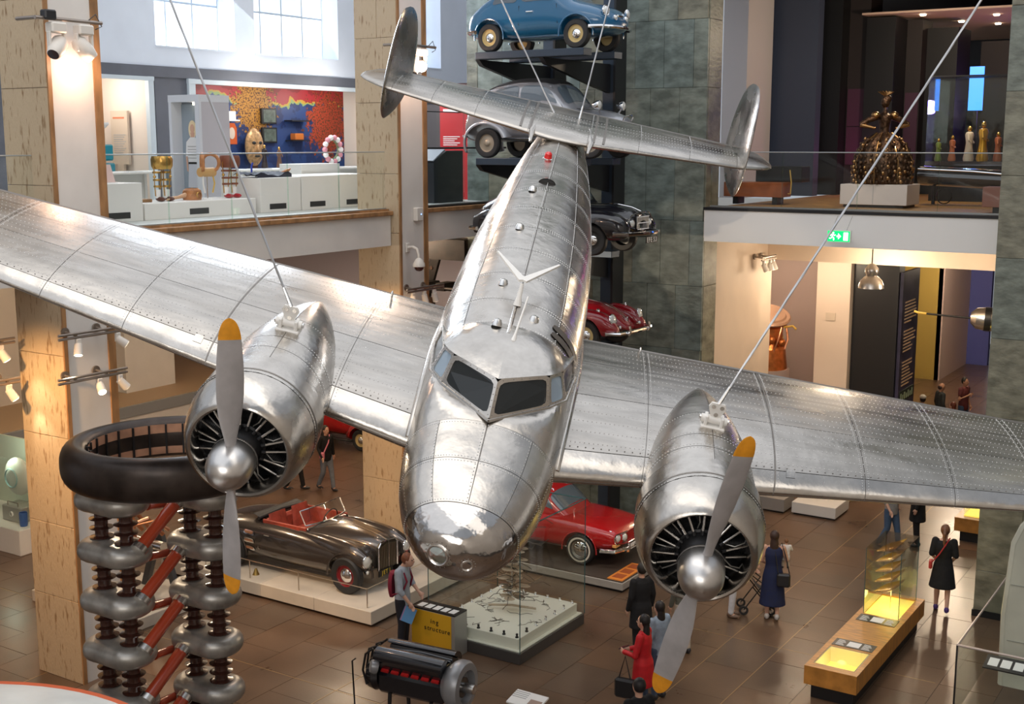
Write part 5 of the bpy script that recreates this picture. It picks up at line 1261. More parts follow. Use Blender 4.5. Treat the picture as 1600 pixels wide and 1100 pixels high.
MB().cyl((.55, 0, .86), (.88, 0, .86), .085, .07, 18).build('propeller_shaft', STEEL, et); MB().cyl((.62, 0, .86), (.70, 0, .86), .15, n=18).build('shaft_flange', EB, et)
MB().lathe([(0, -.02), (.22, -.02), (.27, .06), (.25, .16), (.16, .22), (0, .24)], (-.66, 0, .82), (-1, 0, 0), 26).build('supercharger_case', EB, et)
for y in (-.26, .22): MB().lathe([(.10, 0), (.11, .04), (.09, .10), (0, .12)], (-.60, y, 1.02), (-.6, y * 2, .2), 14).build('magneto', EG, et)
for k in range(5): MB().tube([(-.80, -.24 + k * .1, .70), (-.88, -.22 + k * .1, .9), (-.84, -.2 + k * .1, 1.15 + .05 * (k % 2)), (-.72, -.18 + k * .1, 1.25)], .018, 6).build('rear_pipe', BLACKM, et)
for x in (-.4, .3):
    for y in (-.3, .3): MB().cyl((x, y, 0), (x, y * .8, .65), .03, n=8).build('stand_leg', BLACK, et)
MB().tube([(-.95, -.35, .4), (-.97, -.36, 1.08), (-.92, -.34, 1.12)], .012, 6).build('guide_rod', BLACKM, et)

ip = thing('info_lectern', 'small white sloping information panel on the floor near the vee engine', 'sign', (-8.72, 13.98, 0))
MB().box(-.05, .05, -.05, .05, 0, .82).build('post', STEEL, ip, smooth=False)
pn = MB().box(-.26, .26, -.16, .16, -.015, .015, .004).build('panel', PAPER, ip); pn.location = (0, 0, .87); pn.rotation_euler = (RAD(12), 0, 0)
for k in range(4): MB().box(-.25, -.02, .11 - k * .04, .125 - k * .04, .015, .017).build('print_line', mat('print_grey', (.4, .4, .4), .6), pn, smooth=False)
MB().box(.05, .24, -.13, .02, .015, .017).build('print_picture', mat('print_brown', (.35, .25, .2), .6), pn, smooth=False)

# ---- low timber display benches with lit yellow wells
TIMB = mat('orange_timber', (.50, .22, .045), .35, 0, (4, .3), stretch=(1, 6, 1)); GLOW = mat('lit_yellow_floor', (.85, .70, .15), .5, emit=((1, .78, .12), .75))
WELL = mat('well_white', (.80, .74, .52), .5)
b1 = thing('timber_display_bench', 'long low timber display bench with a lit yellow well and glass tower', 'display bench', (-5.69, 19.9, 0))
x0, x1, y0, y1 = -.415, .415, -1.95, 1.95
MB().box(x0 + .08, x1 - .08, y0 + .12, y1 - .12, 0, .25).build('kick_base', BLACK, b1, smooth=False)
for q in ((x0, x1, y0, -1.78), (x0, -.33, -1.78, -.98), (.33, x1, -1.78, -.98), (x0, x1, -.98, .72), (x0, -.31, .72, 1.83), (.29, x1, .72, 1.83), (x0, x1, 1.83, y1)):
    MB().box(q[0], q[1], q[2], q[3], .25, .55).build('timber_top', TIMB, b1, smooth=False)
MB().box(-.33, .33, -1.78, -.98, .27, .29).build('lit_floor', GLOW, b1, smooth=False)
for q in ((-.33, -.31, -1.78, -.98), (.31, .33, -1.78, -.98), (-.33, .33, -1.0, -.98), (-.33, .33, -1.78, -1.76)): MB().box(*q, .29, .545).build('well_side', WELL, b1, smooth=False)
MB().box(-.33, .33, -1.78, -.98, .535, .545).build('well_glass', GLASS, b1, smooth=False)
MB().box(-.31, .29, .72, 1.83, .50, .52).build('lit_floor', GLOW, b1, smooth=False)
for (a, b, n) in ((-.92, -.62, 7), (.34, .66, 6)):
    lbp = MB().box(-.33, .33, a, b, .55, .556).build('label_strip', BLACK, b1, smooth=False)
    MB().box(-.10, .10, a + .05, b - .05, .556, .558).build('label_card', PAPER, lbp, smooth=False)
    for s in (-1, 1):
        for k in range(6): MB().box(s * .21 - .07, s * .21 + .07 - .02 * (k % 3), a + .04 + k * .04, a + .055 + k * .04, .556, .558).build('print_line', PAPER, lbp, smooth=False)
gx0, gx1, gy0, gy1, gz1 = -.31, .29, .72, 1.83, 1.72
for q in ((gx0, gx1, gy0, gy0 + .01), (gx0, gx1, gy1 - .01, gy1), (gx0, gx0 + .01, gy0, gy1), (gx1 - .01, gx1, gy0, gy1)): MB().box(*q, .55, gz1).build('tower_glass', CG, b1, smooth=False)
MB().box(gx0, gx1, gy0, gy1, gz1, gz1 + .015).build('tower_lid', glass_mat('lid_glass', (.82, .78, .74), .2), b1, smooth=False)
for x in (gx0, gx1):
    for y in (gy0, gy1): MB().cyl((x, y, .55), (x, y, gz1), .006, n=6).build('tower_edge', TEAL, b1)
point('bench_tower_light', (-5.69, 21.18, .75), 9, (1, .75, .2), .2); point('bench_well_light', (-5.69, 18.5, .5), 3, (1, .75, .2), .15)
SAIL = mat('amber_shell', (.62, .36, .03), .2, .5, coat=.5)
rod = tag(MB().cyl((-5.70, 21.18, .52), (-5.70, 21.18, 1.62), .008, n=8).build('support_rod', STEEL), 'thin steel rod rising inside the tall glass tower', 'rod')
wh = ['lowest', 'second lowest', 'middle', 'second highest', 'topmost']
for k in range(5):
    z = .84 + k * .185; rows = []
    for a in lin(-1, 1, 11):
        rows.append([(-.02 + a * .27, b * .20 * (1 - abs(a) ** 1.6) , .02 + .10 * (a if a > 0 else a * .2) * 1.3 + .05 * b * b * (1 - abs(a)) + .06 * max(0, a) ** 2) for b in lin(-1, 1, 7)])
    rows += [[(p[0], p[1], p[2] - .012) for p in r] for r in rows[::-1]]
    o = MB().grid(rows).build('amber_shell', SAIL); o.location = (-5.70, 21.18, z); o.rotation_euler = (0, RAD(-6), RAD(18)); tag(o, 'curved amber shell in the glass tower, %s of five' % wh[k], 'model', 'amber shells in the glass tower')
tag(MB().sphere((-5.66, 18.52, .33), (.075, .055, .035), 14, 8).build('dark_specimen', mat('specimen_dark', (.09, .05, .03), .5)), 'small dark ribbed specimen lying in the lit yellow well', 'specimen')
b2 = thing('timber_display_bench', 'timber display bench with a lit yellow glass box beside the slate pier', 'display bench', (-5.45, 27.9, 0))
MB().box(-.6, .8, -.65, 1.2, .25, .55, .005).build('timber_top', TIMB, b2); MB().box(-.5, .7, -.5, 1.1, 0, .25).build('kick_base', BLACK, b2, smooth=False)
MB().box(-.45, .7, -.45, 1.0, .55, .57).build('lit_floor', GLOW, b2, smooth=False)
for q in ((-.45, .7, -.45, -.44), (-.45, .7, .99, 1.0), (-.45, -.44, -.45, 1.0), (.69, .7, -.45, 1.0)): MB().box(*q, .57, 1.2).build('glass_pane', CG, b2, smooth=False)
tag(MB().box(-5.55, -5.0, 27.75, 28.4, .58, .80, .02).build('black_specimen_block', BLACK), 'black block exhibit inside the lit box by the slate pier', 'specimen')

# ---- low plinths on the far floor
for (x0, x1, y0, y1, h, lb_, m) in [(-10.9, -9.9, 27.2, 27.9, .34, 'long low grey plinth on the far floor below the wing', mat('plinth_grey')), (-9.75, -8.7, 27.3, 28.3, .30, 'low white box plinth on the far floor below the wing', DISPW)]:
    t = thing('low_plinth', lb_, 'plinth', ((x0 + x1) / 2, (y0 + y1) / 2, 0)); a, b = (x1 - x0) / 2, (y1 - y0) / 2
    MB().box(-a, a, -b, b, .04, h, .008).build('plinth_body', m, t); MB().box(-a + .04, a - .04, -b + .04, b - .04, 0, .04).build('plinth_base', BLACK, t, smooth=False)

# ---- rocket with fin, and its glass barrier
ROCK = mat('pale_green_metal', (.55, .57, .49), .45, .15, (2, .08))
rk = thing('rocket', 'pale green-white rocket tail with a broad fin at the right edge', 'rocket', (-1.35, 19.6, 0))
MB().lathe([(0, .3), (.62, .3), (.70, .6), (.82, 3), (.83, 9), (.6, 11.5), (.0, 13.9)], n=40).build('rocket_body', ROCK, rk)
FM = Matrix(((1, 0, 0, 0), (0, 0, 1, 0), (0, 1, 0, 0), (0, 0, 0, 1)))
for k in range(4):
    f_ = MB().prism([(.5, .25), (2.12, .25), (2.14, 1.4), (2.06, 2.55), (1.96, 2.80), (1.55, 3.35), (.8, 4.6)], -.07, .07, FM).xf(Matrix.Rotation(pi + k * pi / 2, 4, 'Z')).build('fin', ROCK, rk)
    MB().tube([(2.13, -.0, .25), (2.15, 0, 1.4), (2.07, 0, 2.55), (1.97, 0, 2.81), (1.56, 0, 3.36), (.8, 0, 4.62)], .075, 8).xf(Matrix.Rotation(pi + k * pi / 2, 4, 'Z')).build('fin_edge', ROCK, f_)
    for z in (1.0, 1.9): MB().box(.6, 2.1, -.078, .078, z, z + .012).xf(Matrix.Rotation(pi + k * pi / 2, 4, 'Z')).build('panel_seam', mat('seam_grey', (.3, .32, .28), .6), f_, smooth=False)
gb = thing('glass_barrier', 'clear glass barrier with pale top rail in front of the rocket fin', 'glass barrier', (-3.94, 18.43, 0))
MB().box(0, 3.2, -.008, .008, .05, 1.2).build('glass_panel', CG, gb, smooth=False); MB().box(-.008, .008, 0, 3.6, .05, 1.2).build('glass_panel', CG, gb, smooth=False)
MB().tube([(3.2, 0, 1.2), (0, 0, 1.2), (0, 3.6, 1.2)], .02, 6).build('top_rail', mat('rail_pinkish', (.60, .52, .48), .4, .4), gb)
MB().box(-.012, .012, -.012, .012, 0, 1.2).build('corner_post', BLACK, gb, smooth=False)
pn = MB().box(.35, .95, .12, .5, 0, .02).build('label_tray', BLACK, gb, smooth=False); pn.location = (0, 0, .86); pn.rotation_euler = (RAD(10), 0, 0)
for k in range(3): MB().box(.40 + k * .18, .54 + k * .18, .2, .42, .02, .023).build('label_card', PAPER, pn, smooth=False)

# ---- pale-roofed carriage at the lower left corner
cr = thing('carriage', 'round pale carriage roof with orange-red edge at the lower left corner', 'carriage', (-9.15, 4.85, 0))
MB().lathe([(2.42, 3.40), (2.2, 3.46), (1.6, 3.55), (.8, 3.61), (.0, 3.63)], n=72).build('carriage_roof', mat('roof_pale', (.62, .62, .58), .4, 0, (2, .12)), cr)
MB().lathe([(2.40, 3.40), (2.46, 3.41), (2.50, 3.36), (2.48, 3.30), (2.40, 3.28)], n=72).build('roof_edge', mat('edge_orange_red', (.55, .09, .015), .4), cr)
MB().lathe([(2.36, .5), (2.40, 1.2), (2.40, 3.3)], n=48).build('carriage_side', mat('carriage_cream', (.55, .5, .42), .4), cr)
for k in range(4): MB().lathe([(.3, -.06), (.42, -.06), (.42, .06), (.3, .06), (.3, -.06)], (1.4 * (1 if k % 2 else -1), 1.4 * (1 if k > 1 else -1), .42), (0, 1, 0), 20).build('wheel', BLACK, cr)

# ---- glass showcase below the left mezzanine
sc_ = thing('white_showcase', 'white-based glass showcase with equipment beyond the lower left pier', 'showcase', (-23.2, 15.9, 0))
MB().box(-1.6, .9, -.3, 1.0, 0, .55, .01).build('showcase_base', DISPW, sc_); MB().box(-1.6, .9, .95, 1.0, .55, 2.1).build('showcase_back', mat('case_pale_green', (.55, .62, .5), .5), sc_, smooth=False)
MB().box(-1.6, .9, -.3, -.29, .55, 2.1).build('glass_pane', CG, sc_, smooth=False); MB().box(.89, .9, -.3, 1.0, .55, 2.1).build('glass_pane', CG, sc_, smooth=False)
point('showcase_lamp', (-23.4, 16.1, 1.95), 16, (.9, 1, .8), .2)
o = thing('test_instrument', 'grey metal instrument box in the white-based showcase', 'instrument', (-23.0, 16.1, .55)); MB().box(-.35, .3, -.15, .3, 0, .34, .02).build('instrument_case', mat('box_steel'), o); MB().tube([(-.2, -.1, .34), (-.2, -.1, .42), (.15, -.1, .42), (.15, -.1, .34)], .015, 6).build('carry_handle', STEEL, o); MB().lathe([(.06, 0), (.05, .03)], (.0, -.16, .18), (0, -1, 0), 12).build('dial', PAPER, o)
o = MB().lathe([(0, 0), (.075, 0), (.085, .05), (.09, .28), (.08, .30), (.07, .29)], (-22.55, 15.9, .55), n=18).build('blue_jar', mat('blue_ceramic', (.03, .10, .35), .2)); tag(o, 'small blue jar in the white-based showcase', 'jar')
o = thing('white_torso_shell', 'pale moulded shell hanging in the white-based showcase', 'model', (-23.2, 16.3, 1.05)); MB().sphere((0, 0, .4), (.42, .16, .42), 20, 12).build('moulded_shell', mat('pale_shell', (.62, .66, .58), .4), o); MB().lathe([(.2, 0), (.22, .02), (.2, .04)], (0, -.16, .4), (0, -1, 0), 20).build('shell_ring', mat('pale_teal', (.3, .5, .5), .4), o)

# ---- big iron beam engine seen below the middle bay
bt = thing('beam_engine', 'dark iron beam engine with slotted frame beside the middle pier', 'machine', (-19.0, 25.2, 0))
IRON = mat('dark_iron', (.022, .015, .012), .45, .5, (4, .4)); IRB = mat('brown_iron', (.06, .028, .015), .45, .4)
MB().box(-.9, 1.6, -.5, .5, 0, 3.4, .05).build('engine_bed', IRON, bt)
for s in (-1, 1):
    fr_ = MB().prism([(-.55, 3.4), (-.35, 3.4), (.45, 5.75), (1.7, 5.75), (1.7, 6.25), (.30, 6.25)], s * .35 - .05, s * .35 + .05, FM).build('slotted_frame', IRON, bt)
    for k in range(7): MB().cyl((-.36 + k * .11, s * .35 - .07, 3.75 + k * .34), (-.36 + k * .11, s * .35 + .07, 3.75 + k * .34), .05, n=10).build('frame_boss', IRB, fr_)
MB().lathe([(.62, -.06), (.74, -.06), (.76, 0), (.74, .06), (.62, .06), (.62, -.06)], (.15, -.55, 4.25), (0, 1, 0), 36).build('flywheel', IRB, bt)
for k in range(6): MB().cyl((.15, -.55, 4.25), (.15 + .66 * cos(k * pi / 3), -.55, 4.25 + .66 * sin(k * pi / 3)), .035, n=8).build('flywheel_spoke', IRB, bt)
MB().cyl((-1.2, -.2, 5.05), (1.7, -.2, 5.0), .05, n=10).build('cross_shaft', IRON, bt)
for k in range(5): MB().cyl((-.4 + k * .4, .0, 3.4), (-.4 + k * .4, .0, 4.5 + .12 * (k % 3)), .10, n=12).build('cylinder_pot', IRB, bt)
MB().tube([(-.6, -.6, 3.4), (-.3, -.62, 4.6), (.5, -.62, 4.9), (1.4, -.6, 4.3)], .05, 8).build('curved_link', IRB, bt)
for k in range(3): MB().box(-.3 + k * .5, .0 + k * .5, -.25, .25, 4.95, 5.15, .02).build('valve_chest', IRON, bt)

# ---- right gallery exhibits
cp = thing('copper_apparatus', 'copper and brass capsule engine with cables in the gallery behind the wing', 'machine', (-12.15, 31.6, 0))
ORC = mat('polished_copper', (.60, .20, .06), .3, .85, (5, .3)); YC = mat('yellow_cable', (.65, .42, .08), .4)
MB().cyl((0, 0, 0), (0, 0, 2.6), .62, n=28).build('pedestal', MAUVE, cp); MB().cyl((0, 0, 2.6), (0, 0, 3.15), .56, .50, 28).build('lower_drum', ORC, cp)
MB().lathe([(.50, 3.15), (.42, 3.3), (.42, 3.7), (.52, 3.8)], n=28).build('middle_drum', ORC, cp)
dk_ = MB().lathe([(0, -.03), (.58, -.03), (.62, .03), (.58, .07), (.50, .06), (.46, .10), (0, .11)], (0, 0, 4.0), (.25, -.3, 1), 32).build('tilted_lid', mat('lid_brown', (.42, .26, .18), .35, .4), cp)
for k in range(7): a = k * .9; MB().tube([(.45 * cos(a), .45 * sin(a), 3.0), (.56 * cos(a + .2), .56 * sin(a + .2), 3.4), (.50 * cos(a + .5), .50 * sin(a + .5), 3.75)], .03, 6).build('cable', YC if k % 2 else COPPER, cp)
for k in range(4): a = -.4 - k * .6; MB().sphere((.52 * cos(a), .52 * sin(a), 3.35 + .08 * (k % 2)), .12, 14, 8).build('copper_tank', ORC, cp)
MB().box(-.1, .2, -.63, -.6, 3.35, 3.75).build('red_flag_panel', mat('flag_red', (.6, .02, .02), .5), cp, smooth=False)
MB().tube([(.5, -.1, 3.75), (.75, -.1, 3.8), (.85, -.12, 3.72)], .03, 6).build('nozzle', YC, cp)

tpn = thing('standing_sign', 'tall dark blue text panel standing beside the black wall', 'sign', (-8.55, 31.3, 0), RAD(0))
MB().box(-.04, .04, 0, 1.5, 0, 5.4).build('panel_board', mat('panel_night_blue', (.055, .05, .10), .4, 0, (1.5, .5)), tpn, smooth=False)
random.seed(5)
for k in range(22):
    z = 4.6 - k * .085 - (.15 if k > 6 else 0) - (.2 if k > 13 else 0); MB().box(.04, .046, .25, .25 + random.uniform(.6, 1.1), z, z + .035).build('text_line', mat('text_amber', (.75, .55, .35), .5), tpn, smooth=False)
ib = MB().box(.04, .05, .1, 1.4, 2.05, 2.35).build('icon_band', mat('icon_dark', (.03, .05, .04), .5), tpn, smooth=False)
for k in range(7): MB().box(.05, .054, .2 + k * .17, .29 + k * .17, 2.10, 2.28 - .05 * (k % 2)).build('icon', mat('icon_green', (.45, .60, .40), .5), ib, smooth=False)
sgn = tag(MB().box(-10.35, -10.10, 30.97, 31.0, 4.1, 4.3).build('wall_notice', mat('notice_cream', (.62, .52, .42), .5)), 'small cream notice fixed to the cream pier', 'notice')
sat = thing('satellite', 'silver space probe with a long boom hanging beside the slate pier', 'satellite', (-5.9, 30.0, 4.6))
MB().sphere((.55, .2, .1), (.62, .62, .75), 24, 14).build('foil_dome', aluminium('foil_metal', (.7, .66, .6), .25, (3, 3, 3), .5, .3), sat)
MB().lathe([(.12, -.32), (.24, -.20), (.27, 0), (.27, .18), (.18, .36)], (-.28, -.3, 0), (1, .2, -.05), 24).build('probe_body', STEEL, sat)
MB().lathe([(.278, -.02), (.278, .12)], (-.28, -.3, 0), (1, .2, -.05), 24).build('black_band', BLACK, sat)
MB().cyl((-.5, -.33, 0), (-1.55, -.55, .06), .022, n=8).build('boom', BLACKM, sat); MB().tube([(-1.55, -.55, .06), (-1.72, -.6, .08), (-1.82, -.55, .10)], .028, 6).build('boom_tip', YC, sat)
for k in range(4): MB().tube([(.3, -.2, -.4), (.2 - k * .08, -.3, -.6), (.1 + k * .1, -.2, -.75)], .018, 6).build('spring_wire', STEEL, sat)
MB().cyl((.3, .1, .8), (.3, .1, 1.2), .008, n=5).build('hanging_wire', STEEL, sat)
# ================================================================== mezzanine exhibits, fittings
def plinth(label, x0, x1, y0, y1, z1, vent=True):
    t = thing('display_plinth', label, 'plinth', ((x0 + x1) / 2, (y0 + y1) / 2, 7.2), group='white plinths behind the glass railing'); a, b = (x1 - x0) / 2, (y1 - y0) / 2
    MB().box(-a, a, -b, b, .0, z1 - 7.2, .006).build('plinth_body', DISPW, t)
    if vent: MB().box(a, a + .006, -.24 - .1, .24 - .1, .06, .17).build('vent_grille', mat('vent_black', (.03, .03, .03), .6), t, smooth=False); [MB().box(a + .006, a + .010, -.33, .13, .07 + k * .022, .078 + k * .022).build('vent_slat', DGREY, t, smooth=False) for k in range(4)]
    return t
plinth('tall white plinth with pink sign, beside the stone pier', -18.6, -17.8, 14.55, 15.42, 7.88)
plinth('long low white plinth carrying the leg braces', -18.9, -17.8, 15.46, 18.28, 7.50)
plinth('white plinth carrying the dark folded cloth', -18.9, -17.8, 18.42, 19.60, 7.89)
plinth('plain white plinth between the cloth plinth and the stepped corner plinth', -18.9, -17.8, 19.63, 20.80, 7.90)
plinth('white plinth at the railing end by the middle stone pier', -18.9, -17.8, 20.83, 21.95, 7.91)
plinth('taller white corner plinth behind the end of the row', -19.6, -18.95, 20.9, 22.2, 8.12, False)
o = thing('acrylic_sign', 'pink tilted acrylic sign on the tall white plinth', 'sign', (-18.1, 14.85, 7.88)); MB().box(-.02, .02, -.22, .22, 0, .34).xf(Matrix.Rotation(RAD(-20), 4, 'Y')).build('sign_sheet', mat('pink_acrylic', (.70, .50, .45), .3), o, smooth=False); MB().box(-.08, .08, -.22, .22, 0, .012).build('sign_foot', PAPER, o, smooth=False)
# leg braces
GOLD = mat('gold_metal', (.60, .36, .10), .25, .9); TANL = mat('tan_leather', (.48, .20, .07), .5, 0, (8, .3)); BRL = mat('brown_shoe', (.10, .03, .015), .35)
def brace(label, loc, shoe, rot=0, strap=GOLD):
    t = thing('leg_brace', label, 'prosthesis', loc, rot, 'prosthetic legs on the low plinth')
    for s in (-1, 1):
        y = s * .11
        MB().sphere((.05, y, .045), (.13, .045, .045), 14, 8).build('shoe', shoe, t); MB().cyl((-.02, y, .06), (-.02, y, .22), .05, .055, 14).build('sock', PAPER, t)
        for q in (-1, 1): MB().tube([(-.02, y + q * .055, .1), (-.02, y + q * .07, .32), (0, y + q * .085, .52), (.0, y + q * .09, .72)], .011, 6).build('side_bar', GOLD, t)
        for z in (.28, .40, .54): MB().lathe([(.066 + z * .04, -.018), (.07 + z * .04, 0), (.066 + z * .04, .018)], (-.01, y, z), n=16).build('calf_band', strap, t)
        MB().sphere((0, y + s * .08, .46), .03, 10, 6).build('knee_joint', GOLD, t)
    MB().lathe([(.17, .60), (.20, .66), (.205, .78), (.185, .84), (.175, .84), (.18, .7), (.16, .62)], n=22).build('thigh_cuff', strap, t)
    return t
brace('pair of gold metal leg braces with brown shoes on the low plinth', (-18.3, 16.35, 7.50), BRL)
brace('pair of brown leather leg braces with red shoes at the plinth end', (-18.3, 18.10, 7.50), mat('red_shoe', (.40, .01, .02), .3), strap=mat('dark_leather', (.20, .06, .03), .45))
o = thing('leather_harness', 'tan leather hand and corset harness lying on the low plinth', 'harness', (-18.3, 16.95, 7.50)); MB().lathe([(.17, 0), (.19, .08), (.17, .18), (.12, .22), (.13, .14), (.14, .02)], (.0, .12, 0), n=18).build('corset', TANL, o); MB().tube([(.05, -.45, .05), (0, -.25, .06), (0, -.05, .10)], [.035, .03, .05], 8).build('forearm', mat('tan_skin_resin', (.62, .36, .20), .5), o)
[MB().tube([(.05, -.45, .05), (.07 + k * .012, -.53, .045), (.08 + k * .012, -.58, .02)], .010, 5).build('finger', mat('tan_skin_resin'), o) for k in range(-2, 3)]; MB().lathe([(.05, 0), (.06, .02), (.05, .04)], (.16, .12, .10), (1, 0, 0), 12).build('harness_buckle', GOLD, o)
o = thing('arm_harness', 'orange leather arm harness with straps on a stand above the low plinth', 'harness', (-18.35, 17.52, 7.50)); MB().cyl((0, 0, 0), (0, 0, .55), .012, n=8).build('stand_rod', STEEL, o); MB().cyl((0, 0, 0), (0, 0, .015), .1, n=16).build('stand_foot', PAPER, o)
for s in (-1, 1): MB().tube([(.13 * cos(a), s * .11 + .10 * cos(a * 1.0) * s, .70 + .17 * sin(a)) for a in lin(0, 2 * pi, 17)[:-1]], .035, 8, closed=True).build('shoulder_loop', TANL, o)
MB().cyl((0, -.18, .52), (0, .18, .52), .09, n=16).build('chest_cuff', mat('cuff_gold_leather', (.6, .36, .14), .5), o)
for s in (-1, 1): MB().tube([(.02, s * .12, .52), (.05, s * .15, .3), (.04, s * .1, .12)], .016, 6).build('strap', YC if s > 0 else PAPER, o)
tag(MB().box(-18.45, -18.2, 15.75, 16.0, 7.5, 7.56, .01).build('wooden_block', TRIMW), 'small wooden block next to the gold leg braces', 'block')
o = thing('folded_cloth', 'dark navy folded cloth with blue clip lying on the plinth', 'cloth', (-18.3, 19.0, 7.89)); rows = [[(-.35 + .7 * i / 8, -.5 + 1.0 * j / 10, .03 + .05 * abs(sin(i * 1.3 + j * .8)) + .04 * sin(j * .9)) for j in range(11)] for i in range(9)]; rows += [[(p[0], p[1], 0) for p in r] for r in rows[::-1]]
MB().grid(rows).build('cloth_body', mat('navy_cloth', (.012, .015, .035), .7), o); MB().tube([(0, -.3, .05), (0, -.3, .22), (.02, -.28, .3)], .02, 6).build('blue_clip', mat('clip_blue', (.02, .06, .5), .3), o); MB().tube([(.2, .35, .08), (.22, .5, .12), (.2, .62, .16)], [.03, .045, .02], 8).build('wooden_grip', TANL, o)
# portrait booth
pb = thing('portrait_booth', 'pale open booth holding a life-size printed portrait panel', 'display booth', (-19.53, 18.5, 7.2))
BOO = mat('booth_pale', (.64, .67, .72), .5)
MB().box(-.05, 0, .06, .85, 0, 2.30).build('booth_side', mat('booth_lilac', (.50, .49, .53), .5), pb, smooth=False); MB().box(-.90, -.82, 0, .85, 0, 2.30).build('booth_side', BOO, pb, smooth=False); MB().box(-.12, .004, -.004, .06, 0, 2.30).build('booth_post', BOO, pb, smooth=False)
MB().box(-.905, .005, -.005, .855, 2.22, 2.365).build('booth_top', BOO, pb, smooth=False); MB().box(-.82, -.05, .30, .40, 0, 2.22).build('booth_back', mat('booth_grey', (.22, .25, .29), .5), pb, smooth=False)
for k in (0, 1): MB().cyl((-.35 + k * .12, .2, 2.16), (-.35 + k * .12, .2, 2.22), .025, n=10).build('booth_lamp', mat('lamp_glow'), pb)
pp = thing('portrait_poster', 'printed portrait of a fair-haired person in a white top and pale skirt', 'poster', (-20.04, 18.78, 7.2))
def flat(poly, y, nm, m): return MB().prism(poly, y, y + .004, FM).build(nm, m, pp, smooth=False)
def ell(cx, cz, rx, rz, n=24): return [(cx + rx * cos(2 * pi * i / n), cz + rz * sin(2 * pi * i / n)) for i in range(n)]
SKINP = mat('print_skin', (.70, .42, .30), .6)
flat([(-.36, .1), (.38, .1), (.38, 2.18), (-.36, 2.18)], .0, 'print_ground', mat('print_bluegrey', (.30, .36, .42), .6))
flat(ell(0, 1.66, .115, .19), -.006, 'print_hair', mat('print_blond', (.85, .70, .45), .6)); flat(ell(0, 1.68, .062, .088), -.012, 'print_face', SKINP)
flat([(-.05, 1.5), (.05, 1.5), (.06, 1.6), (-.06, 1.6)], -.009, 'print_neck', SKINP)
flat([(-.19, 1.40), (-.07, 1.50), (.07, 1.50), (.19, 1.40), (.22, 1.10), (.16, 1.10), (.14, .98), (-.14, .98), (-.16, 1.10), (-.22, 1.10)], -.010, 'print_blouse', mat('print_blouse', (.82, .82, .82), .6))
flat([(-.14, .95), (.14, .95), (.18, .45), (-.18, .45)], -.010, 'print_skirt', mat('print_skirt', (.62, .64, .70), .6)); flat([(-.145, .94), (.145, .94), (.14, .985), (-.14, .985)], -.013, 'print_belt', INK)
for s in (-1, 1): flat([(s * .17, 1.1), (s * .22, 1.1), (s * .20, .80), (s * .16, .78)], -.009, 'print_arm', SKINP); flat([(s * .05, .45), (s * .12, .45), (s * .10, .2), (s * .06, .2)], -.009, 'print_leg', SKINP)
for k in range(5): flat([(-.15, 1.30 - k * .06), (.15, 1.30 - k * .06), (.15, 1.315 - k * .06), (-.15, 1.315 - k * .06)], -.014, 'print_stripe', mat('print_grey'))
# alcove furniture
o = thing('text_board', 'cream text board leaning in the pink alcove', 'sign', (-23.0, 19.38, 7.2), RAD(-90)); MB().box(-.03, .03, -.28, .28, .9, 2.1).build('board', mat('notice_cream'), o, smooth=False); MB().box(-.03, .03, -.1, .1, 0, .9).build('board_post', mat('notice_cream'), o, smooth=False); [MB().box(.03, .034, -.2, .2 - .05 * (k % 3), 1.55 - k * .05, 1.57 - k * .05).build('text_line', mat('print_grey'), o, smooth=False) for k in range(9)]; MB().box(.03, .034, -.2, .18, 1.92, 1.96).build('text_heading', mat('heading_red', (.6, .2, .1), .6), o, smooth=False)
o = thing('teal_machine', 'teal and white pump machine half hidden by the stone pier', 'machine', (-22.5, 18.42, 7.2)); TEALP = mat('teal_paint', (.01, .25, .33), .3, coat=.5)
MB().box(-.25, .3, -.3, .12, .1, .95, .03).build('lower_cabinet', TEALP, o); MB().box(-.25, .28, -.3, .10, 1.0, 1.35, .03).build('upper_cabinet', TEALP, o); MB().cyl((0, -.05, 1.35), (0, -.05, 1.7), .12, n=16).build('canister', TEALP, o); MB().lathe([(.14, 1.7), (.22, 1.78), (.22, 1.82), (0, 1.82)], (0, -.05, 0), n=20).build('bowl', PAPER, o); MB().box(-.2, .2, -.25, .05, 0, .1).build('machine_foot', BLACK, o, smooth=False)
def desk(nm, label, x0, x1, y0, y1, z, items):
    t = thing(nm, label, 'table', ((x0 + x1) / 2, (y0 + y1) / 2, 7.2)); a, b = (x1 - x0) / 2, (y1 - y0) / 2
    MB().box(-a, a, -b, b, z - .04, z, .005).build('table_top', DISPW, t); [MB().box(sx * (a - .06) - .03, sx * (a - .06) + .03, sy * (b - .06) - .03, sy * (b - .06) + .03, 0, z - .04).build('table_leg', DISPW, t, smooth=False) for sx in (-1, 1) for sy in (-1, 1)]
    MB().box(-a + .03, -a + .05, -b, b, 0, z - .04).build('table_panel', DISPW, t, smooth=False)
    for k in range(items): y = -b + (k + .5) * 2 * b / items; MB().box(-a * .6, a * .7, y - .18, y + .18, z, z + .012).build('caption_card', mat('caption_grey', (.6, .6, .6), .5) if k % 2 else PAPER, t, smooth=False)
    return t
desk('caption_table', 'white caption table in front of the pink alcove', -20.9, -20.2, 16.7, 18.2, .80, 3)
desk('caption_table', 'long white caption table in front of the mural', -21.2, -20.5, 20.6, 25.6, .78, 8)
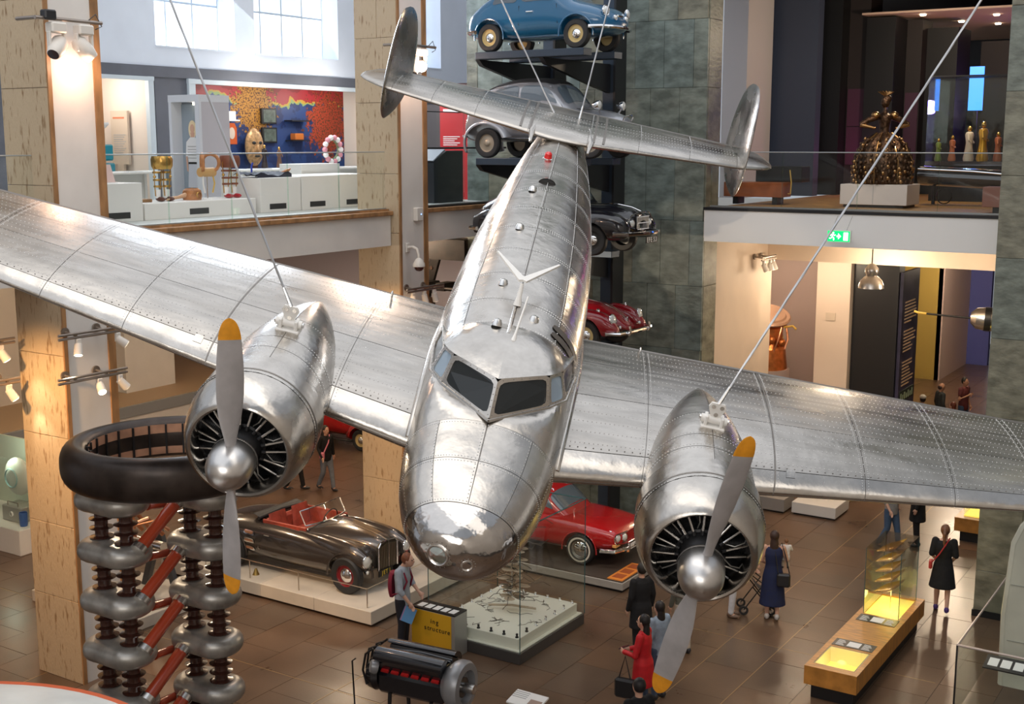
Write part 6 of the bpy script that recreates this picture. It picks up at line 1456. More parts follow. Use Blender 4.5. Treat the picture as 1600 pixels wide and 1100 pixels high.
# mural with its shelves
def mural_mat():
    m = bpy.data.materials.new('mural_print'); m.use_nodes = True; nt = m.node_tree; b = nt.nodes['Principled BSDF']; L_ = nt.links.new; N = nt.nodes.new
    b.inputs['Roughness'].default_value = .5
    g_ = N('ShaderNodeNewGeometry'); sx = N('ShaderNodeSeparateXYZ'); L_(g_.outputs['Position'], sx.inputs[0])
    def math_(op, a, bb): 
        n = N('ShaderNodeMath'); n.operation = op
        for i, q in enumerate((a, bb)):
            if isinstance(q, (int, float)): n.inputs[i].default_value = q
            else: L_(q, n.inputs[i])
        return n.outputs[0]
    def noise(sc, det=4):
        n = N('ShaderNodeTexNoise'); n.inputs['Scale'].default_value = sc; n.inputs['Detail'].default_value = det; L_(g_.outputs['Position'], n.inputs['Vector']); return n
    def mix(f_, a, bb):
        n = N('ShaderNodeMix'); n.data_type = 'RGBA'; L_(f_, n.inputs[0])
        for i, q in ((6, a), (7, bb)):
            if isinstance(q, tuple): n.inputs[i].default_value = (*q, 1)
            else: L_(q, n.inputs[i])
        return n.outputs[2]
    y, z = sx.outputs[1], sx.outputs[2]; nz = noise(1.6); nf = noise(11, 6); nc = noise(22, 3)
    base = mix(math_('GREATER_THAN', noise(2.5).outputs['Fac'], .5), (.012, .03, .12), (.02, .055, .19))
    edge = math_('ADD', z, math_('MULTIPLY', nz.outputs['Fac'], 1.1))
    c1 = mix(math_('GREATER_THAN', edge, 10.08), base, (.22, .33, .12)); c1 = mix(math_('GREATER_THAN', edge, 10.13), c1, (.50, .30, .03)); c1 = mix(math_('GREATER_THAN', edge, 10.19), c1, (.35, .02, .03))
    c1 = mix(math_('GREATER_THAN', edge, 10.46), c1, (.22, .015, .02))
    for (ty, tz, rr_, col_) in ((22.95, 9.50, .80, (.42, .20, .03)), (25.75, 9.05, .95, (.38, .05, .02))):
        dy = math_('SUBTRACT', y, ty); dz = math_('SUBTRACT', z, tz); d2 = math_('SQRT', math_('ADD', math_('MULTIPLY', dy, dy), math_('MULTIPLY', dz, dz)), 0)
        f_ = math_('GREATER_THAN', math_('SUBTRACT', math_('MULTIPLY', nf.outputs['Fac'], 2.0), math_('MULTIPLY', d2, 1.0 / rr_)), .12)
        leaf = mix(math_('GREATER_THAN', nc.outputs['Fac'], .53), col_, (.10, .035, .012)); trunk = math_('MULTIPLY', math_('LESS_THAN', math_('ABSOLUTE', math_('ADD', dy, math_('MULTIPLY', math_('SUBTRACT', nz.outputs['Fac'], .5), .3)), 0), .10), math_('LESS_THAN', dz, 0))
        c1 = mix(trunk, c1, (.10, .03, .015)); c1 = mix(f_, c1, leaf)
    L_(c1, b.inputs['Base Color']); return m
mu = tag(MB().box(-22.345, -22.32, 20.75, 26.35, 7.6, 9.93).build('mural_panel', mural_mat(), smooth=False), 'wide printed mural of autumn trees over deep blue ground', 'mural')
for k, (y0, y1, z, lb_) in enumerate([(21.8, 22.2, 9.10, 'small white shelf at the edge of the mural beside the booth'), (24.03, 24.75, 9.12, 'thin shelf with two small figures on the mural'), (24.05, 24.7, 8.62, 'thin shelf with an orange box on the mural')]):
    o = tag(MB().box(-22.32, -22.05, y0, y1, z, z + .03).build('wall_shelf', PAPER if k == 0 else BLACK, smooth=False), lb_, 'shelf')
for k, (z, lb_) in enumerate([(9.05, 'upper dark framed picture on the mural'), (8.58, 'lower dark framed picture on the mural')]):
    o = thing('framed_picture', lb_, 'picture', (-22.32, 23.42, z)); MB().box(0, .08, -.26, .26, 0, .38, .01).build('picture_frame', BLACK, o); MB().box(.08, .084, -.21, .21, .04, .34).build('picture_print', mat('picture_green', (.10, .13, .11), .4, 0, (6, .5)), o, smooth=False)
tag(MB().box(-22.28, -22.08, 24.18, 24.5, 8.65, 8.82, .02).build('orange_box', mat('box_orange', (.55, .16, .03), .4)), 'orange box on the lower mural shelf', 'box')
def figure_small(label, loc, h, m, grp='figurines'):
    o = thing('figurine', label, 'figurine', loc, group=grp); MB().lathe([(0, 0), (.13 * h, 0), (.15 * h, .06 * h), (.10 * h, .35 * h), (.085 * h, .52 * h), (.12 * h, .72 * h), (.10 * h, .79 * h), (.04 * h, .82 * h)], n=14).build('robe', m, o); MB().sphere((0, 0, .9 * h), (.065 * h, .065 * h, .085 * h), 12, 8).build('head', GOLD, o)
    for s in (-1, 1): MB().tube([(0, s * .11 * h, .74 * h), (.03 * h, s * .17 * h, .58 * h), (.10 * h, s * .12 * h, .50 * h)], [.04 * h, .032 * h, .022 * h], 8).build('arm', m, o)
    return o
MASKM = mat('mask_gold_brown', (.5, .3, .14), .4, .3, (12, .5))
o = thing('carved_mask', 'large carved gold-brown mask in front of the mural trunk', 'mask', (-22.1, 22.7, 7.98)); MB().sphere((0, 0, .5), (.12, .30, .46), 20, 14).build('mask_face', MASKM, o); [MB().sphere((.11, s * .11, .60), (.03, .06, .04), 10, 6).build('mask_eye', INK, o) for s in (-1, 1)]; MB().sphere((.13, 0, .46), (.04, .04, .10), 10, 6).build('mask_nose', MASKM, o); MB().sphere((.10, 0, .28), (.04, .10, .03), 10, 6).build('mask_mouth', INK, o)
for k, (y, h, m, lb_) in enumerate([(21.9, .55, mat('fig_black', (.03, .02, .02), .4), 'dark suited figurine below the carved mask'), (22.4, .50, mat('fig_brown', (.16, .08, .05), .4), 'brown figurine to one side of the carved mask')]): figure_small(lb_, (-21.0, y, 7.995), h, m, 'mural figurines')
o = thing('radio_cabinet', 'orange arched radio on the mural edge beside the booth', 'radio', (-22.2, 21.98, 8.55)); MB().prism([(-.17, 0), (.17, 0), (.17, .38), (.10, .50), (-.10, .50), (-.17, .38)], -.08, .08, Matrix(((0, 0, 1, 0), (1, 0, 0, 0), (0, 1, 0, 0), (0, 0, 0, 1)))).build('radio_body', mat('radio_orange', (.55, .10, .02), .35), o); MB().prism(ell(0, .26, .10, .14), .08, .09, Matrix(((0, 0, 1, 0), (1, 0, 0, 0), (0, 1, 0, 0), (0, 0, 0, 1)))).build('speaker_cloth', mat('notice_cream'), o)
tag(MB().box(-22.28, -22.1, 21.88, 22.12, 9.13, 9.33, .005).build('white_box', PAPER), 'small white box on the shelf at the mural edge', 'box')
o = thing('floral_headpiece', 'round white and pink floral headpiece at the mural foot', 'headpiece', (-20.9, 24.2, 7.995)); MB().lathe([(.22, -.03), (.30, 0), (.22, .03)], (0, 0, .42), (1, 0, 0), 22).build('wreath', mat('wreath_green', (.25, .32, .18), .5), o)
for k in range(14): a = k * 2 * pi / 14; MB().sphere((.03, .30 * cos(a), .42 + .30 * sin(a)), .07, 8, 6).build('blossom', mat('blossom_pink', (.70, .30, .35), .6) if k % 2 else PAPER, o)
MB().cyl((0, 0, 0), (0, 0, .2), .05, n=10).build('headpiece_stand', STEEL, o)
# ---- middle bay
o = thing('lectern_display', 'black sloping display lectern behind the glass of the middle bay', 'lectern', (-17.55, 24.0, 7.2)); MB().prism([(-.55, 0), (.62, 0), (.62, 1.20), (-.05, 1.20), (-.55, .92)], -.3, .35, Matrix(((0, 0, 1, 0), (1, 0, 0, 0), (0, 1, 0, 0), (0, 0, 0, 1)))).build('lectern_body', mat('lectern_black', (.012, .013, .016), .4), o); MB().prism([(-.53, .96), (-.07, 1.215), (-.09, 1.235), (-.55, .98)], -.28, .33, Matrix(((0, 0, 1, 0), (1, 0, 0, 0), (0, 1, 0, 0), (0, 0, 0, 1)))).build('lectern_top', mat('lectern_grey', (.25, .27, .30), .4), o)
o = thing('red_standing_sign', 'tall red text panel beside the slate wall', 'sign', (-17.95, 25.5, 7.2)); MB().box(-.55, .48, 0, .05, 0, 2.35).build('panel_board', mat('panel_red', (.50, .008, .015), .45), o, smooth=False); MB().box(-.45, .2, -.006, 0, 2.12, 2.2).build('text_heading', PAPER, o, smooth=False)
for k in range(9): MB().box(-.45, .05 - .08 * (k % 3), -.006, 0, 1.52 - k * .05 - (.16 if k > 4 else 0), 1.54 - k * .05 - (.16 if k > 4 else 0)).build('text_line', PAPER, o, smooth=False)
o = thing('carved_cabinet', 'dark carved wooden cabinet top beside the slate wall', 'cabinet', (-18.9, 27.2, 7.2)); MB().box(-.5, .6, -.2, .4, 0, 2.75, .02).build('cabinet_body', mat('dark_mahogany', (.05, .015, .012), .35), o); MB().box(-.58, .68, -.28, .48, 2.75, 2.9, .03).build('cornice', mat('dark_mahogany'), o); MB().box(-.42, .52, -.22, -.2, .3, 2.5, .01).build('cabinet_door', mat('dark_mahogany'), o)
struct(MB().box(-21.0, -18.2, 27.8, 27.9, 7.2, 9.6).build('wall_bay_partition', mat('bay_grey', (.10, .09, .095), .5), smooth=False))
# ---- right mezzanine exhibits
o = thing('gown_plinth', 'low white plinth under the bronze gown sculpture', 'plinth', (-7.95, 27.55, 7.2)); MB().box(-.87, .58, -.55, .45, .06, .50, .008).build('plinth_body', mat('plinth_pinkwhite', (.74, .66, .60), .4), o); MB().box(-.8, .5, -.5, .4, 0, .06).build('plinth_base', BLACK, o, smooth=False); MB().box(-.148, -.142, -.556, -.55, .07, .49).build('plinth_joint', mat('print_grey'), o, smooth=False)
gs = thing('gown_sculpture', 'bronze life-size figure in a wide ornate ball gown', 'sculpture', (-8.08, 27.55, 7.70))
BRZ = mat('dark_bronze', (.115, .065, .038), .3, .9, (14, .6), (40, .8)); BRG = mat('gilded_bronze', (.42, .24, .10), .25, .95)
sk = MB(); rows = []
for i, (r, h) in enumerate([(.60, 0), (.62, .06), (.60, .25), (.62, .34), (.60, .52), (.55, .70), (.44, .88), (.28, 1.02), (.15, 1.10)]):
    rows.append([((r + .03 * sin(9 * t) + .015 * sin(23 * t + i)) * cos(t), (r * .92 + .03 * sin(9 * t)) * sin(t), h) for t in lin(0, 2 * pi, 73)[:-1]])
MB().grid(rows, closej=True).build('skirt', BRZ, gs)
random.seed(3)
for tier, (r, h, n) in enumerate([(.62, .05, 30), (.625, .15, 30), (.63, .26, 32), (.635, .36, 32), (.615, .48, 30), (.585, .60, 28), (.53, .72, 24), (.47, .83, 20), (.38, .94, 16)]):
    for k in range(n):
        a = 2 * pi * k / n + tier * .15; MB().sphere(((r + .01) * cos(a), (r * .93 + .01) * sin(a), h + random.uniform(-.03, .03)), (.038, .038, .045), 6, 5).build('gown_ornament', BRG if random.random() < .38 else BRZ, gs)
for k in range(8): a = 2 * pi * k / 8; MB().tube([(.63 * cos(a), .59 * sin(a), .02), (.64 * cos(a), .60 * sin(a), .5), (.45 * cos(a), .42 * sin(a), .88), (.17 * cos(a), .15 * sin(a), 1.1)], .016, 6).build('gown_braid', BRG, gs)
tr = [(0, 0, 1.08), (0, 0, 1.2), (0, 0, 1.36), (0, 0, 1.48), (0, 0, 1.55), (0, 0, 1.63)]
MB().grid([[(w * .75 * cos(t), w * sin(t), h) for t in lin(0, 2 * pi, 25)[:-1]] for w, h in [(.15, 1.08), (.135, 1.16), (.16, 1.28), (.185, 1.40), (.18, 1.47), (.09, 1.53), (.055, 1.58), (.05, 1.64)]], closej=True, cap=True).xf(Matrix.Rotation(RAD(32), 4, 'Z')).build('bodice', BRZ, gs)
MB().sphere((0, 0, 1.75), (.095, .095, .13), 16, 12).build('head', BRZ, gs); MB().sphere((.02, .03, 1.82), (.11, .11, .09), 14, 8).build('curled_hair', BRZ, gs)
for k in range(7): a = (k - 3) * .35; MB().tube([(.0, 0, 1.88), (.10 * sin(a) * .84, .10 * sin(a) * .54, 1.92 + .04 * cos(a)), (.20 * sin(a) * .84, .20 * sin(a) * .54, 1.95 + .05 * cos(a))], [.012, .028, .006], 6).build('hair_feather', BRG, gs)
for s in (-1, 1):
    ux, uy = .84 * s, .54 * s
    MB().tube([(ux * .17, uy * .17, 1.44), (ux * .34, uy * .34, 1.38), (ux * .52, uy * .52, 1.27)], [.072, .062, .055], 10).build('upper_arm', BRZ, gs)
    e_ = (ux * .52, uy * .52, 1.27); hnd = (ux * .24 + .05, uy * .24 - .08, 1.20)
    MB().tube([e_, hnd], [.05, .028], 10).build('forearm', BRG, gs); MB().sphere(hnd, (.04, .04, .03), 10, 6).build('hand', BRG, gs)
    MB().sphere((ux * .20, uy * .20, 1.47), (.10, .10, .085), 12, 8).build('puff_sleeve', BRG, gs)
o = thing('wooden_bench_case', 'orange-brown wooden table case with dark legs near the pale pier', 'display table', (-10.8, 27.3, 7.2)); MB().box(-.75, .65, -.3, .3, .17, .50, .01).build('case_body', mat('rust_wood', (.36, .10, .03), .4, 0, (4, .25)), o); [MB().box(x - .06, x + .06, -.2, .2, 0, .17).build('leg', BLACK, o, smooth=False) for x in (-.5, .45)]
MB().box(-.2, .9, .25, .8, .5, .85, .01).build('black_cabinet', BLACK, o); MB().tube([(.75, -.1, .78), (.80, -.12, .5), (.78, -.1, .25), (.72, -.1, .25)], .014, 6).build('cable_loop', YC, o)
o = thing('brown_chest', 'small red-brown chest at the foot of the slate pier on the mezzanine', 'chest', (-5.35, 26.4, 7.2)); MB().box(-.3, .5, -.25, .25, .12, .52, .01).build('chest_body', mat('chest_brown', (.25, .10, .07), .4), o); MB().box(-.1, .45, -.2, .2, 0, .12).build('chest_foot', BLACK, o, smooth=False)
dc = thing('figure_showcase', 'tall glass showcase of lit figurines in the dark gallery', 'showcase', (-7.2, 31.4, 7.2)); MB().box(-.85, .95, -.5, .5, .85, .95).build('showcase_table', mat('showcase_mirror', (.25, .25, .28), .1, .9), dc, smooth=False); MB().box(-.75, .85, -.4, .4, 0, .85).build('showcase_base', DARKS[0], dc, smooth=False)
for q in ((-.85, .95, -.5, -.49), (-.85, -.84, -.5, .5), (.94, .95, -.5, .5), (-.85, .95, .49, .5)): MB().box(*q, .95, 2.92).build('glass_pane', CG, dc, smooth=False)
MB().box(-.85, .95, -.5, .5, 2.92, 2.95).build('showcase_lid', DARKS[0], dc, smooth=False)
FIGM = [mat('fig_gold', (.60, .30, .03), .3, .6), mat('fig_white', (.6, .5, .4), .5), mat('fig_green', (.15, .2, .04), .4), mat('fig_rust', (.40, .12, .05), .45), mat('fig_blue', (.08, .1, .22), .4)]
for k, (x, y, h, m, lb_) in enumerate([(-7.85, 31.3, .55, 2, 'small green-gold figurine nearest the dark wall in the showcase'), (-7.5, 31.2, .62, 3, 'red and blue robed figurine in the lit showcase'), (-7.15, 31.35, .85, 1, 'pale long-haired figurine in the lit showcase'), (-6.8, 31.2, .95, 0, 'tall golden figurine in the middle of the lit showcase'), (-6.5, 31.4, .70, 3, 'rust coloured figurine at the far end of the showcase')]): figure_small(lb_, (x, y, 8.15), h, FIGM[m], 'showcase figurines')
scr = thing('blue_screen', 'glowing blue screen standing behind the figure showcase', 'screen', (-7.62, 33.8, 7.2)); MB().box(-.175, .175, 0, .05, 2.2, 3.3).build('screen_face', mat('screen_blue', (.05, .2, .8), .4, emit=((.05, .25, 1), 2.2)), scr, smooth=False); MB().box(-.05, .05, .05, .10, 0, 3.2).build('screen_post', BLACK, scr, smooth=False); MB().box(-.3, .3, -.1, .3, 0, .03).build('screen_foot', BLACK, scr, smooth=False)
spot('showcase_spot', (-7.0, 31.0, 10.05), (-7.0, 31.3, 8.2), 60, WARM, 100); spot('showcase_blue', (-7.5, 32.6, 10.3), (-7.3, 31.6, 8.5), 40, (.15, .3, 1), 80)
# dark curved exhibit behind the showcase
o = thing('engine_nacelle_exhibit', 'dark glossy curved machine with bright edge on the oak floor', 'machine', (-6.6, 29.3, 7.2)); rows = [[(-1.1 + 2.4 * i / 12, .35 * cos(t), .45 + .22 * sin(t) - .10 * i / 12 + .2) for t in lin(0, 2 * pi, 17)[:-1]] for i in range(13)]; MB().grid(rows, closej=True, cap=True).build('machine_hull', mat('glossy_black', (.02, .02, .022), .12, coat=1), o); MB().tube([(-1.1, -.3, .80), (.1, -.36, .76), (1.3, -.3, .66)], .02, 6).build('bright_edge', CHROME, o); [MB().lathe([(.16, -.04), (.18, 0), (.16, .04)], (x, -.25, .2), (0, 1, 0), 18).build('wheel', BLACK, o) for x in (-.5, .6)]; [MB().cyl((x, 0, 0), (x, 0, .5), .04, n=8).build('machine_leg', BLACK, o) for x in (-.8, .9)]
# ---- exit sign, pendant lamp
ex = thing('exit_sign', 'hanging green and white exit sign in front of the white fascia', 'sign', (-8.02, 24.62, 6.74)); MB().box(-.24, .24, -.03, .03, -.12, .12).build('sign_box', mat('sign_white', (.85, .9, .85), .5), ex, smooth=False)
gf = MB().box(-.225, .225, -.034, -.03, -.105, .105).build('green_face', mat('exit_green', (.0, .35, .08), .4, emit=((.0, .8, .18), 1.2)), ex, smooth=False); SGW = mat('exit_white', (.9, 1, .85), .5, emit=((.95, 1, .8), 3.0))
MB().box(.10, .19, -.038, -.034, -.08, .08).build('door_symbol', SGW, gf, smooth=False); MB().prism([(.0, -.06), (.0, .06), (.06, 0)], .034, .038, Matrix(((1, 0, 0, -.01), (0, 0, -1, 0), (0, 1, 0, 0), (0, 0, 0, 1)))).build('arrow_symbol', SGW, gf); MB().box(-.04, .0, -.038, -.034, -.015, .015).build('arrow_shaft', SGW, gf, smooth=False)
MB().sphere((-.11, -.036, .065), (.018, .004, .018), 10, 6).build('runner_head', SGW, gf)
for q in ([(-.11, .045), (-.13, -.01)], [(-.13, -.01), (-.095, -.04), (-.10, -.08)], [(-.13, -.01), (-.16, -.045), (-.19, -.045)], [(-.115, .035), (-.08, .015), (-.065, .03)], [(-.118, .03), (-.15, .03), (-.165, .005)]): MB().tube([(x, -.036, z) for x, z in q], .010, 5).build('runner_limb', SGW, gf)
for x in (-.15, .15): MB().cyl((x, 0, .12), (x, .4, .45), .004, n=5).build('hanging_wire', STEEL, ex)
pd = thing('pendant_lamp', 'silver dome pendant lamp below the white fascia', 'lamp', (-7.89, 26.5, 5.52)); MB().lathe([(.27, 0), (.265, .06), (.22, .17), (.14, .25), (.11, .27), (.145, .34), (.14, .42), (.08, .50), (.03, .53)], n=28).build('lamp_shade', mat('lamp_silver', (.60, .55, .50), .3, .85), pd); MB().cyl((0, 0, .5), (0, 0, 1.0), .012, n=6).build('suspension_rod', BLACK, pd); MB().sphere((0, 0, .10), .08, 12, 8).build('bulb', mat('lamp_glow'), pd); point('pendant_light', (-7.89, 26.5, 5.45), 40, WARM, .1)
# ---- spotlights on bars
SPW = mat('spot_white', (.72, .68, .62), .4); BARM = mat('bar_steel', (.35, .30, .26), .3, .8)
def spot_bar(label, loc, L_, lamps, par_m=BARM):
    t = thing('spotlight_bar', label, 'spotlights', loc, group='spotlight bars')
    for dz in (0, .06): MB().cyl((.10, -L_ / 2, dz), (.10, L_ / 2, dz), .022, n=10).build('bar', par_m, t)
    for y in (-L_ * .25, L_ * .2): MB().cyl((-.18, y, .06), (.10, y, .03), .02, n=8).build('bracket', par_m, t); MB().cyl((-.18, y, .06), (-.15, y, .06), .07, n=16).build('wall_disc', par_m, t)
    for (y, dx, dy, dz, on) in lamps:
        d_ = Vector((dx, dy, dz)).normalized(); b_ = Vector((.10, y, -.12)); h_ = MB().box(.07, .13, y - .045, y + .045, -.14, -.02, .01).build('lamp_driver', SPW, t)
        MB().cyl(b_ - d_ * .02, b_ + d_ * .16, .06, .07, 16).build('lamp_head', SPW, h_); MB().cyl(b_ + d_ * .162, b_ + d_ * .166, .058, n=16).build('lamp_face', mat('lamp_glow') if on else mat('lamp_dim', (.8, .75, .65), .3, emit=((1, .85, .6), 1.5)), h_)
        if on: spot('exhibit_spot', Vector(loc) + b_ + d_ * .22, Vector(loc) + b_ + d_ * 3, on, WARM, 55)
    return t
spot_bar('upper bar of white spotlights on the left pier, above the dark ring', (-15.80, 12.52, 5.67), 1.3, [(-.3, .3, -.3, -1, 60), (.45, .5, .6, -.6, 0)])
spot_bar('lower bar of white spotlights on the left pier, above the dark ring', (-15.80, 12.47, 5.0), 1.3, [(.10, .8, -.3, -.7, 90), (.5, .3, .6, -.8, 0)])
spot_bar('upper bar of white spotlights at the left frame edge', (-16.9, 11.55, 5.55), .7, [(.1, .25, .5, -1, 22)])
spot_bar('lower bar of white spotlights at the left frame edge', (-16.9, 11.6, 4.92), .7, [(.15, .25, .45, -.9, 22)])
spot_bar('bar of small spotlights on the middle pier beside the fuselage', (-15.82, 21.1, 5.52), 1.3, [(-.45, .2, -.2, -1, 40), (-.05, .1, .2, -1, 0), (.3, .1, .3, -1, 0)])
spot_bar('bar of spotlights on the peach wall beneath the mezzanine', (-11.0, 28.3, 5.85), .9, [(-.3, .3, .5, -1, 45), (.1, .0, .4, -1, 45), (.3, .3, .2, -1, 0)])
# moving-head lights
def moving_heads(label, loc, heads):
    t = thing('stage_light_bar', label, 'stage lights', loc, group='stage light bars'); MB().cyl((.15, -.55, 0), (.15, .62, .0), .028, n=10).build('bar', BARM, t); MB().cyl((-.3, -.52, 0), (.15, -.52, 0), .03, n=8).build('bracket', BARM, t); MB().tube([(.15, .35, 0), (.17, .5, .12), (.15, .62, -.05), (.15, .5, -.10)], .008, 6).build('cable_loop', BLACK, t)
    MB().box(.08, .22, -.42, -.22, -.02, .12, .02).build('power_box', BLACK, t)
    for (y, d_, on) in heads:
        d_ = Vector(d_).normalized(); k = MB().box(.06, .24, y - .13, y + .13, -.20, -.05, .02).build('light_base', SPW, t)
        for s in (-1, 1): MB().box(.11, .19, y + s * .13 - .02, y + s * .13 + .02, -.44, -.18, .01).build('yoke_arm', SPW, k)
        c_ = Vector((.15, y, -.40)); MB().lathe([(0, -.20), (.08, -.19), (.12, -.12), (.125, .05), (.10, .16), (.085, .18)], c_, d_, 20).build('light_head', SPW, k); MB().lathe([(0, .182), (.105 if on > 100 else .085, .18)], c_, d_, 20).build('light_lens', mat('stage_glow', (1, .8, .6), .4, emit=((1, .74, .55), on)) if on else mat('lens_dark', (.04, .03, .04), .1), k)
    return t
moving_heads('pair of white moving stage lights on the left pier', (-15.78, 12.30, 10.36), [(-.20, (.3, -.6, -.55), 0), (.28, (.3, .5, -.7), 25)])
point('stage_light_spill', (-15.55, 12.62, 9.72), 26, (1, .62, .42), .06)
MATS.pop('stage_glow', None)
moving_heads('bright stage light on the middle pier beside the tail fin', (-15.75, 20.75, 10.52), [(-.15, (.2, -.3, -.8), 0), (.12, (.62, -.72, -.1), 400)])
spot('star_spot', (-15.25, 20.55, 10.10), (-9.5, 12.5, 7.0), 350, (1, .78, .62), 70, .6, .05); point('star_spill', (-15.3, 20.7, 10.12), 30, (1, .6, .42), .05)
o = thing('dome_camera', 'white dome security camera on a curved arm on the middle pier', 'security camera', (-15.98, 20.82, 6.42)); MB().tube([(0, 0, 0), (.16, 0, .02), (.26, 0, -.02), (.30, 0, -.14), (.30, 0, -.22)], .03, 8).build('camera_arm', SPW, o); MB().box(-.01, .03, -.06, .06, -.10, .10, .01).build('wall_plate', SPW, o); MB().lathe([(.03, 0), (.07, -.03), (.125, -.12), (.13, -.18), (.115, -.19)], (.30, 0, -.20), n=22).build('camera_housing', SPW, o); MB().lathe([(.105, 0), (.095, -.05), (.06, -.085), (0, -.10)], (.30, 0, -.385), n=22).build('camera_dome', mat('dome_smoked', (.05, .012, .012), .08, coat=1), o)
o = thing('wall_box', 'small white network box on the middle pier', 'electrical box', (-15.97, 21.17, 7.10)); MB().box(-.03, .08, -.11, .11, -.14, .14, .015).build('box_body', SPW, o); MB().sphere((.082, .03, .0), .012, 8, 6).build('status_light', mat('led_blue', (.2, .4, 1), .4, emit=((.2, .4, 1), 4)), o)

spot('pier_wash', (-15.6, 9.6, 6.3), (-16.5, 12.2, 3.2), 800, (1, .56, .22), 80, .8, .1)
spot('pier_wash', (-15.0, 18.4, 6.2), (-16.6, 20.6, 3.0), 600, (1, .56, .22), 80, .8, .1)
spot('touring_car_spot', (-14.6, 13.5, 6.8), (-15.6, 17.3, .5), 520, WARM, 48, .6, .1)
spot('case_spot', (-9.0, 14.2, 7.2), (-11.3, 17.6, .4), 420, (1, .88, .70), 36, .5, .1)
spot('red_car_spot', (-10.2, 17.6, 7.2), (-12.2, 21.4, .6), 420, WARM, 40, .6, .1)
spot('floor_wash', (-6.0, 15.5, 7.0), (-7.5, 20.0, 0), 330, WARM, 80, .8, .15)
spot('slate_wash', (-13.2, 20.4, 5.9), (-11.6, 25.1, 5.6), 120, WARM, 60, .3, .04)
# ================================================================== people
SKIN = [mat('skin_light', (.62, .36, .26), .5), mat('skin_tan', (.45, .24, .15), .5)]
def fuse(mb, name, m, parent, vox=.014, smooth=4):
    """melt overlapping shapes into one continuous surface"""
    me = mb.mesh(name, False); o = put(name, me, None)
    md = o.modifiers.new('r', 'REMESH'); md.mode = 'VOXEL'; md.voxel_size = vox; md.use_smooth_shade = True
    sm = o.modifiers.new('s', 'SMOOTH'); sm.factor = .5; sm.iterations = smooth
    me2 = bake(o); bpy.data.objects.remove(o); me2.materials.clear(); me2.materials.append(m)
    me2.polygons.foreach_set('use_smooth', [True] * len(me2.polygons))
    return put(name, me2, parent)
def limb(mb, pts, rs, n=12):
    mb.tube(pts, rs, n)
    for p, r in zip(pts, rs): mb.sphere(p, r, 10, 8)
def loft_body(mb, secs, n=20):
    rows = [[(cx + rx * cos(t), ry * sin(t), z) for t in lin(0, 2 * pi, n + 1)[:-1]] for (cx, rx, ry, z) in secs]
    mb.grid(rows, closej=True, cap=True)
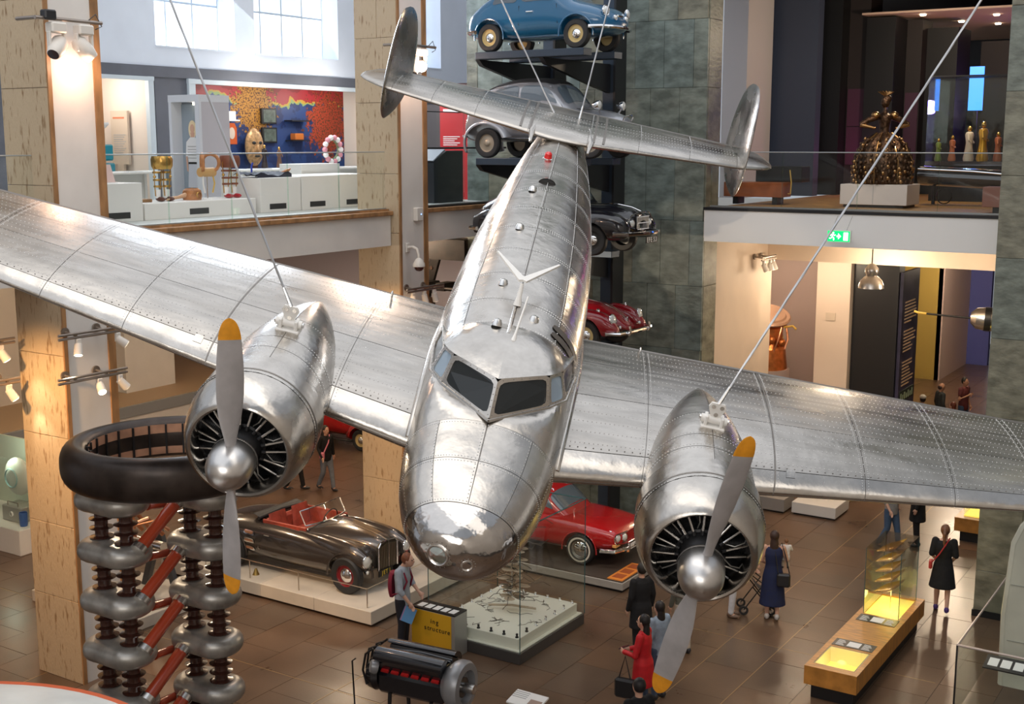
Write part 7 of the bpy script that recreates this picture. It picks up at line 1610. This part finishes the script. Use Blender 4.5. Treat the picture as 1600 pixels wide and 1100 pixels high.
def person(label, loc, rz, h=1.68, top=None, sleeves=1.0, bottom=None, dress=None, hem=None, shoes=(.03, .03, .035), hair=(.03, .02, .015), hairlen=0, pose=None, skin=0, bow=0, sway=0, tail=False, bald=False, vox=.015, coat=False):
    k = h / 1.70; P = dict(shL=(0, .165, 1.40), elL=(-.02, .225, 1.14), wrL=(.05, .24, .91), shR=(0, -.165, 1.40), elR=(-.02, -.225, 1.14), wrR=(.05, -.24, .91), hpL=(0, .085, .90), knL=(.02, .09, .50), anL=(-.01, .09, .085), hpR=(0, -.085, .90), knR=(.02, -.09, .50), anR=(-.01, -.09, .085))
    P.update(pose or {}); P = {a: Vector(b) for a, b in P.items()}
    t = thing('person', label, 'person', loc, rz); t.scale = (k, k, k)
    hd = Vector((.015 + bow * .10, sway, 1.60 - bow * .04)); nk = Vector((bow * .03, sway * .5, 1.45))
    b = MB()
    loft_body(b, [(0, .085, .13, .82), (0, .105, .155, .92), (0, .09, .135, 1.05), (0, .095, .14, 1.15), (0, .105, .16, 1.28), (0, .09, .16, 1.38), (0, .055, .09, 1.44)])
    limb(b, [(0, 0, 1.40), nk, hd], [.055, .052, .05])
    b.sphere(hd, (.092, .074, .112), 18, 14); b.sphere(hd + Vector((.03, 0, -.05)), (.062, .055, .065), 14, 10)
    b.sphere(hd + Vector((.098, 0, -.015)), (.02, .014, .026), 8, 6)
    for s in (-1, 1): b.sphere(hd + Vector((0, s * .076, -.005)), (.018, .012, .03), 8, 6)
    for S_, s in (('L', 1), ('R', -1)):
        sh, el, wr = P['sh' + S_], P['el' + S_], P['wr' + S_]
        limb(b, [sh, el, wr], [.05, .040, .027])
        d_ = (wr - el).normalized(); pv = Vector((0, s, 0)); sd = d_.cross(pv); sd = sd.normalized() if sd.length > .1 else Vector((1, 0, 0)); pv = sd.cross(d_)
        pm = wr + d_ * .045; b.sphere(wr + d_ * .045, (.036, .030, .045), 10, 8)
        for i, (o_, ln) in enumerate(((-.027, .062), (-.009, .075), (.009, .072), (.027, .058))):
            a_ = wr + d_ * .075 + sd * o_; m_ = a_ + d_ * ln * .55 - pv * s * .012; e_ = m_ + d_ * ln * .45 - pv * s * .026
            limb(b, [a_, m_, e_], [.0105, .0095, .0085], 6)
        a_ = wr + d_ * .03 + sd * .03; limb(b, [a_, a_ + d_ * .03 + sd * .025, a_ + d_ * .06 + sd * .028], [.012, .011, .009], 6)
        hp, kn, an = P['hp' + S_], P['kn' + S_], P['an' + S_]
        limb(b, [hp, hp.lerp(kn, .35), kn, kn.lerp(an, .3), an], [.085, .078, .053, .052, .036])
        limb(b, [an, an + Vector((.06, 0, -.045)), an + Vector((.14, s * .01, -.06))], [.036, .035, .024])
    bd = fuse(b, 'body', SKIN[skin], t, .012, 3)
    for s in (-1, 1):
        MB().sphere(hd + Vector((.083, s * .03, .012)), .011, 8, 6).build('eye', mat('eye_dark', (.03, .02, .02), .2), t)
    MB().sphere(hd + Vector((.088, 0, -.058)), (.006, .022, .006), 8, 6).build('mouth', mat('lip', (.42, .15, .13), .5), t)
    if top:
        c = MB(); zb = .80 if not coat else .58
        secs = [(0, .12 + (.06 if coat else 0), .17 + (.05 if coat else 0), zb), (0, .122 + (.03 if coat else 0), .172 + (.02 if coat else 0), .95), (0, .112, .155, 1.06), (0, .115, .16, 1.16), (0, .122, .178, 1.29), (0, .105, .178, 1.38), (nk.x * .5, .075, .12, 1.435), (nk.x * .8, .062, .068, 1.465)]
        loft_body(c, secs)
        for S_ in 'LR':
            sh, el, wr = P['sh' + S_], P['el' + S_], P['wr' + S_]
            if sleeves >= 1: limb(c, [sh, el, wr], [.068, .054, .042])
            elif sleeves > .6: limb(c, [sh, el, el.lerp(wr, .25)], [.068, .055, .05])
            elif sleeves > 0: limb(c, [sh, sh.lerp(el, sleeves * 1.3)], [.068, .058])
        fuse(c, 'coat' if coat else 'top', top, t, vox)
    if bottom:
        c = MB(); loft_body(c, [(0, .10, .15, .80), (0, .118, .166, .90), (0, .108, .152, 1.02)])
        for S_ in 'LR':
            hp, kn, an = P['hp' + S_], P['kn' + S_], P['an' + S_]; limb(c, [hp, hp.lerp(kn, .35), kn, an + Vector((0, 0, .02))], [.098, .092, .068, .056])
        fuse(c, 'trousers', bottom, t, vox)
    if dress:
        c = MB(); z0 = hem or .55; loft_body(c, [(0, .21, .25, z0), (0, .19, .23, z0 + .12), (0, .145, .195, .85), (0, .115, .16, 1.0), (0, .105, .145, 1.08), (0, .125, .17, 1.28), (0, .10, .165, 1.38), (0, .06, .10, 1.43)])
        for S_ in 'LR':
            sh, el = P['sh' + S_], P['el' + S_]
            if sleeves > 0: limb(c, [sh, sh.lerp(el, min(1, sleeves))], [.070, .056])
        fuse(c, 'dress', dress, t, vox)
    sm = shoes if not isinstance(shoes, tuple) else mat('shoe_%02d%02d%02d' % tuple(int(99 * q) for q in shoes), shoes, .45)
    for S_, s in (('L', 1), ('R', -1)):
        an = P['an' + S_]; c = MB(); c.sphere(an + Vector((.055, 0, -.048)), (.125, .047, .038), 14, 8); c.sphere(an + Vector((-.02, 0, -.015)), (.055, .046, .055), 12, 8); c.build('shoe', sm, t)
    if hair:
        hm = hair if not isinstance(hair, tuple) else mat('hair_%02d%02d%02d' % tuple(int(99 * q) for q in hair), hair, .5, 0, (30, .3))
        c = MB(); c.sphere(hd + Vector((-.022, 0, .025)), (.092, .088, .108), 18, 12)
        if bald: c = MB(); c.sphere(hd + Vector((-.045, 0, -.01)), (.062, .082, .065), 16, 10)
        if hairlen: c.sphere(hd + Vector((-.055, 0, -.05 - hairlen * .25)), (.055, .085, .10 + hairlen * .32), 16, 10)
        if tail: limb(c, [hd + Vector((-.10, 0, .05)), hd + Vector((-.155, 0, -.03)), hd + Vector((-.14, 0, -.20)), hd + Vector((-.12, 0, -.30))], [.03, .034, .028, .01])
        fuse(c, 'hair', hm, t, .012, 3)
    return t
def cloth(n, c=(.1, .1, .1), r=.75): return mat('cloth_' + n, c, r, 0, (12, .15))
walkA = dict(knL=(.10, .09, .50), anL=(.16, .09, .085), knR=(-.02, -.09, .49), anR=(-.22, -.09, .12), wrL=(-.02, .26, .92), wrR=(.14, -.24, .94))
# man with the red backpack
p = person('person in a grey-blue shirt with a red backpack reading a label', (-12.50, 16.02, 0), RAD(15), 1.78, cloth('shirt_greyblue', (.36, .40, .46)), .8, cloth('trousers_navy', (.012, .014, .024)), hair=(.22, .07, .03), bow=.9, pose=dict(elR=(.06, -.24, 1.12), wrR=(.20, -.20, .92), elL=(.05, .24, 1.13), wrL=(.22, .17, .98)))
bp = thing('backpack', 'small maroon backpack worn on the shirt of the reading person', 'backpack', (-12.50, 16.02, 0), RAD(15))
MRN = cloth('maroon_nylon', (.22, .012, .035)); c = MB(); rows = []
for a in lin(-1, 1, 9):
    w_ = .155 * sqrt(max(.02, 1 - .55 * a * a - .1 * a)); rows.append([(-.17 - .075 * max(0, cos(t)) * (1 - .3 * a * a), w_ * sin(t), 1.20 + .21 * a) if cos(t) > 0 else (-.135, w_ * sin(t), 1.20 + .21 * a) for t in lin(-pi, pi, 19)[:-1]])
MB().grid(rows, closej=True, cap=True).build('bag_body', MRN, bp); MB().tube([(-.20, -.10, 1.34), (-.245, 0, 1.36), (-.20, .10, 1.34)], .008, 6).build('zip', INK, bp)
for s in (-1, 1): MB().tube([(-.14, s * .09, 1.38), (-.04, s * .11, 1.475), (.08, s * .115, 1.44), (.135, s * .12, 1.30), (.07, s * .17, 1.12), (-.13, s * .12, 1.04)], .017, 6).build('strap', MRN, bp)
lf = thing('leaflets', 'blue and pink leaflets held by the reading person', 'leaflets', (-12.30, 15.90, .74), (RAD(75), RAD(20), RAD(25)))
for k, c_ in enumerate(((.05, .18, .42), (.55, .10, .15), (.08, .25, .5))): MB().box(-.10 + .01 * k, .10 + .01 * k, -.13, .13, .004 * k, .004 * k + .003).build('leaflet', mat('leaflet_%d' % k, c_, .4), lf, smooth=False)
# woman in black dress
person('person in a black dress with ponytail and purple shoes walking away', (-5.22, 22.85, 0), RAD(100), 1.66, dress=cloth('black', (.006, .006, .008), .85), hem=.50, sleeves=.95, hair=(.20, .09, .045), tail=True, shoes=(.07, .03, .18), pose=dict(knL=(.06, .09, .50), anL=(.10, .10, .085), knR=(.0, -.10, .48), anR=(-.16, -.11, .13), elL=(-.03, .22, 1.13), wrL=(.12, .15, 1.0), elR=(-.03, -.22, 1.13), wrR=(.12, -.15, 1.0)))
o = thing('red_strap_bag', 'thin red cross-body strap and bag on the black dress', 'bag', (-5.22, 22.85, 0), RAD(100)); MB().tube([(-.02, -.09, 1.44), (-.135, -.02, 1.32), (-.135, .08, 1.14), (-.10, .19, .98)], .013, 6).build('strap', mat('strap_red', (.45, .03, .03), .5), o); MB().box(-.12, .06, .19, .25, .84, .99, .015).build('bag_body', mat('strap_red'), o)
# woman in navy dress carrying a baby
person('person in a long navy dress carrying a baby on the arm', (-7.73, 20.82, 0), RAD(112), 1.66, dress=cloth('navy', (.010, .017, .065)), hem=.30, sleeves=0, hair=(.05, .025, .018), hairlen=.6, shoes=(.55, .52, .50), pose=dict(elR=(.06, -.24, 1.15), wrR=(.24, -.15, 1.18), elL=(.02, .23, 1.13), wrL=(.18, .12, 1.02), anR=(-.10, -.09, .11)))
person('baby in a white top held on the shoulder of the navy dress', (-7.57, 21.0, .76), RAD(112), .74, cloth('white_knit', (.75, .72, .70)), .9, cloth('cream_legs', (.6, .5, .42)), hair=(.22, .10, .04), skin=0, pose=dict(knL=(.18, .10, .72), anL=(.16, .11, .45), knR=(.18, -.10, .72), anR=(.16, -.11, .45), elR=(.10, -.24, 1.22), wrR=(.28, -.22, 1.28)))
o = thing('shoulder_bag', 'black shoulder bag at the hip of the navy dress', 'bag', (-7.73, 20.82, 0), RAD(112)); MB().box(-.26, -.15, -.30, -.06, .70, .95, .03).build('bag_body', BLACK, o); MB().tube([(-.2, -.28, .95), (-.12, -.22, 1.2), (0, -.13, 1.46), (-.10, -.02, 1.3), (-.19, -.08, .95)], .011, 6).build('strap', BLACK, o)
# person with white trousers and pushchair behind the cowling
person('person in white trousers behind the engine cowling', (-8.40, 20.55, 0), RAD(20), 1.68, cloth('top_grey', (.3, .3, .3)), 1, cloth('white_trousers', (.62, .62, .66)), shoes=(.15, .09, .06), pose=dict(elR=(.12, -.22, 1.16), wrR=(.36, -.18, 1.02), elL=(.12, .22, 1.16), wrL=(.36, .18, 1.02)))
st = thing('pushchair', 'black folding pushchair between the white trousers and the navy dress', 'pushchair', (-8.12, 21.02, 0), RAD(30))
for x in (-.25, .25):
    for y in (-.2, .2): w_ = MB().lathe([(.05, -.02), (.085, -.02), (.09, 0), (.085, .02), (.05, .02), (.05, -.02)], (x, y, .09), (0, 1, 0), 16).build('wheel', TYRE, st); MB().cyl((x, y - .03, .09), (x, y + .03, .09), .025, n=10).build('wheel_hub', STEEL, w_)
for y in (-.2, .2): MB().tube([(-.25, y, .1), (.1, y, .6), (-.42, y, 1.0)], .014, 6).build('frame', BLACK, st); MB().tube([(.25, y, .1), (-.1, y, .55)], .014, 6).build('frame', BLACK, st)
MB().grid([[(-.22 + .4 * a, y, .42 + .5 * (1 - a) ** 2) for y in lin(-.19, .19, 5)] for a in lin(0, 1, 6)]).build('fabric_seat', cloth('charcoal', (.03, .03, .035)), st); MB().cyl((-.42, -.2, 1.0), (-.42, .2, 1.0), .018, n=8).build('handle', BLACK, st)
# group at the lower right of the nose
person('person in a black coat half hidden behind the engine cowling', (-8.95, 17.95, 0), RAD(150), 1.66, cloth('black'), 1, cloth('black_trousers', (.01, .01, .012)), coat=True, hair=(.02, .015, .012))
person('person in beige trousers behind the black coat and cowling', (-8.42, 18.50, 0), RAD(150), 1.66, cloth('olive_top', (.12, .12, .10)), 1, cloth('beige_trousers', (.50, .42, .34)))
person('dark-haired person in a pale denim jacket beside the red coat', (-8.02, 16.72, 0), RAD(160), 1.58, cloth('pale_denim', (.25, .32, .42)), 1, cloth('jeans', (.05, .08, .14)), hair=(.012, .009, .010), hairlen=.8)
person('person in a bright red coat holding a dark phone', (-7.90, 15.95, 0), RAD(186), 1.64, cloth('red_coat', (.55, .008, .015), .6), 1, cloth('jeans'), coat=True, hair=(.012, .009, .010), hairlen=.75, skin=0, pose=dict(elL=(.05, .24, 1.12), wrL=(.27, .12, 1.10), elR=(.05, -.24, 1.12), wrR=(.25, -.10, 1.08)))
o = thing('phone', 'dark phone held by the person in the red coat', 'phone', (-8.20, 15.89, 1.10), (0, RAD(-25), RAD(6))); MB().box(-.08, .08, -.04, .04, -.006, .006, .003).build('phone_case', BLACK, o); MB().box(-.074, .074, -.035, .035, .006, .0075).build('phone_screen', SMOKE, o)
o = thing('black_handbag', 'black handbag hanging below the red coat sleeve', 'bag', (-8.02, 15.60, .45), RAD(6)); MB().box(-.16, .16, -.06, .06, 0, .30, .03).build('bag_body', BLACK, o); MB().tube([(-.1, 0, .3), (-.03, .06, .62), (.08, 0, .3)], .012, 6).build('strap', BLACK, o)
person('dark-haired person cut off by the bottom edge below the red coat', (-6.90, 13.82, 0), RAD(150), 1.68, cloth('black'), 1, cloth('jeans'), hair=(.012, .009, .010))
# people behind the glass tower and the pier
person('person in blue jeans behind the glass tower', (-7.05, 25.9, 0), RAD(-20), 1.70, cloth('top_grey'), .8, cloth('blue_jeans', (.06, .11, .20)), pose=walkA)
person('person in a black coat behind the glass tower', (-6.65, 26.5, 0), RAD(200), 1.66, cloth('black'), 1, cloth('black_trousers'), coat=True, hair=(.05, .03, .02))
# couple below the left mezzanine
person('person in black walking beside the grey jeans near the far red car', (-20.92, 22.55, 0), RAD(30), 1.74, cloth('black'), 1, cloth('black_trousers'), pose=walkA)
person('person in a black top and grey jeans near the far red car', (-20.25, 22.95, 0), RAD(-10), 1.64, cloth('black'), 1, cloth('grey_jeans', (.16, .19, .24)), hair=(.02, .015, .012), hairlen=.6, pose=walkA)
o = thing('pink_strap_bag', 'pink strap bag worn by the person in grey jeans', 'bag', (-20.25, 22.95, 0), RAD(-10)); MB().tube([(.02, .10, 1.42), (.13, -.02, 1.25), (.12, -.16, 1.02)], .016, 6).build('strap', mat('strap_pink', (.70, .22, .30), .5), o); MB().box(.02, .18, -.24, -.17, .86, 1.03, .02).build('bag_body', mat('strap_pink'), o)
# visitors in the far gallery
person('bearded person in a maroon shirt looking back in the far gallery', (-8.25, 37.4, 0), RAD(-20), 1.78, cloth('maroon_shirt', (.10, .018, .02)), .45, cloth('blue_jeans'), hair=(.015, .012, .010), skin=1, pose=dict(elR=(.02, -.24, 1.13), wrR=(.2, -.1, 1.25)))
person('balding person in a dark jacket beside the maroon shirt', (-8.70, 36.5, 0), RAD(40), 1.72, cloth('dark_jacket', (.03, .035, .035)), 1, cloth('black_trousers'), hair=(.05, .03, .02), bald=True, skin=1)
p = person('person in a white cap walking in the far gallery', (-8.78, 34.85, 0), RAD(110), 1.62, cloth('top_grey'), 1, cloth('jeans'), hair=(.03, .02, .015))
c = MB(); c.sphere((0, 0, 1.68), (.105, .098, .075), 16, 10); c.tube([(.08, 0, 1.66), (.18, 0, 1.65)], [.07, .05], 10); c.build('cap', mat('cap_white', (.75, .72, .64), .6), p)
person('dark-haired person just above the wing edge near the text panel', (-9.12, 34.45, 0), RAD(100), 1.60, cloth('black'), 1, cloth('jeans'), hair=(.012, .009, .010))
person('red-haired person just above the wing edge beside the dark jacket', (-7.88, 34.5, 0), RAD(170), 1.60, cloth('olive_top'), 1, cloth('jeans'), hair=(.16, .035, .015), hairlen=.4)
# visitor on the middle bay
person('person in dark clothes with a blue bag on the mezzanine bay', (-17.95, 22.75, 7.2), RAD(60), 1.66, cloth('midnight', (.012, .014, .03)), 1, cloth('blue_jeans'), hair=(.03, .02, .015), bow=.5)
o = thing('blue_green_bag', 'blue and green bag carried on the mezzanine bay', 'bag', (-17.75, 23.15, 8.02), RAD(60)); MB().sphere((0, 0, .12), (.14, .12, .20), 16, 10).build('bag_body', mat('bag_blue', (.01, .12, .50), .5), o); MB().sphere((.02, -.06, .04), (.12, .10, .12), 14, 8).build('bag_pocket', mat('bag_green', (.02, .38, .25), .5), o)

bpy.data.scenes.remove(TMP)
